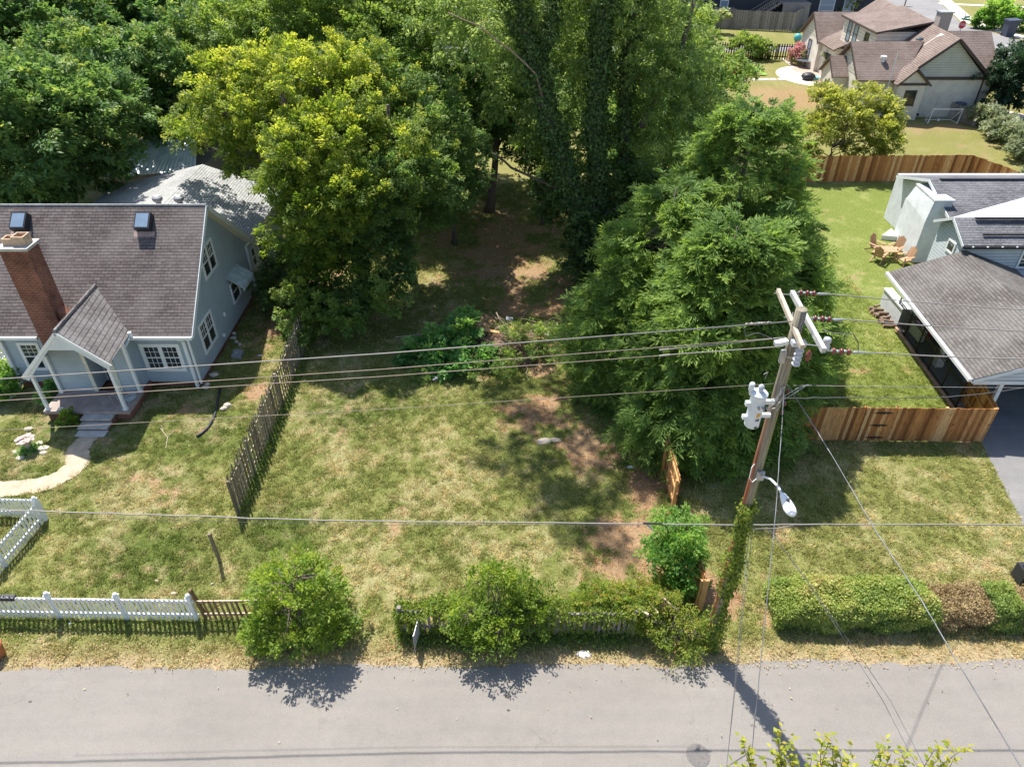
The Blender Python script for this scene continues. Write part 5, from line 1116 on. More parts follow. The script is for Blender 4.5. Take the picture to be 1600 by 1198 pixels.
# clipped hedge on the right: live part, dead brown part, small live clump
def box_hedge(name, label, x0, x1, y0, y1, h, leaf, seed, n, tp=.05, L=.065, W=.04):
    rng = np.random.default_rng(seed); root = thing(name, label, 'hedge', ((x0+x1)/2,(y0+y1)/2,0), 'clipped hedge by the street')
    ar = np.array([(x1-x0)*(y1-y0)*1.6, (x1-x0)*h*1.5, (x1-x0)*h*.7, (y1-y0)*h, (y1-y0)*h]); f = rng.choice(5, n, p=ar/ar.sum())
    a, b = rng.random(n), rng.random(n); x = x0+a*(x1-x0); y = y0+b*(y1-y0); z = b*h*1.0
    nx = np.zeros(n); ny = np.zeros(n); nz = np.zeros(n)
    z = np.where(f == 0, h, z); y = np.where(f == 1, y0, y); y = np.where(f == 2, y1, y); x = np.where(f == 3, x0, x); x = np.where(f == 4, x1, x)
    y = np.where(f >= 3, y0+a*(y1-y0), y); nz[f == 0] = 1; ny[f == 1] = -1; ny[f == 2] = 1; nx[f == 3] = -1; nx[f == 4] = 1
    out = np.stack([nx,ny,nz],1); lump = fbm(x*1.0,y+z*1.3,.7,seed,4)-.5; lump2 = fbm(x,y-z,.16,seed+3,2)-.5
    dep = lump*.62+lump2*.16-np.abs(rng.normal(size=n))*.09
    P = np.stack([x,y,z],1)+out*dep[:,None]+rng.normal(size=(n,3))*.035
    # rounded shoulders
    cx = (x0+x1)/2; ex = np.clip(np.abs(P[:,0]-cx)/((x1-x0)/2),0,1); ey = np.clip(np.abs(P[:,1]-(y0+y1)/2)/((y1-y0)/2),0,1)
    P[:,2] -= np.where(P[:,2] > h*.5, .22*ey**4+.22*ex**10, 0); k = P[:,2] > .03; P = P[k]; out = out[k]; N = len(P)
    D = unit(rng.normal(size=(N,3))*.7+out*.6); Nn = unit(out+rng.normal(size=(N,3))*.5+np.array([0,0,.5])); Nn = unit(Nn-D*np.sum(D*Nn,1,keepdims=True))
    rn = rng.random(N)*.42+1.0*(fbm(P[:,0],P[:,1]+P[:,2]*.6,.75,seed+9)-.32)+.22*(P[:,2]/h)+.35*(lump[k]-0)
    leaf_mesh('foliage', P, D, Nn, rng.uniform(.7,1.3,N)*L, rng.uniform(.7,1.3,N)*W, rn, LM[leaf], root)
    mb = MB()
    for i in range(int((x1-x0)*14)):
        s = Vector((rng.uniform(x0+.15,x1-.15), rng.uniform(y0+.2,y1-.2), 0)); 
        for q in range(3): e = s+Vector((rng.normal()*.25, rng.normal()*.25, h*rng.uniform(.6,.93))); mb.tube([s, s.lerp(e,.5)+Vector((rng.normal()*.06,0,0)), e], [.016,.011,.004], 4, cap=False)
    mb.build('stems', M['twig'] if leaf == 'deadhedge' else M['bark'], root)
box_hedge('clipped_hedge','long green clipped hedge section nearest the utility pole', 8.05, 12.9, 12.95, 14.3, 1.05, 'hedge', 1, 60000, L=.075, W=.045)
box_hedge('clipped_hedge','brown dead stretch of clipped hedge between the two green pieces', 12.65, 14.7, 13.0, 14.2, .92, 'deadhedge', 2, 13000)
box_hedge('clipped_hedge','small round green clump of clipped hedge beyond the dead stretch', 14.55, 15.5, 13.0, 14.15, 1.0, 'hedge', 3, 11000)
box_hedge('clipped_hedge','brown dead end of clipped hedge at the right edge of the photo', 15.4, 17.4, 13.0, 14.1, .85, 'deadhedge', 4, 12000)

# ---- far right yard
def mtree(name, label, cat, base, blobs, leaf, **k): return tree(name, label, cat, base, blobs, leaf, **k)
mtree('yellow_leaf_tree','spreading yellow-green tree in the cream house yard behind the far cedar fence','tree',(23.4,52.2,0),[bl(1275,205,52.5,1.5),bl(1330,195,52.5,1.8),bl(1375,205,52,1.4),bl(1300,165,54,1.5),bl(1350,160,54,1.4),bl(1380,185,53,1.2),bl(1260,240,51.5,.8),bl(1390,225,51.4,1.0),bl(1285,150,55,.9),bl(1320,235,52.5,1.0),bl(1360,235,52,.9),bl(1390,165,53,.8)],'fartree',r0=.12,clump=.42,per=40,dens=.75,L=.2,W=.11,seed=90,twigs=90,top=(23.6,52.2,2.2),lower=.6)
mtree('magnolia_tree','glossy dark round magnolia with pinkish trunks at the right edge','tree',(45.0,66.5,0),[bl(1578,120,66.5,2.6),bl(1560,135,66,1.9),bl(1600,140,66,2.4),bl(1590,105,67,2.0),bl(1610,110,67,2.5)],'magnolia',r0=.14,clump=.5,per=60,dens=1.2,L=.24,W=.12,seed=91,bmat='redbark',twigs=10)
hp = [(1528,185),(1545,196),(1556,208),(1570,218),(1583,230),(1597,240)]
for i, (u, v) in enumerate(hp):
    g = G(u, v+12)
    mtree('pale_shrub',['pale green shrub at the cream house corner, farthest of the diagonal shrub row','pale green shrub second from the far end of the diagonal row','pale green shrub third from the far end of the diagonal row','pale green shrub fourth from the far end of the diagonal row','pale green shrub second from the near end of the diagonal row','pale green shrub nearest the camera in the diagonal row'][i],'shrub',tuple(g),[(g.x,g.y,.9,1.1,.9),(g.x+.8,g.y+.5,.8,.9,.8),(g.x+1.3,g.y-.3,.6,.8,.6)],'farshrub',r0=.05,clump=.36,per=40,L=.2,W=.12,seed=92+i,twigs=8,group='diagonal row of shrubs by the far walk')
for i, (x, y, r_) in enumerate(((36.6,48.6,1.1),(38.5,49.0,1.2),(40.6,49.2,1.3),(42.6,49.3,1.3))):
    mtree('dark_hedge_bush',['hedge bush touching the end of the far cedar fence','second hedge bush from the far cedar fence end','third hedge bush from the far cedar fence end','hedge bush at the right edge behind the white brick house'][i],'shrub',(x,y,0),[(x,y,.8,r_,.9),(x+.7,y+.3,.6,r_*.8,.6)],'farshrub',r0=.04,clump=.34,per=44,L=.16,W=.1,seed=100+i,twigs=4,group='hedge behind the white brick house')
mtree('pink_flowering_bush','pink flowering bush by the patio and dark picket fence','shrub',tuple(G(1245,100)),[(*G(1245,100)[:2],.8,1.1,.9),(G(1250,98).x,G(1250,98).y,1.3,.8,.6)],'pinkbush',r0=.03,clump=.4,per=40,L=.2,W=.12,seed=110,twigs=4)
mtree('patio_bush','pale leafy bush beside the small porch gable of the cream house','shrub',tuple(G(1293,120)),[(G(1293,120).x,G(1293,120).y,.9,.8,.9),(G(1290,118).x,G(1290,118).y,1.8,.6,.6)],'farshrub',r0=.03,clump=.34,per=36,L=.2,W=.1,seed=111,twigs=4)
mtree('corner_bush','green bush at the left end of the dark picket fence','shrub',tuple(G(1175,92)),[(G(1175,92).x,G(1175,92).y,1.0,1.5,1.1),(G(1160,92).x,G(1160,92).y,1.3,1.6,1.2),(G(1188,92).x,G(1188,92).y,.8,1.0,.9)],'mid',r0=.05,clump=.45,per=44,L=.24,W=.12,seed=112,twigs=4)
mtree('leafy_tree','light green tree overhanging the left end of the far street','tree',tuple(G(1110,110)),[bl(1088,90,60,2.0),bl(1120,112,57,1.5),bl(1150,105,59,1.0),bl(1072,55,64,2.0),bl(1135,140,55,1.3),bl(1165,120,58,.8),bl(1100,150,55,1.4)],'mid',r0=.2,clump=.55,per=48,L=.24,W=.12,seed=113,twigs=30)
g = G(1124,52); mtree('topiary_bush','clipped round topiary bush before the grey board fence','shrub',tuple(g),[(g.x,g.y,2.0,1.0,.75)],'vari',r0=.08,clump=.35,per=50,dens=1.3,L=.2,W=.12,seed=114,twigs=0)
g = G(1553,45); mtree('verge_bush','bright green bush at the foot of the far leaning pole','shrub',tuple(g),[(g.x,g.y,1.6,2.2,1.7),(g.x+1.8,g.y-1,1.2,1.7,1.2),(g.x-1.5,g.y,1.0,1.4,1.0)],'bright',r0=.08,clump=.6,per=44,L=.4,W=.2,seed=115,twigs=0)
g = G(1262,30); mtree('flowering_tree','dark crape myrtle with red blooms beside the dark house','tree',tuple(g),[(g.x-1.5,g.y+3,3.6,1.8,1.6),(g.x+.5,g.y+3,2.4,1.8,1.4),(g.x-2,g.y+2,1.6,1.6,1.2)],'woods',r0=.1,clump=.5,per=36,L=.3,W=.16,seed=116,twigs=10)
g = G(1318,30); mtree('yellow_bush','yellowish bush at the top edge behind the cream house roof','shrub',tuple(g),[(g.x,g.y,2.2,1.8,1.8),(g.x+2,g.y+1,1.6,1.6,1.4)],'fartree',r0=.1,clump=.5,per=36,L=.3,W=.16,seed=117,twigs=4)
for i, (x, y) in enumerate(((12,112),(2,108),(-8,104),(6,72),(12,66))):
    tree('background_tree', ['background tree far behind the top centre, rightmost of three','background tree far behind the top centre, middle of three','background tree far behind the top centre, leftmost of three','background tree behind the ivy-clad tree near the far lawn','background tree behind the ivy-clad tree, nearest of its pair'][i],'tree',(x,y,0),[(x,y,5,5,4.5),(x+3,y-1,3.5,3.5,3),(x-3,y+1,8,4,3.5)] if i < 3 else [(x,y,7,3.2,3),(x-2,y,9,3,3)],'mid',.3,clump=.8,per=36,dens=.8,L=.4,W=.18,seed=120+i,group='background trees behind the ivy-clad tree',twigs=0)

# ---- foreground treetop across the street
def street_tree():
    rng = np.random.default_rng(21); root = thing('street_tree','young leafy tree across the street, only its top twigs showing at the bottom edge','tree',(4.6,3.4,0))
    mb = MB(); P = []; D = []; Nn = []; rn = []
    mb.tube([(4.6,3.4,0),(4.65,3.45,3),(4.55,3.6,5.6)], [.13,.10,.07], 9)
    tips = [(1160,1148,5.05),(1222,1136,5.3),(1268,1170,5),(1295,1143,5.15),(1305,1170,5),(1318,1175,5),(1330,1160,5.1),(1380,1155,5),(1400,1172,5),(1415,1170,5),(1460,1158,4.95),(1500,1160,4.95),(1210,1165,5.1),(1240,1150,5.2),(1228,1178,5),(1140,1200,4.8),(1175,1175,5),(1180,1195,4.9),(1168,1158,5.0),(1152,1190,4.9),(1197,1178,5.0),(1215,1140,5.2),(1232,1160,5.1),(1250,1185,5.0),(1283,1152,5.0),(1300,1148,5.1),(1312,1160,5.0),(1325,1185,4.9),(1335,1190,5.0),(1370,1165,4.9),(1392,1165,5.0),(1385,1190,4.9),(1408,1180,5.0),(1425,1188,4.8),(1470,1168,4.9),(1492,1168,5.0),(1475,1190,4.8),(1290,1190,4.8),(1270,1200,4.8),(1345,1205,4.7),(1440,1205,4.7),(1200,1210,4.7),(1300,1215,4.6),(1390,1215,4.6)]
    tips = [(u, v+13, Y) for u, v, Y in tips]
    for k, (u, v, Y) in enumerate(tips):
        tip = A(u, v, Y); s = Vector((4.6+rng.normal()*.3, 3.6+rng.normal()*.2, rng.uniform(4.5,6.0))); s = s.lerp(tip,.3)
        pts = [s, s.lerp(tip,.4)+Vector((rng.normal()*.1,rng.normal()*.1,.0)), s.lerp(tip,.75)+Vector((rng.normal()*.05,rng.normal()*.05,.05)), tip]
        mb.tube(pts, [.028,.018,.010,.003], 5, cap=False)
        for sgm in range(3):
            a0, a1 = pts[sgm], pts[sgm+1]; ax_ = (a1-a0); ln = ax_.length; d = ax_.normalized()
            for q in range(int(ln/.034)):
                if sgm == 0 and rng.random() < .75: continue
                b = a0+ax_*(q*.045/ln); side = Vector(unit(np.cross(np.array(d), rng.normal(size=3)))); dd = (d*.55+side*1.0+Vector((0,0,-.1))).normalized()
                P.append(list(b)); D.append(list(dd)); rn.append(rng.random()*.7+.1*sgm+.05)
    P = np.array(P); D = np.array(D); N = len(P); n_ = unit(rng.normal(size=(N,3))*.35+np.array([0,.1,1])); n_ = unit(n_-D*np.sum(D*n_,1,keepdims=True))
    leaf_mesh('crown', P, D, n_, rng.uniform(.08,.14,N), rng.uniform(.045,.065,N), np.array(rn), LM['street'], root, fold=.1)
    mb.build('trunk', M['bark'], root, smooth=True)
street_tree()

# ---- brush pile with weeds
BP = thing('brush_pile','heap of cut branches, soil and debris in the middle of the vacant lot','brush pile',(-.6,28,0))
rng = np.random.default_rng(8); mb = MB()
for (x, y, r_, h) in ((-.6,28.3,1.5,.7),(.6,28.6,1.2,.6),(-1.8,28.0,1.1,.5),(.2,27.6,1.0,.4)): mb.blob((x,y,0),r_,r_*.8,h,14,8,.18)
mb.build('soil', simple('brush_soil', (.16,.10,.07), .95, .35, 3, bmp=.03), BP, smooth=True)
mb = MB()
for i in range(420):
    c = Vector((rng.normal()*1.3-.3, 28.4+rng.normal()*.8, 0)); hh = max(.05,.95-.25*abs(c.x+.3)-.3*abs(c.y-28.4)); d = Vector((rng.normal(), rng.normal()*.7, rng.normal()*.25)).normalized(); ln = rng.uniform(.2,.9)
    a = c+Vector((0,0,hh*rng.uniform(.4,1))); a.z = max(a.z,.08); b = a+d*ln; b.z = max(b.z,.06); mid = a.lerp(b,.5)+Vector(rng.normal(size=3)*.06); r_ = rng.uniform(.006,.02)
    mb.tube([a,mid,b],[r_,r_*.8,r_*.3],4,cap=False)
mb.build('branches', M['twig'], BP); mb = MB()
for i in range(70):
    a = Vector((rng.normal()*.9+.1, 28.9+rng.normal()*.45, rng.uniform(.5,1.0))); d = Vector((rng.normal(), rng.normal()*.5, rng.normal()*.3+.15)).normalized(); b = a+d*rng.uniform(.4,1.3); mb.tube([a,a.lerp(b,.5)+Vector(rng.normal(size=3)*.07),b],[.016,.012,.004],4,cap=False)
for (u0,v0,u1,v1) in ((690,485,770,490),(660,480,700,500),(775,465,785,500),(730,480,770,500),(620,545,690,510)):
    a = A(u0,v0,29.2); b = A(u1,v1,28.6); a.z = max(a.z-.8,.2); b.z = max(b.z-.6,.2); mb.tube([a,a.lerp(b,.5)+Vector((0,0,.15)),b],[.03,.022,.008],5)
mb.build('pale_branches', simple('pale_branch', (.42,.33,.24), .9), BP)
MB().rnd(.8).cbox(tuple(A(760,482,28.9)-Vector((0,0,1.2))),1.3,.16,.05,-.35,.2).rnd(.5).cbox((.2,28.9,.9),.7,.2,.05,.5,0,.4).rnd(.3).cbox((1.3,28.6,.45),.5,.25,.05,1.0,.2,.1).build('planks', M['cedarin'], BP)
tree('pokeweed','broad-leaved green weeds growing over the left half of the brush pile','weeds',(-2.2,27.4,0),[bl(700,530,28.2,1.0,.4),bl(672,555,27.5,1.0,.4),bl(645,552,27.7,.7,.3),bl(715,508,28.7,.8,.4),bl(735,555,27.4,.9,.35),bl(700,582,26.7,.9,.28),bl(770,560,27.3,.7,.3)],'weed',0,clump=.34,per=34,dens=.9,L=.24,W=.12,seed=130,lower=.7)
tree('pile_weeds','fine yellow-green weeds around the right and front of the brush pile','weeds',(.8,27,0),[bl(800,520,28.0,.6,.4),bl(830,520,28.0,.6,.4),bl(790,560,27.0,.7,.4),bl(840,545,27.4,.6,.35),bl(750,590,26.2,.7,.3),bl(790,590,26.0,.5,.3),bl(860,515,28.4,.4,.3),bl(660,600,26.0,.4,.25)],'mid',0,clump=.24,per=30,dens=.8,L=.11,W=.045,seed=131,lower=.7)
for i, (u, v, s_, col_) in enumerate(((796,498,.35,(.55,.58,.62)),(798,520,.28,(.55,.42,.32)),(855,522,.3,(.62,.60,.55)),(668,572,.22,(.6,.63,.66)),(720,565,.25,(.42,.36,.33)),(680,592,.25,(.35,.36,.38)))):
    g = A(u, v, 28.2 if v < 530 else 27); g = G(u, v, .35 if v < 540 else .1); o = MB().cbox(tuple(g), s_, s_*.6, .05, i*.7, .3, .2).cbox((g.x+s_*.2,g.y,g.z+.04), s_*.5, s_*.5, .04, i, -.4, .3).build('debris', simple('debris_%d' % i, col_, .7))
    tag(o, ['crumpled pale plastic scrap on top of the brush pile','broken tan board end on the right of the brush pile','pale rubble pieces at the right tail of the brush pile','white plastic scrap at the left foot of the weeds','brownish rag among the weeds at the pile front','grey stone at the left front of the brush pile'][i], 'debris')

# ---------------------------------------------------------------- lawn grass blades
def inpoly_mask(x, y):
    m_ = np.ones_like(x, bool)
    m_ &= ~((x > -22.2)&(x < -13.75)&(y > 25.4)&(y < 40)); m_ &= ~((x > -19.6)&(x < -15.9)&(y > 22.05)&(y < 25.5))
    for p, q in zip(PATH[:-1], PATH[1:]):
        ax_, ay_ = p; bx_, by_ = q; t = np.clip(((x-ax_)*(bx_-ax_)+(y-ay_)*(by_-ay_))/((bx_-ax_)**2+(by_-ay_)**2),0,1)
        m_ &= np.hypot(x-ax_-t*(bx_-ax_), y-ay_-t*(by_-ay_)) > .38
    m_ &= ~((x > 19.0)&(y > 22.5)); xe = np.interp(y,[11.9,16.4,21.6,22.6],[17.5,17.95,18.95,19.1]); m_ &= ~((x > xe)&(y < 22.6))
    m_ &= y > road_edge(x)+.02*0
    return m_
def grass(name, n, xr, yr, seed, hgt=(.035,.085), wid=.012, blades=5, spread=.05):
    rng = np.random.default_rng(seed); x = rng.uniform(*xr,n); y = rng.uniform(*yr,n)
    col, den, dry = field(x, y); k = inpoly_mask(x, y)&(rng.random(n) < den)&(rng.random(n) < np.clip((fbm(x,y,.2,61,2)-.30)*3,.25,1)); x, y, col, dry = x[k], y[k], col[k], dry[k]; n = len(x)
    tall = .45+1.2*np.clip(fbm(x,y,.2,61,2)*1.6-.3,0,1.2)
    bx_ = np.repeat(x,blades)+rng.normal(size=n*blades)*spread; by_ = np.repeat(y,blades)+rng.normal(size=n*blades)*spread; N = n*blades
    h = rng.uniform(*hgt,N)*np.repeat(tall,blades); th = rng.random(N)*2*math.pi; ln = rng.uniform(.3,1.3,N)*h
    d = np.stack([np.cos(th),np.sin(th)],1); w_ = wid*rng.uniform(.7,1.4,N)
    v0 = np.stack([bx_-d[:,1]*w_,by_+d[:,0]*w_,np.zeros(N)],1); v1 = np.stack([bx_+d[:,1]*w_,by_-d[:,0]*w_,np.zeros(N)],1); v2 = np.stack([bx_+d[:,0]*ln,by_+d[:,1]*ln,h],1)
    co = np.stack([v0,v1,v2],1).reshape(-1,3); me = np_mesh(name, co, np.arange(N*3).reshape(-1,3)); me.materials.append(M['grass'])
    cc = np.repeat(col,blades,0)*rng.uniform(1.05,1.95,(N,1))*np.where(rng.random((N,1)) < np.repeat(dry,blades)[:,None]*.25, np.array([[1.7,1.4,1.3]]), 1)
    a = me.attributes.new('col','FLOAT_COLOR','FACE'); a.data.foreach_set('color', np.concatenate([cc,np.ones((N,1))],1).astype(np.float32).ravel())
    o = bpy.data.objects.new(name, me); C.objects.link(o); o['kind'] = 'stuff'; return o
m, n, b = newmat('grass_blade', .8, .15); n.links.new(attr(n,'col','Color'), b.inputs['Base Color'])
tr = n.nodes.new('ShaderNodeBsdfTranslucent'); n.links.new(attr(n,'col','Color'), tr.inputs[0]); ms = n.nodes.new('ShaderNodeMixShader'); ms.inputs[0].default_value = .45
n.links.new(b.outputs[0], ms.inputs[1]); n.links.new(tr.outputs[0], ms.inputs[2]); n.links.new(ms.outputs[0], n.nodes['Material Output'].inputs[0]); M['grass'] = m
def litter(name, n, xr, yr, seed, dens_fn):
    rng = np.random.default_rng(seed); x = rng.uniform(*xr,n); y = rng.uniform(*yr,n); k = rng.random(n) < dens_fn(x,y); x, y = x[k], y[k]; N = len(x)
    P = np.stack([x,y,np.full(N,.035)+rng.random(N)*.03],1); D = unit(rng.normal(size=(N,3))*np.array([1,1,.25])); Nn = unit(rng.normal(size=(N,3))*.35+np.array([0,0,1])); Nn = unit(Nn-D*np.sum(D*Nn,1,keepdims=True))
    o = leaf_mesh(name, P, D, Nn, rng.uniform(.03,.09,N), rng.uniform(.015,.045,N), rng.random(N), LM['litter']); o['kind'] = 'stuff'; return o
LM['litter'] = leafmat('fallen_leaf', [(0,(.20,.11,.05)),(.4,(.38,.26,.13)),(.8,(.55,.45,.26)),(1,(.30,.33,.08))], .2, .8)
litter('leaf_litter', 9000, (-18,17.8), (11.7,13.2), 1, lambda x,y: np.clip(1.1-(y-11.8)/1.6,0.1,1)*np.clip(fbm(x,y,.6,3)*2.2-.5,.1,1))
litter('leaf_litter', 16000, (-12,18), (13,46), 2, lambda x,y: np.clip(fbm(x,y,1.5,7)*1.6-.5,.04,1)*inpoly_mask(x,y))
litter('street_litter', 260, (-15,16), (9,11.9), 3, lambda x,y: np.clip(1-(11.9-y)/1.6,.06,1))
grass('grass', 190000, (-21,20.5), (11.7,27), 1)
grass('grass', 90000, (-14,21), (27,50), 2, hgt=(.04,.09), wid=.016, spread=.08)
# ================================================================ utility pole and its gear
PX, PY = 5.85, 12.42
UP = thing('utility_pole','tall weathered wooden utility pole with double crossarm standing at the street verge','utility pole',(PX,PY,0))
mb = MB(); mb.tube([(PX+.0*t,PY,11.68*t) for t in np.linspace(0,1,12)], [.155-.042*t for t in np.linspace(0,1,12)], 20)
pol = mb.build('pole', M['pole'], UP, smooth=False)
# pole material uses object space: shift so x is measured from the pole axis
for v_ in pol.data.vertices: v_.co.x -= PX; v_.co.y -= PY
pol.location = (PX,PY,0); 
for p in pol.data.polygons: p.use_smooth = len(p.vertices) == 4
a1, a2 = Vector((6.17,13.78,11.3)), Vector((6.10,11.55,11.25)); c1, c2 = Vector((5.86,13.80,11.34)), Vector((5.74,11.72,11.22))
cm = simple('crossarm_wood', (.42,.43,.41), .9, .25, 5); cm2 = simple('crossarm_bleached', (.44,.37,.29), .9, .25, 5)
MB().bar(a1, a2, .085, .11).build('crossarm', cm, UP); MB().bar(c1, c2, .075, .10).build('crossarm', cm2, UP)
mb = MB()
for t in (.06,.5,.94): p = a1.lerp(a2,t); q = c1.lerp(c2,t); mb.tube([q+Vector((-.12,0,0)), p+Vector((.12,0,0))], .011, 6)
mb.tube([(5.85,12.42,10.6),(6.0,13.1,11.2)], .012, 6); mb.build('through_bolt', M['galv'], UP)
mb = MB(); mb.tube([(5.92,12.42,9.9),(5.80,12.42,9.9)], .15, 18) if False else None
mb.lathe((PX,PY,10.55), [(.128,0),(.128,.06)], 20, cap=False); mb.box(5.62,5.72,12.25,12.35,10.45,10.75); mb.build('pole_band', M['galv'], UP)
strings = []
for (p, X1) in ((a1,7.08),(a1.lerp(a2,.47),7.15),(a2,7.12)):
    mb = MB(); x = p.x+.06
    mb.tube([(x,p.y,p.z),(X1,p.y,p.z-.05)], .012, 6)
    iso = MB(); n_ = 3
    for i in range(n_):
        xx = x+.14+i*.15; iso.lathe((xx,p.y,p.z-.01-.012*i), [(.024,-.055),(.036,-.04),(.064,-.028),(.07,-.008),(.064,.012),(.03,.016),(.022,.045)], 16, axis='X')
    ii = iso.build('insulator', M['porcelain'], UP, smooth=True); mb.lathe((x+.08+.0,p.y,p.z), [(.03,0),(.035,.08),(.03,.1)], 10, axis='X')
    for i in range(n_-1): mb.lathe((x+.185+i*.15,p.y,p.z-.015), [(.02,0),(.03,.02),(.03,.05),(.02,.065)], 10, axis='X')
    mb.lathe((x+.50,p.y,p.z-.04), [(.016,0),(.03,.05),(.026,.18),(.015,.28)], 10, axis='X'); sub(ii, mb.build('clamp', M['galv'])); strings.append(Vector((X1,p.y,p.z-.05)))
MB().lathe((5.86,11.62,11.05), [(.02,.16),(.035,.11),(.058,.09),(.06,.05),(.035,.03),(.06,.0),(.06,-.03),(.03,-.05),(.035,-.09)], 16).build('insulator', M['porcelain'], UP, smooth=True)
MB().lathe((6.42,12.15,11.05), [(.03,.12),(.07,.10),(.085,.04),(.07,-.02),(.05,-.05),(.09,-.07),(.09,-.12),(.04,-.16)], 16).build('lightning_arrester', M['porcgrey'], UP, smooth=True)
mb = MB()
for z in np.linspace(10.55,11.0,5): mb.lathe((5.90,12.12,z), [(.05,-.05),(.085,-.03),(.09,.0),(.05,.03),(.05,.06)], 16)
mb.box(5.70,5.98,12.05,12.2,11.0,11.1); mb.build('fuse_cutout', M['porcgrey'], UP)
MB().cbox((5.56,12.3,10.95),.27,.12,.09,.15,0,-.15).build('grey_box', M['pipegrey'], UP)
mb = MB()
for z in (9.7,9.35,9.1): mb.lathe((PX+.14,PY-.12,z), [(.03,-.05),(.045,-.02),(.03,0),(.045,.02),(.03,.05)], 12)
mb.build('spool_insulator', M['porcelain'], UP)
# transformer
TR = thing('transformer','grey pole-mounted transformer can hanging on the left side of the utility pole','transformer',(5.32,12.38,8.9))
tx, ty = 5.36, 12.24
mb = MB(); mb.lathe((tx,ty,8.78), [(.0,0),(.14,0),(.162,.03),(.167,.80),(.177,.82),(.177,.86),(.16,.88)], 28); tank = mb.build('tank', M['pipegrey'], TR, smooth=False)
MB().lathe((tx,ty,9.66), [(.187,0),(.187,.03),(.145,.07),(.05,.095),(0,.095)], 28).build('lid', M['pipegrey'], TR)
MB().lathe((tx,ty-.02,9.76), [(.05,0),(.05,.05),(.065,.07),(.05,.09),(.065,.12),(.045,.15),(.02,.17)], 14).build('bushing', M['porcgrey'], TR)
MB().box(tx-.25,tx-.15,ty-.05,ty+.05,9.35,9.45).box(tx-.25,tx-.15,ty-.05,ty+.05,8.98,9.07).box(tx+.15,PX-.10,ty+.02,ty+.1,9.35,9.45).box(tx+.15,PX-.10,ty+.02,ty+.1,8.98,9.07).build('bracket', M['pipegrey'], TR)
mb = MB()
for dx in (-.02,.08,.16): mb.lathe((tx+dx,ty-.2,9.42), [(.02,.04),(.03,.0),(.02,-.06)], 8, axis='Y')
mb.build('terminal', M['galv'], TR)
MB().lathe((tx-.18,ty+.05,9.72), [(.02,-.12),(.045,-.02),(.06,.02),(.06,.17),(.045,.2),(.0,.2)], 14).build('arrester', M['pipegrey'], TR, smooth=True)
yl = simple('yellow_label', (.62,.34,.02), .6, .1); mb = MB()
def dec(m_, a0, a1, z0, z1, r=.170):  # small decal patch wrapped on the tank
    vs = []; k = 4
    for i in range(k+1):
        an = a0+(a1-a0)*i/k; vs += [(tx+r*math.cos(an),ty+r*math.sin(an),z0),(tx+r*math.cos(an),ty+r*math.sin(an),z1)]
    m_.add(vs, [(i*2,i*2+2,i*2+3,i*2+1) for i in range(k)])
for i, a_ in enumerate((-1.62,-1.42,-1.22)): dec(mb, a_, a_+.16, 9.12+.02*i, 9.24)
sub(tank, mb.build('warning_label', yl)); mb = MB()
for i, a_ in enumerate((-1.6,-1.4,-1.25)): dec(mb, a_, a_+.12, 9.02, 9.09)
dec(mb, -1.55, -1.15, 8.82, 8.87); sub(tank, mb.build('marking', M['blackplastic']))
# street light
SL = thing('street_light','white cobra-head street light on a curved arm reaching out from the utility pole','street light',(5.9,12.3,7.2))
arm = [Vector((5.90,12.27,7.20)), Vector((5.98,11.9,7.45)), Vector((6.02,11.5,7.58)), Vector((6.02,11.25,7.58))]
MB().tube(arm, .028, 10).build('arm', M['pipegrey'], SL, smooth=True); MB().box(5.8,5.98,12.22,12.28,7.08,7.34).build('bracket', M['galv'], SL)
h0, h1 = Vector((6.03,11.28,7.60)), Vector((6.09,10.66,7.53)); d = (h1-h0).normalized(); s_ = d.cross(Vector((0,0,1))).normalized(); upv = s_.cross(d)
vs = []; prof = [(0,.05,.05),(.06,.085,.06),(.25,.12,.085),(.5,.155,.10),(.7,.165,.10),(.85,.14,.09),(.95,.09,.06),(1.0,.03,.02)]; nn = 16
for t, rw, rh in prof:
    c = h0.lerp(h1,t)
    for k in range(nn):
        a = 2*math.pi*k/nn; vs.append(c+s_*math.cos(a)*rw*.85+upv*math.sin(a)*.9*(rh if math.sin(a) > 0 else rh*.6))
fs = [(i*nn+k,i*nn+(k+1) % nn,(i+1)*nn+(k+1) % nn,(i+1)*nn+k) for i in range(len(prof)-1) for k in range(nn)]+[tuple(range(nn)),tuple(range((len(prof)-1)*nn,len(prof)*nn))]
MB().add(vs, fs).build('lamp_head', M['white'], SL, smooth=True); MB().lathe(h0.lerp(h1,.42)+upv*.09, [(.035,0),(.035,.05),(.0,.055)], 12).build('photocell', M['blackplastic'], SL)
MB().tube([(5.86,12.24,7.2),(5.72,12.2,7.05),(5.62,12.2,7.2),(5.62,12.22,7.5),(5.68,12.25,7.6)], .012, 6).build('cable_loop', M['white'], SL)
# vine climbing the pole
rng = np.random.default_rng(2)
vo = ivy_on('pole_vine', [(PX+.03,PY-.03,.1),(PX+.05,PY,1.5),(PX+.06,PY,3),(PX+.03,PY-.05,4.6),(PX-.05,PY-.1,5.6),(PX-.02,PY-.1,6.2)], [.13,.12,.11,.10,.08,.07], 5200, None, 'vine', .09, .07, 31, .075, -.1, side=(.35,-.5,0))
tag(vo, 'green creeper climbing the lower half of the utility pole', 'climbing vine')
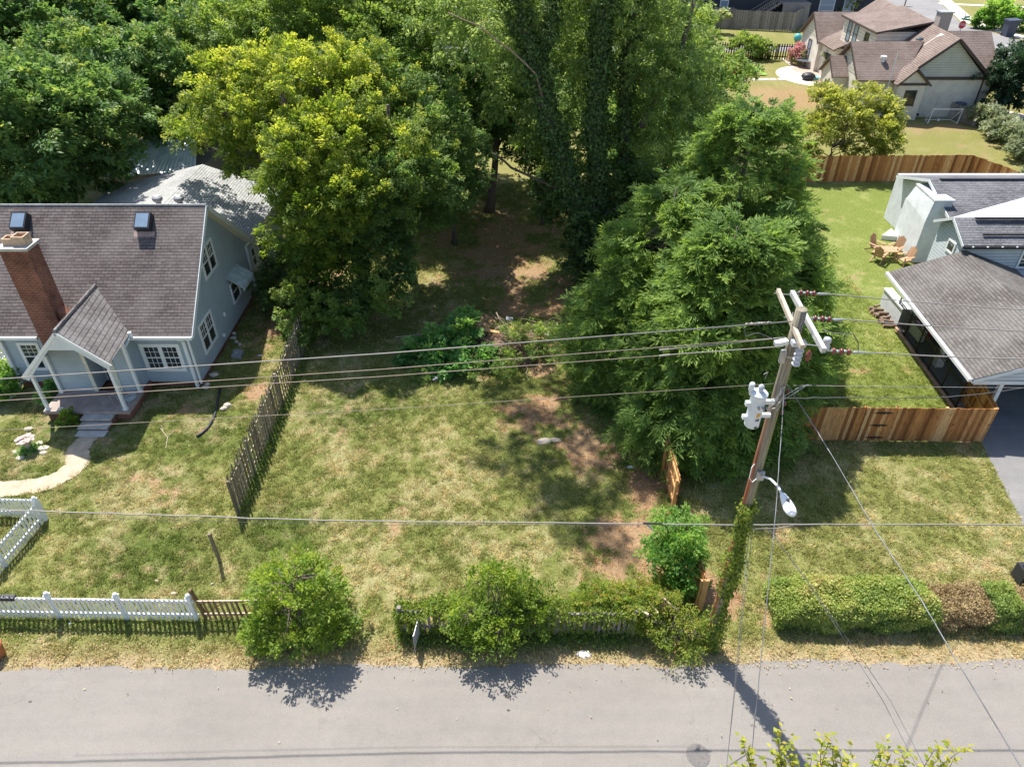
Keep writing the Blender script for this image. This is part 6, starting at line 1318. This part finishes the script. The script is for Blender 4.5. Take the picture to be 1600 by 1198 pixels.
# wires
def wire(label, pts, r=.012, mat='wire', name='power_line', sag=0, group='overhead wires at the pole', wob=0):
    P_ = [Vector(p) for p in pts]
    if len(P_) == 2:
        a, b = P_; P_ = [a.lerp(b,t)-Vector((0,0,4*sag*t*(1-t))) for t in np.linspace(0,1,28)]
    if wob:
        Q = []
        for i in range(len(P_)-1):
            for t in np.linspace(0,1,6,endpoint=False): Q.append(P_[i].lerp(P_[i+1],t)+Vector((0,random.gauss(0,wob),random.gauss(0,wob))))
        P_ = Q+[P_[-1]]
    o = MB().tube(P_, r, 6).build(name, M[mat], smooth=True); tag(o, label, 'power line' if name == 'power_line' else 'cable', group); return o
R1 = [A(1600,477,13.6), A(1600,510,12.6), A(1600,553,11.6)]
for s_, (v, lb_) in zip(strings, ((477,'top power line of three running right from the brown insulators'),(510,'middle power line of three running right from the brown insulators'),(553,'lowest power line of three running right, with a looped jumper at the pole'))):
    e = A(1600, v, s_.y); dd = (e-s_); wire(lb_, [s_, s_+dd*2.5], .013, sag=.12)
def leftw(label, u0, v0, u1, v1, Y, **k):
    a = A(u0,v0,Y); b = A(u1,v1,Y); wire(label, [a, a+(b-a)*.5+Vector((0,0,-.06)), b, b+(b-a)*.25+Vector((0,0,.1))], **k)
leftw('upper pale power line crossing over the vacant lot and porch to the left', 1238,502,0,592,12.42, r=.013)
leftw('middle thin copper-brown line crossing to the left above the bungalow steps', 1228,527,0,617,12.42, r=.0085, mat='wirebrown')
leftw('lower of the two thin copper-brown lines crossing to the left', 1225,541,0,626,12.42, r=.0085, mat='wirebrown')
leftw('thinnest brown line leaving the pole to the left above the transformer', 1230,598,0,672,12.42, r=.006, mat='wirebrown')
mb = MB()
for (u, v) in ((1038,546),(1052,556)): a = A(u-8,v+1.4,12.42); b = A(u+10,v-1.2,12.42)
cl = MB().tube([A(1030,547,12.42),A(1045,545.5,12.42)], .02, 8).tube([A(1030,556,12.42),A(1047,554,12.42)], .02, 8).build('line_splice', M['wire']); tag(cl, 'pair of pale splice sleeves on the two thin lines left of the pole', 'splice')
wire('pale end of the middle thin line between its splice and the pole', [A(1228,527,12.41),A(1045,545.5,12.41)], .011)
wire('pale end of the lower thin line between its splice and the pole', [A(1225,541,12.41),A(1047,554,12.41)], .011)
wire('jumper wire looping from the upper left line back to the pole', [A(1162,508,12.38),A(1165,525,12.38),A(1185,520,12.36),A(1210,530,12.36),A(1228,543,12.36)], .008, 'wiredark', wob=.008)
wire('spiral grip on the upper left power line near the pole', [A(1165,507,12.40),A(1205,504,12.40)], .02, wob=.008)
wire('dark jumper cable looping from crossarm to the lowest right line', [A(1285,515,12.1),A(1300,520,11.9),A(1318,522,11.75),A(1333,521,11.65),A(1341,535,11.6),A(1341,547,11.56)], .010, 'wiredark', wob=.004)
# communication cable low across the picture
cc = [A(-900,770,12.3),A(-400,786,12.3),A(-30,796,12.3),A(150,801,12.3),A(300,806,12.3),A(480,812,12.3),A(640,815,12.3),A(800,816,12.3),A(1000,818,12.3),A(1170,820,12.3)]
wire('thick pale communications cable crossing the whole lot low above the lawn, left of the pole', cc, .017, 'wire', 'cable', wob=.006)
wire('pale communications cable continuing right from the pole below the street light', [A(1170,820,12.3),A(1290,819,12.3),A(1450,819,12.3),A(1600,819,12.3),A(2300,800,12.3)], .017, 'wire', 'cable', wob=.004)
wire('lower strand drooping beside the communications cable under the street light', [A(1160,820,12.25),A(1178,826,12.2),A(1215,825,12.2),A(1240,820,12.25)], .010, 'wire', 'cable')
wire('hair-thin support strand just below the communications cable', [A(-20,802,12.35),A(250,812,12.35),A(560,820,12.35),A(1000,821,12.35)], .005, 'wiredark', 'cable')
o = MB().tube([A(1005,817,12.3),A(1035,818,12.3)], .024, 8).build('cable_splice', M['blackplastic']); tag(o, 'black splice sleeve on the low communications cable', 'splice')
o = MB().add([A(1008,819,12.3),A(1014,817,12.3),A(1022,831,12.28)], [(0,1,2)]).slab([A(1008,819,12.3),A(1014,817,12.3),A(1022,831,12.28)], .01).build('cable_tag', M['white']); tag(o, 'small pale tag hanging from the low communications cable', 'tag')
# services
wire('twisted dark service drop running right toward the carport roof', [A(1215,622,12.42),A(1300,621,13.5),A(1400,622,15.5),A(1482,620,17),A(1560,612,18.5),A(1640,600,20)], .012, 'wiredark', 'cable', wob=.008)
wire('thin wire running right from the pole just above the service drop', [A(1240,602,12.42),A(1400,604,12.42),A(1650,606,12.42)], .006, 'wire', 'cable')
wire('heavy grey service cable running down right across the street', [A(1230,601,12.42),A(1262,650,11.6),A(1310,728,10.2),A(1370,832,8.6),A(1440,938,7.2),A(1500,1040,6.0),A(1600,1205,4.6),A(1660,1300,3.8)], .0095, 'svc', 'cable', wob=.004)
wire('twisted service cable dropping straight down past the street light arm', [A(1226,601,12.3),A(1222,660,11.6),A(1217,730,10.6),A(1212,800,9.7),A(1200,920,8.4),A(1186,1060,7.0),A(1175,1170,6.1),A(1168,1250,5.5)], .0085, 'svc', 'cable', wob=.006)
for k, (dx, lb_) in enumerate(((0,'left one of two thin dark wires running from the pole to the bottom edge'),(12,'right one of two thin dark wires running from the pole to the bottom edge'))):
    wire(lb_, [A(1203,828,12.3),A(1260,905+k*2,11),A(1320+dx*.5,1000,9.6),A(1380+dx,1095,8.2),A(1424+dx,1180,7.0),A(1450+dx,1230,6.4)], .006, 'wiredark', 'cable')
for k, (dx, lb_) in enumerate(((0,'left one of two grey guy wires going down from the pole to the street'),(5,'right one of two grey guy wires going down from the pole to the street'))):
    a = A(1171+dx,828,12.2); wire(lb_, [a, A(1160+dx*.6,935,11.2), A(1148+dx*.3,1070,10.2), A(1136,1190,9.0), A(1130,1250,8.4)], .007, 'wire', 'cable')
mb = MB(); rng = np.random.default_rng(6)
for i in range(7):
    a = A(1226+rng.uniform(-6,2),600+rng.uniform(0,30),12.25); b = A(1196+rng.uniform(0,18),615+rng.uniform(-5,30),12.2); mb.tube([a, a.lerp(b,.5)+Vector((0,-.05,-.12)), b], .008, 5)
mb.tube([A(1226,603,12.25),A(1224,620,12.2),A(1223,635,12.2)], .012, 6); mb.tube([A(1215,625,12.3),A(1245,607,12.2),A(1262,601,12.2),A(1268,602,12.2)], .009, 5); mb.tube([A(1215,630,12.3),A(1240,615,12.2),A(1262,601,12.2)], .008, 5)
mb.tube([A(1193,585,12.1),A(1200,581,12.1),A(1195,592,12.15)], .006, 5)
o = mb.build('wire_bundle', M['galv']); tag(o, 'tangle of lead wires between the transformer and the pole', 'wire bundle')

# ================================================================ small things
o = MB().rnd(.2).cbox((-9.80,15.60,.7),.09,.09,1.45,.1,.02,0).build('wooden_post', M['oldwood']); tag(o, 'lone weathered wooden post standing in the left lawn', 'post')
# flagstone bird bath in a ring of plants
BB = thing('stone_bird_bath','stacked flagstone bird bath on a short stem in the left lawn','bird bath',(-19.2,21.2,0))
flg = simple('flagstone', (.46,.36,.32), .9, .25, 4, bmp=.01)
mb = MB(); mb.lathe((-19.2,21.2,0), [(.14,0),(.11,.2),(.12,.45),(.16,.5)], 9); mb.build('stem', flg, BB)
mb = MB()
for i in range(9):
    a = i*2*math.pi/9; mb.rnd().cbox((-19.2+.22*math.cos(a),21.2+.2*math.sin(a),.56+.03*(i % 3)),.26,.18,.05,a+.5,.1,.08)
mb.cbox((-19.2,21.2,.53),.4,.4,.05); mb.build('top_stones', flg, BB)
patch('bird_bath_plant','leafy green plant ringing the foot of the stone bird bath','plant',[(-19.25,20.95,.3),(-19.1,21.25,.28),(-19.3,21.15,.3)],'weed',420,.12,.07,44,.14)
stone = simple('pale_stone', (.52,.46,.38), .95, .2, 5, bmp=.01)
for i, (u, v, s_) in enumerate(((62,693,.16),(68,701,.24),(45,671,.2),(25,707,.16),(32,716,.18),(68,708,.14))):
    g = G(u, v); o = MB().blob((g.x,g.y,.03), s_, s_*.7, .07, 9, 5, .2).build('garden_stone', stone, smooth=False)
    tag(o, ['pale stone just right of the bird bath, upper of the cluster','larger pale slab stone right of the bird bath','pale stone behind the bird bath toward the porch','small pale stone left of the bird bath plants','pale stone in front left of the bird bath plants','small flat stone at the lower right of the bird bath'][i], 'stone', 'stones round the bird bath')
for i, (u, v, s_) in enumerate(((912,1022,.22),(272,927,.10),(110,975,.06),(332,913,.05),(985,730,.14),(850,690,.35),(868,688,.25),(245,908,.07),(407,556,.12))):
    g = G(u, v); o = MB().blob((g.x,g.y,.02), s_, s_*.6, .05, 8, 5, .25).build('litter', simple('litter_%d' % i, [(.6,.58,.54),(.6,.5,.4),(.5,.6,.66),(.6,.55,.5),(.6,.62,.64),(.25,.22,.20),(.27,.24,.22),(.55,.42,.3),(.6,.6,.58)][i], .8))
    tag(o, ['crumpled pale paper on the verge right of the straggly shrub','pale scrap on the lawn behind the white street fence','small blue-white scrap in the picket shade','small pale scrap by the lone wooden post','white plastic scrap left of the cedar divider','dark flat stone in the dappled lawn','smaller dark flat stone beside the dappled lawn stone','tan leaf scrap on the lawn near the corner fence','white block on the grass beside the weathered picket fence'][i], 'litter' if 'stone' not in str(i) else 'stone')
# black drain hose from the downspout
pts = [G(344,606,.05),G(341,620,.05),G(339,635,.05),G(335,650,.05),G(332,656,.05),G(325,668,.05),G(316,676,.05),G(308,682,.05)]
o = MB().tube([p for p in pts], .055, 10).build('drain_hose', M['blackplastic'], smooth=True); tag(o, 'black corrugated drain hose running from the bungalow downspout over the lawn', 'drain hose')
o = MB().tube([G(250,668,.03),G(262,683,.04),G(259,700,.03)], .012, 5).tube([G(262,683,.04),G(272,672,.06)], .009, 5).tube([G(255,674,.03),G(252,664,.06)], .007, 4).build('fallen_branch', M['palewood']); tag(o, 'pale forked fallen branch on the left lawn', 'branch')
# things on the porch
o = MB().blob((-16.25,23.95,.55), .22,.3,.1,10,6,.25).cbox((-16.2,24.1,.62),.3,.12,.05,.5,.2,.3).cbox((-16.35,23.75,.6),.28,.1,.04,1.2,.1,.2).build('folded_tarp', simple('tarp_grey_green', (.36,.40,.38), .8)); tag(o, 'crumpled grey-green tarp lying at the right end of the porch', 'tarp')
mb = MB()
for dx in (0,.32): mb.tube([(-16.75+dx*.2,23.5+dx,.5),(-16.8+dx*.2,23.5+dx,.95),(-16.65+dx*.2,23.5+dx,1.05),(-16.5+dx*.2,23.5+dx,.9),(-16.45+dx*.2,23.5+dx,.5)], .014, 6)
mb.tube([(-16.78,23.5,.95),(-16.72,23.82,.95)], .014, 6); mb.tube([(-16.5,23.5,.9),(-16.44,23.82,.9)], .014, 6); o = mb.build('metal_rack', M['galv']); tag(o, 'small bent metal rack standing on the porch by the right post', 'rack')
o = MB().box(-18.95+.0,-18.75,23.12,23.3,.5,.53).build('door_mat', simple('pale_paper', (.7,.62,.56), .8)); tag(o, 'pale square tile lying on the porch beside the left front post', 'tile')
# rubble along the bungalow side
for i, (u, v, s_) in enumerate(((335,587,.22),(322,607,.16),(325,602,.14),(365,530,.16),(370,536,.1),(366,523,.12),(375,540,.1),(356,635,.22),(350,640,.16))):
    g = G(u, v); o = MB().blob((g.x,g.y,.06), s_, s_*.7, .1, 8, 5, .25).build('rubble', stone); tag(o, ['pale rubble chunk at the downpipe of the bungalow side wall','pale rubble chunk right at the bungalow front corner','second rubble chunk at the bungalow front corner','pale rubble chunk halfway along the side wall','small pale chunk in the side yard shade','upper pale chunk along the side wall','lowest small chunk of the side wall rubble','pale flat rubble in the shaded side lawn','smaller flat rubble in the shaded side lawn'][i], 'rubble', 'rubble along the bungalow side')
o = MB().box(-13.2,-12.75,27.6,28.1,0,.22).lathe((-13.0,27.85,.22),[(.18,0),(.16,.1),(0,.12)],12).build('utility_box', simple('grey_utility', (.25,.27,.28), .7)); tag(o, 'low dark grey utility cover beside the bungalow side wall', 'utility box')
# sale sign seen nearly edge on
SG = thing('yard_sign','white lawn sign on a stake, seen almost edge-on in front of the vine-covered fence','sign',(-2.85,12.45,0))
m_ = Matrix.Translation((-2.83,12.48,0)) @ Matrix.Rotation(R(83),4,'Z')
mb = MB(); mb.M = m_; mb.box(-.3,.3,-.01,.01,.28,.86); pnl = mb.build('panel', M['white'], SG)
mb = MB(); mb.M = m_; mb.box(-.3,-.27,-.012,.012,0,.9); mb.box(.27,.3,-.012,.012,0,.9); mb.build('stake', M['galv'], SG)
mb = MB(); mb.M = m_
for r_ in range(4):
    x = -.25
    while x < .22: w_ = random.uniform(.02,.07); mb.box(x,x+w_,-.014,.014,.72-r_*.12,.78-r_*.12); x += w_+.02
sub(pnl, mb.build('lettering', simple('sign_ink', (.12,.12,.2), .6)))
# mail/paper holder on the fence
o = MB().cbox((-14.95,13.5,.93),.42,.16,.12).lathe((-15.1,13.5,.995),[(.04,0),(.05,.03),(0,.04)],10).lathe((-14.85,13.5,.995),[(.04,0),(.05,.03),(0,.04)],10).build('black_planter', M['blackplastic']); o.location = (-.35,-.03,.02); tag(o, 'black two-hole box hooked on the rail of the white street fence', 'box')
o = MB().lathe((-15.35,12.0,0),[(.16,0),(.2,.05),(.24,.45),(.27,.5),(.25,.55),(.1,.57),(0,.57)],16).build('terracotta_pot', simple('terracotta', (.36,.13,.05), .7)); o.location = (.15,.12,0); tag(o, 'rust-orange round bin at the street edge on the left side of the photo', 'bin')
# meter / bin at right edge
o = MB().box(16.0,16.5,14.6,15.1,0,.62).lathe((16.25,14.85,.62),[(.2,0),(.2,.08),(0,.14)],12).build('utility_pedestal', M['blackplastic']); o.location = (.42,.0,0); tag(o, 'dark utility pedestal beyond the hedge at the right edge', 'pedestal')
# stacked pale boards over the vine fence end
for i, (dx, dy, rz, ln) in enumerate(((0,0,-.9,.75),(.2,.05,-.8,.6),(.45,.1,-.75,.5),(-.25,-.35,-.5,.35))):
    o = MB().rnd(.7).cbox((4.1+dx,13.15+dy,1.12+.03*i),ln,.06,.03,rz,.1,.2).build('loose_board', M['palewood']); tag(o, ['longest bleached board lying in the bramble over the vine fence','middle bleached board lying in the bramble','right-hand bleached board lying in the bramble','short bleached board below the others in the bramble'][i], 'board', 'loose bleached boards')
# firewood
FWL = ['%s log in the %s row of the firewood pile' % (a_, b_) for b_ in ('wall-side','lawn-side') for a_ in ('nearest','second nearest','third nearest','fourth nearest','fifth nearest','fifth farthest','fourth farthest','third farthest','second farthest','farthest')]
rng = np.random.default_rng(12); lm = simple('log_bark', (.22,.16,.12), .9, .3, 6); lc = simple('log_end', (.42,.30,.20), .8, .2, 8)
for i in range(20):
    r_ = rng.uniform(.06,.11); y = 30.4+1.9*(i % 10)/10; x = 19.1-.16*(i // 10)+rng.normal()*.07+.03; z = .08+.16*(i // 10 == 0)*(i % 2)
    ln = rng.uniform(.35,.5); a = rng.normal()*.25; d = Vector((math.cos(a),math.sin(a),0))*ln/2; c = Vector((x-.1,y,z+r_*.3))
    root = thing('firewood_log', FWL[i],'log',tuple(c),'firewood logs')
    MB().tube([c-d,c+d],r_,9,cap=False).build('bark', lm, root, smooth=True); MB().tube([c-d*1.005,c-d*.99],r_*.97,9).tube([c+d*.99,c+d*1.005],r_*.97,9).build('cut_end', lc, root)
# cedar chairs and table by the white house
wm = simple('orange_cedar', (.44,.27,.16), .7, .12, 5)
def wchair(label, loc, rz):
    t = thing('outdoor_chair', label, 'chair', (0,0,0), 'cedar garden chairs')
    MB().cbox((0,-.05,.36),.56,.55,.04,0,.12).build('seat', wm, t)
    mb = MB()
    for k in range(5): x = -.2+.1*k; h = .72-.1*abs(k-2)/2*1.2; mb.cbox((x,.3+.0,.38+h/2),.09,.025,h,0,-.3)
    mb.build('backrest', wm, t)
    for sx in (-.28,.28): MB().cbox((sx,-.28,.27),.05,.07,.54).build('leg', wm, t); MB().cbox((sx,.22,.22),.05,.6,.08,0,-.5).build('leg', wm, t); MB().cbox((sx*1.12,-.03,.56),.12,.66,.03).build('armrest', wm, t)
    t.location = loc; t.rotation_euler = (0,0,rz); return t
wchair('cedar garden chair nearest the camera beside the white brick chimney', (22.75,37.3,0), -1.3)
wchair('cedar garden chair against the white brick wall behind the garden table', (22.75,38.6,0), -1.0)
wchair('cedar garden chair at the back left of the garden table', (21.7,38.9,0), .5)
wchair('cedar garden chair at the lawn side of the garden table', (21.4,37.7,0), 2.4)
t = thing('garden_table','cedar garden table in the middle of the chairs by the white brick house','table',(22.05,38.1,0))
mb = MB()
for k in range(5): mb.rnd().box(21.65+.165*k,21.65+.165*k+.15,37.7,38.5,.56,.6)
mb.build('table_top', wm, t)
for dx in (-.3,.3):
    for dy in (-.3,.3): MB().box(22.05+dx-.03,22.05+dx+.03,38.1+dy-.03,38.1+dy+.03,0,.56).build('leg', wm, t)
# things under the carport
def chair_mb(x, y, col_, lb_, nm='plastic_chair'):
    mt = simple('chair_%s' % lb_[:6], col_, .4); t = thing(nm, lb_, 'chair', (x,y,0), 'white chairs under the carport')
    MB().box(x-.22,x+.22,y-.22,y+.22,.42,.45).build('seat', mt, t); MB().box(x-.22,x+.22,y+.2,y+.23,.45,.9).build('backrest', mt, t)
    for dx in (-.2,.2):
        for dy in (-.2,.2): MB().box(x+dx-.015,x+dx+.015,y+dy-.015,y+dy+.015,.02,.42).build('leg', mt, t)
chair_mb(20.5,27.9,(.5,.52,.53),'pale chair under the carport by its white post'); chair_mb(20.9,26.9,(.5,.52,.53),'pale chair under the carport nearest the driveway')
o = MB().box(19.95,20.5,29.3,29.9,.02,.7).box(19.9,20.55,29.25,29.95,.7,.76).build('red_cooler', simple('red_plastic', (.35,.03,.05), .4)); tag(o, 'red cooler box under the carport near its rear wall', 'cooler')
o = MB().box(19.5,19.75,28.6,29.6,.3,.9).build('white_crate', M['trimw']); tag(o, 'pale storage crate behind the iron fence', 'crate')
# far yard things
SG2 = thing('soccer_goal','small white soccer goal frame standing by the cream house wall','soccer goal',(38.2,64.9,0))
gx0, gx1, gy = 36.9, 39.5, 64.4; mb = MB()
mb.tube([(gx0,gy,0),(gx0+.1,gy,1.25),(gx1+.1,gy,1.25),(gx1,gy,0)], .05, 6); mb.tube([(gx0,gy,0.05),(gx0+.2,gy+1.0,.05),(gx1-.1,gy+1.0,.05),(gx1,gy,.05)], .035, 6); mb.tube([(gx0+.1,gy,1.25),(gx0+.2,gy+1,.05)], .035, 6); mb.tube([(gx1+.1,gy,1.25),(gx1-.1,gy+1,.05)], .035, 6); mb.build('frame', M['white'], SG2)
mb = MB()
for i in range(14): t_ = i/13; mb.tube([(gx0+.1+2.6*t_,gy,1.25),(gx0+.2+2.3*t_,gy+1,.05)], .008, 3, cap=False)
for i in range(6): t_ = i/6; mb.tube([(gx0+.1+.1*t_,gy+t_,1.25-1.2*t_),(gx1+.1-.2*t_,gy+t_,1.25-1.2*t_)], .008, 3, cap=False)
mb.build('net', simple('net_white', (.7,.7,.7), .8), SG2)
o = MB().blob((38.1,65.0,.13),.13,.13,.13,12,8,0).build('ball', M['white'], smooth=True); tag(o, 'white ball lying inside the small soccer goal', 'ball')
g = Vector((40.2,66.0,0)); o = MB().lathe((g.x,g.y,1.3),[(0,-.12),(.4,-.1),(.5,0),(.48,.05),(.1,.1),(0,.1)],16).tube([(g.x,g.y,0),(g.x,g.y,1.2)],.05,8).build('satellite_dish', simple('dark_blue_dish', (.05,.08,.12), .5)); tag(o, 'dark blue round dish on a stand behind the soccer goal', 'dish')
for x_, lb_ in ((41.0,'blue recycling bin with white bag inside the grey board screen'),(41.7,'blue recycling bin at the back of the grey board screen')):
    o = MB().prism([(x_-.3,64.6,0),(x_+.3,64.6,0),(x_+.36,64.6,1.0),(x_-.36,64.6,1.0)],(0,.7,0)).box(x_-.38,x_+.38,64.55,65.35,1.002,1.08).build('recycling_bin', simple('navy_bin', (.03,.05,.14), .5)); tag(o, lb_, 'bin')
o = MB().blob((41.0,64.9,1.2),.25,.2,.14,8,5,.3).build('white_bag', M['white']); tag(o, 'white plastic bag on top of the blue recycling bin', 'bag')
# patio
pc = G(1262,112); flat('patio', [(pc.x-3.6+2.2*0+3.6+2.9*math.cos(a)*1.35, pc.y-2+4.6*math.sin(a)) for a in np.linspace(0,2*math.pi,28,endpoint=False)], .02, M['palecon'])
flat('patio_brick', [(pc.x+2.5*math.cos(a)+.9, pc.y+.6+2.6*math.sin(a)) for a in np.linspace(0,2*math.pi,20,endpoint=False)], .028, simple('patio_paver', (.42,.30,.24), .9, .2, 3))
o = ribbon('garden_edging', [tuple(G(1222,92)[:2]),tuple(G(1232,99)[:2]),tuple(G(1240,106)[:2])], .35, .03, M['palecon'])
for i, u in enumerate((1150,1163,1176,1187,1197,1208,1220,1231)):
    g = G(u, 125-.1*i); o = MB().box(g.x-.3,g.x+.3,g.y-.42,g.y+.42,0,.03).build('stepping_stone', M['palecon']); tag(o, ['leftmost stepping stone, half under the light green tree','second stepping stone from the left','third stepping stone from the left','fourth stepping stone from the left','fourth stepping stone from the patio','third stepping stone from the patio','second stepping stone from the patio','stepping stone nearest the patio edge'][i], 'stepping stone', 'stepping stones to the patio')
def pchair(g, lb_, h=.9):
    t = thing('patio_chair', lb_, 'chair', tuple(g), 'covered dark patio chairs')
    MB().blob((g.x,g.y,.45),.55,.5,.5,10,6,.1).build('seat', M['blackplastic'], t, smooth=True); MB().cbox((g.x+.2,g.y+.35,h*.75),.9,.2,h*.8,0,-.15).build('backrest', M['blackplastic'], t)
pchair(G(1270,103), 'black covered patio seat behind the glass table'); pchair(G(1288,100), 'black covered patio seat against the cream house wall'); pchair(G(1290,118), 'black covered patio seat right of the patio centre')
g = G(1256,105); t = thing('patio_table','round grey-glass patio table by the pink bush','table',tuple(g)); MB().lathe((g.x,g.y,.72),[(1.0,0),(1.0,.03),(0,.03)],24).build('table_top', simple('smoked_glass', (.10,.12,.14), .2, .1), t); MB().tube([(g.x,g.y,0),(g.x,g.y,.72)],.06,8).build('leg', M['black'], t)
g = G(1262,125); o = MB().blob((g.x,g.y,.35),.75,.7,.4,12,6,.08).build('covered_grill', M['blackplastic'], smooth=True); tag(o, 'black covered round fire pit on the pale patio', 'fire pit')
for i, (u, v, c_) in enumerate(((1275,125,(.25,.55,.62)),(1281,131,(.65,.25,.15)),(1291,122,(.65,.3,.2)),(1289,131,(.1,.45,.42)),(1275,133,(.65,.62,.55)),(1283,126,(.3,.55,.2)))):
    g = G(u, v); o = MB().blob((g.x,g.y,.2),.28,.25,.22,8,5,.3).build('toy', simple('toy_%d' % i, c_, .5)); tag(o, ['light blue toy on the patio','small red toy near the patio front edge','orange-red toy by the patio bush','teal toy at the patio corner by the wall','cream toy at the patio front edge','green toy among the patio toys'][i], 'toy', 'toys on the patio')
g = G(1168,118); t = thing('play_slide','green and red plastic play slide lying in the cream house back yard','slide',tuple(g))
MB().slab([(g.x-.2,g.y+.6,1.0),(g.x+.4,g.y+.6,1.0),(g.x+2.2,g.y,.1),(g.x+1.6,g.y-.4,.1)],.06).build('slide', simple('lime_plastic', (.35,.55,.10), .5), t)
g2 = G(1155,114); MB().box(g2.x-1.4,g2.x+.9,g2.y-.3,g2.y+.3,0,.35).cbox((g2.x-1.5,g2.y,.7),.3,.3,1.4,0,0,.2).build('base', simple('red_plastic_toy', (.60,.10,.05), .5), t)
# stop sign and street sign
g = G(1492,72); SS = thing('stop_sign','red octagonal stop sign with green street blades behind the cream house roof','sign',tuple(g))
MB().tube([(g.x,g.y,0),(g.x,g.y,3.7)],.05,8).build('post', M['galv'], SS)
top = A(1492,39,g.y); cz = top.z
mb = MB(); mb.prism([(g.x+.5*math.cos(R(22.5+45*i)),g.y-.07,cz+.5*math.sin(R(22.5+45*i))) for i in range(8)],(0,.02,0)); face = mb.build('sign_face', simple('sign_white', (.72,.70,.68), .5, .03), SS)
mb = MB(); mb.prism([(g.x+.45*math.cos(R(22.5+45*i)),g.y-.075,cz+.45*math.sin(R(22.5+45*i))) for i in range(8)],(0,.004,0)); sub(face, mb.build('red_field', simple('sign_red', (.45,.02,.03), .5, .05)))
def text(s, size, loc, rot, mat, parent):
    cu = bpy.data.curves.new('lettering','FONT'); cu.body = s; cu.size = size; cu.align_x = 'CENTER'; cu.align_y = 'CENTER'; cu.extrude = .002
    o = bpy.data.objects.new('lettering', cu); C.objects.link(o); o.location = loc; o.rotation_euler = rot
    dg = bpy.context.evaluated_depsgraph_get(); me = bpy.data.meshes.new_from_object(o.evaluated_get(dg)); me.materials.clear(); me.materials.append(mat)
    mo = bpy.data.objects.new('lettering', me); C.objects.link(mo); mo.matrix_world = o.matrix_world.copy(); mo.location = loc; mo.rotation_euler = rot; bpy.data.objects.remove(o); mo.parent = parent; return mo
text('STOP', .34, (g.x,g.y-.082,cz), (R(90),0,0), MATS['sign_white'], face)
MB().cbox((g.x+.3,g.y,cz+.85),1.1,.03,.22,.5).cbox((g.x+.2,g.y,cz+.6),1.0,.03,.2,-.9).build('street_blade', simple('sign_green', (.02,.22,.16), .5), SS)
g = G(1518,52); 
def wbin(u, v, s_, lb_, mt):
    g = G(u, v); t = thing('wheeled_bin', lb_, 'bin', tuple(g)); MB().prism([(g.x-.3*s_,g.y-.35*s_,0),(g.x+.3*s_,g.y-.35*s_,0),(g.x+.38*s_,g.y-.4*s_,1.1*s_),(g.x-.38*s_,g.y-.4*s_,1.1*s_)],(0,.75*s_,0)).build('body', mt, t)
    MB().cbox((g.x+.05,g.y,1.14*s_),.92*s_,.95*s_,.1*s_,0,0,-.05).build('lid', mt, t); MB().lathe((g.x-.32*s_,g.y+.3*s_,.12*s_),[(.12*s_,0),(.12*s_,.06)],12,axis='X').build('wheel', M['black'], t)
wbin(1573,57,1.7,'dark blue-black wheeled bin beside the bright bush across the far street', simple('bin_navy', (.05,.06,.09), .5))
g = G(1568,30); FP = thing('leaning_pole','far wooden utility pole leaning at the top right corner','utility pole',tuple(g)); tp = A(1590,-60,g.y); MB().tube([g, g.lerp(tp,.5), tp],[.3,.27,.24],10).build('pole', M['oldwood'], FP)
g = G(1413,10); MBX = thing('mailbox','dark mailbox on a post by the far curving street','mailbox',tuple(g)); MB().box(g.x-.08,g.x+.08,g.y-.08,g.y+.08,0,1.1).build('post', M['greywood'], MBX); MB().cbox((g.x,g.y,1.3),1.0,.4,.35).lathe((g.x-.5,g.y,1.45),[(.2,0),(.2,1.0)],10,axis='X').build('box', M['blackplastic'], MBX)
g = G(1562,22); MBX = thing('mailbox','dark low box on the verge between the two pale far walks','mailbox',tuple(g)); MB().box(g.x-.08,g.x+.08,g.y-.08,g.y+.08,0,.8).build('post', M['greywood'], MBX); MB().cbox((g.x,g.y,1.0),1.6,.6,.5).build('box', M['blackplastic'], MBX)
g = G(1276,25); PL = thing('pale_green_pole','pale green utility pole rising left of the cream house','utility pole',tuple(g)); tp = A(1285,-50,g.y); MB().tube([g,tp],[.3,.26],10).build('pole', simple('green_pole', (.30,.36,.24), .9), PL)
g = G(1253,71); o = MB().blob((g.x,g.y+2,.5),.5,.5,.5,12,8,0).build('gas_bottle', simple('teal_ball', (.10,.42,.40), .5)); tag(o, 'teal round ball by the far dark picket fence', 'ball')
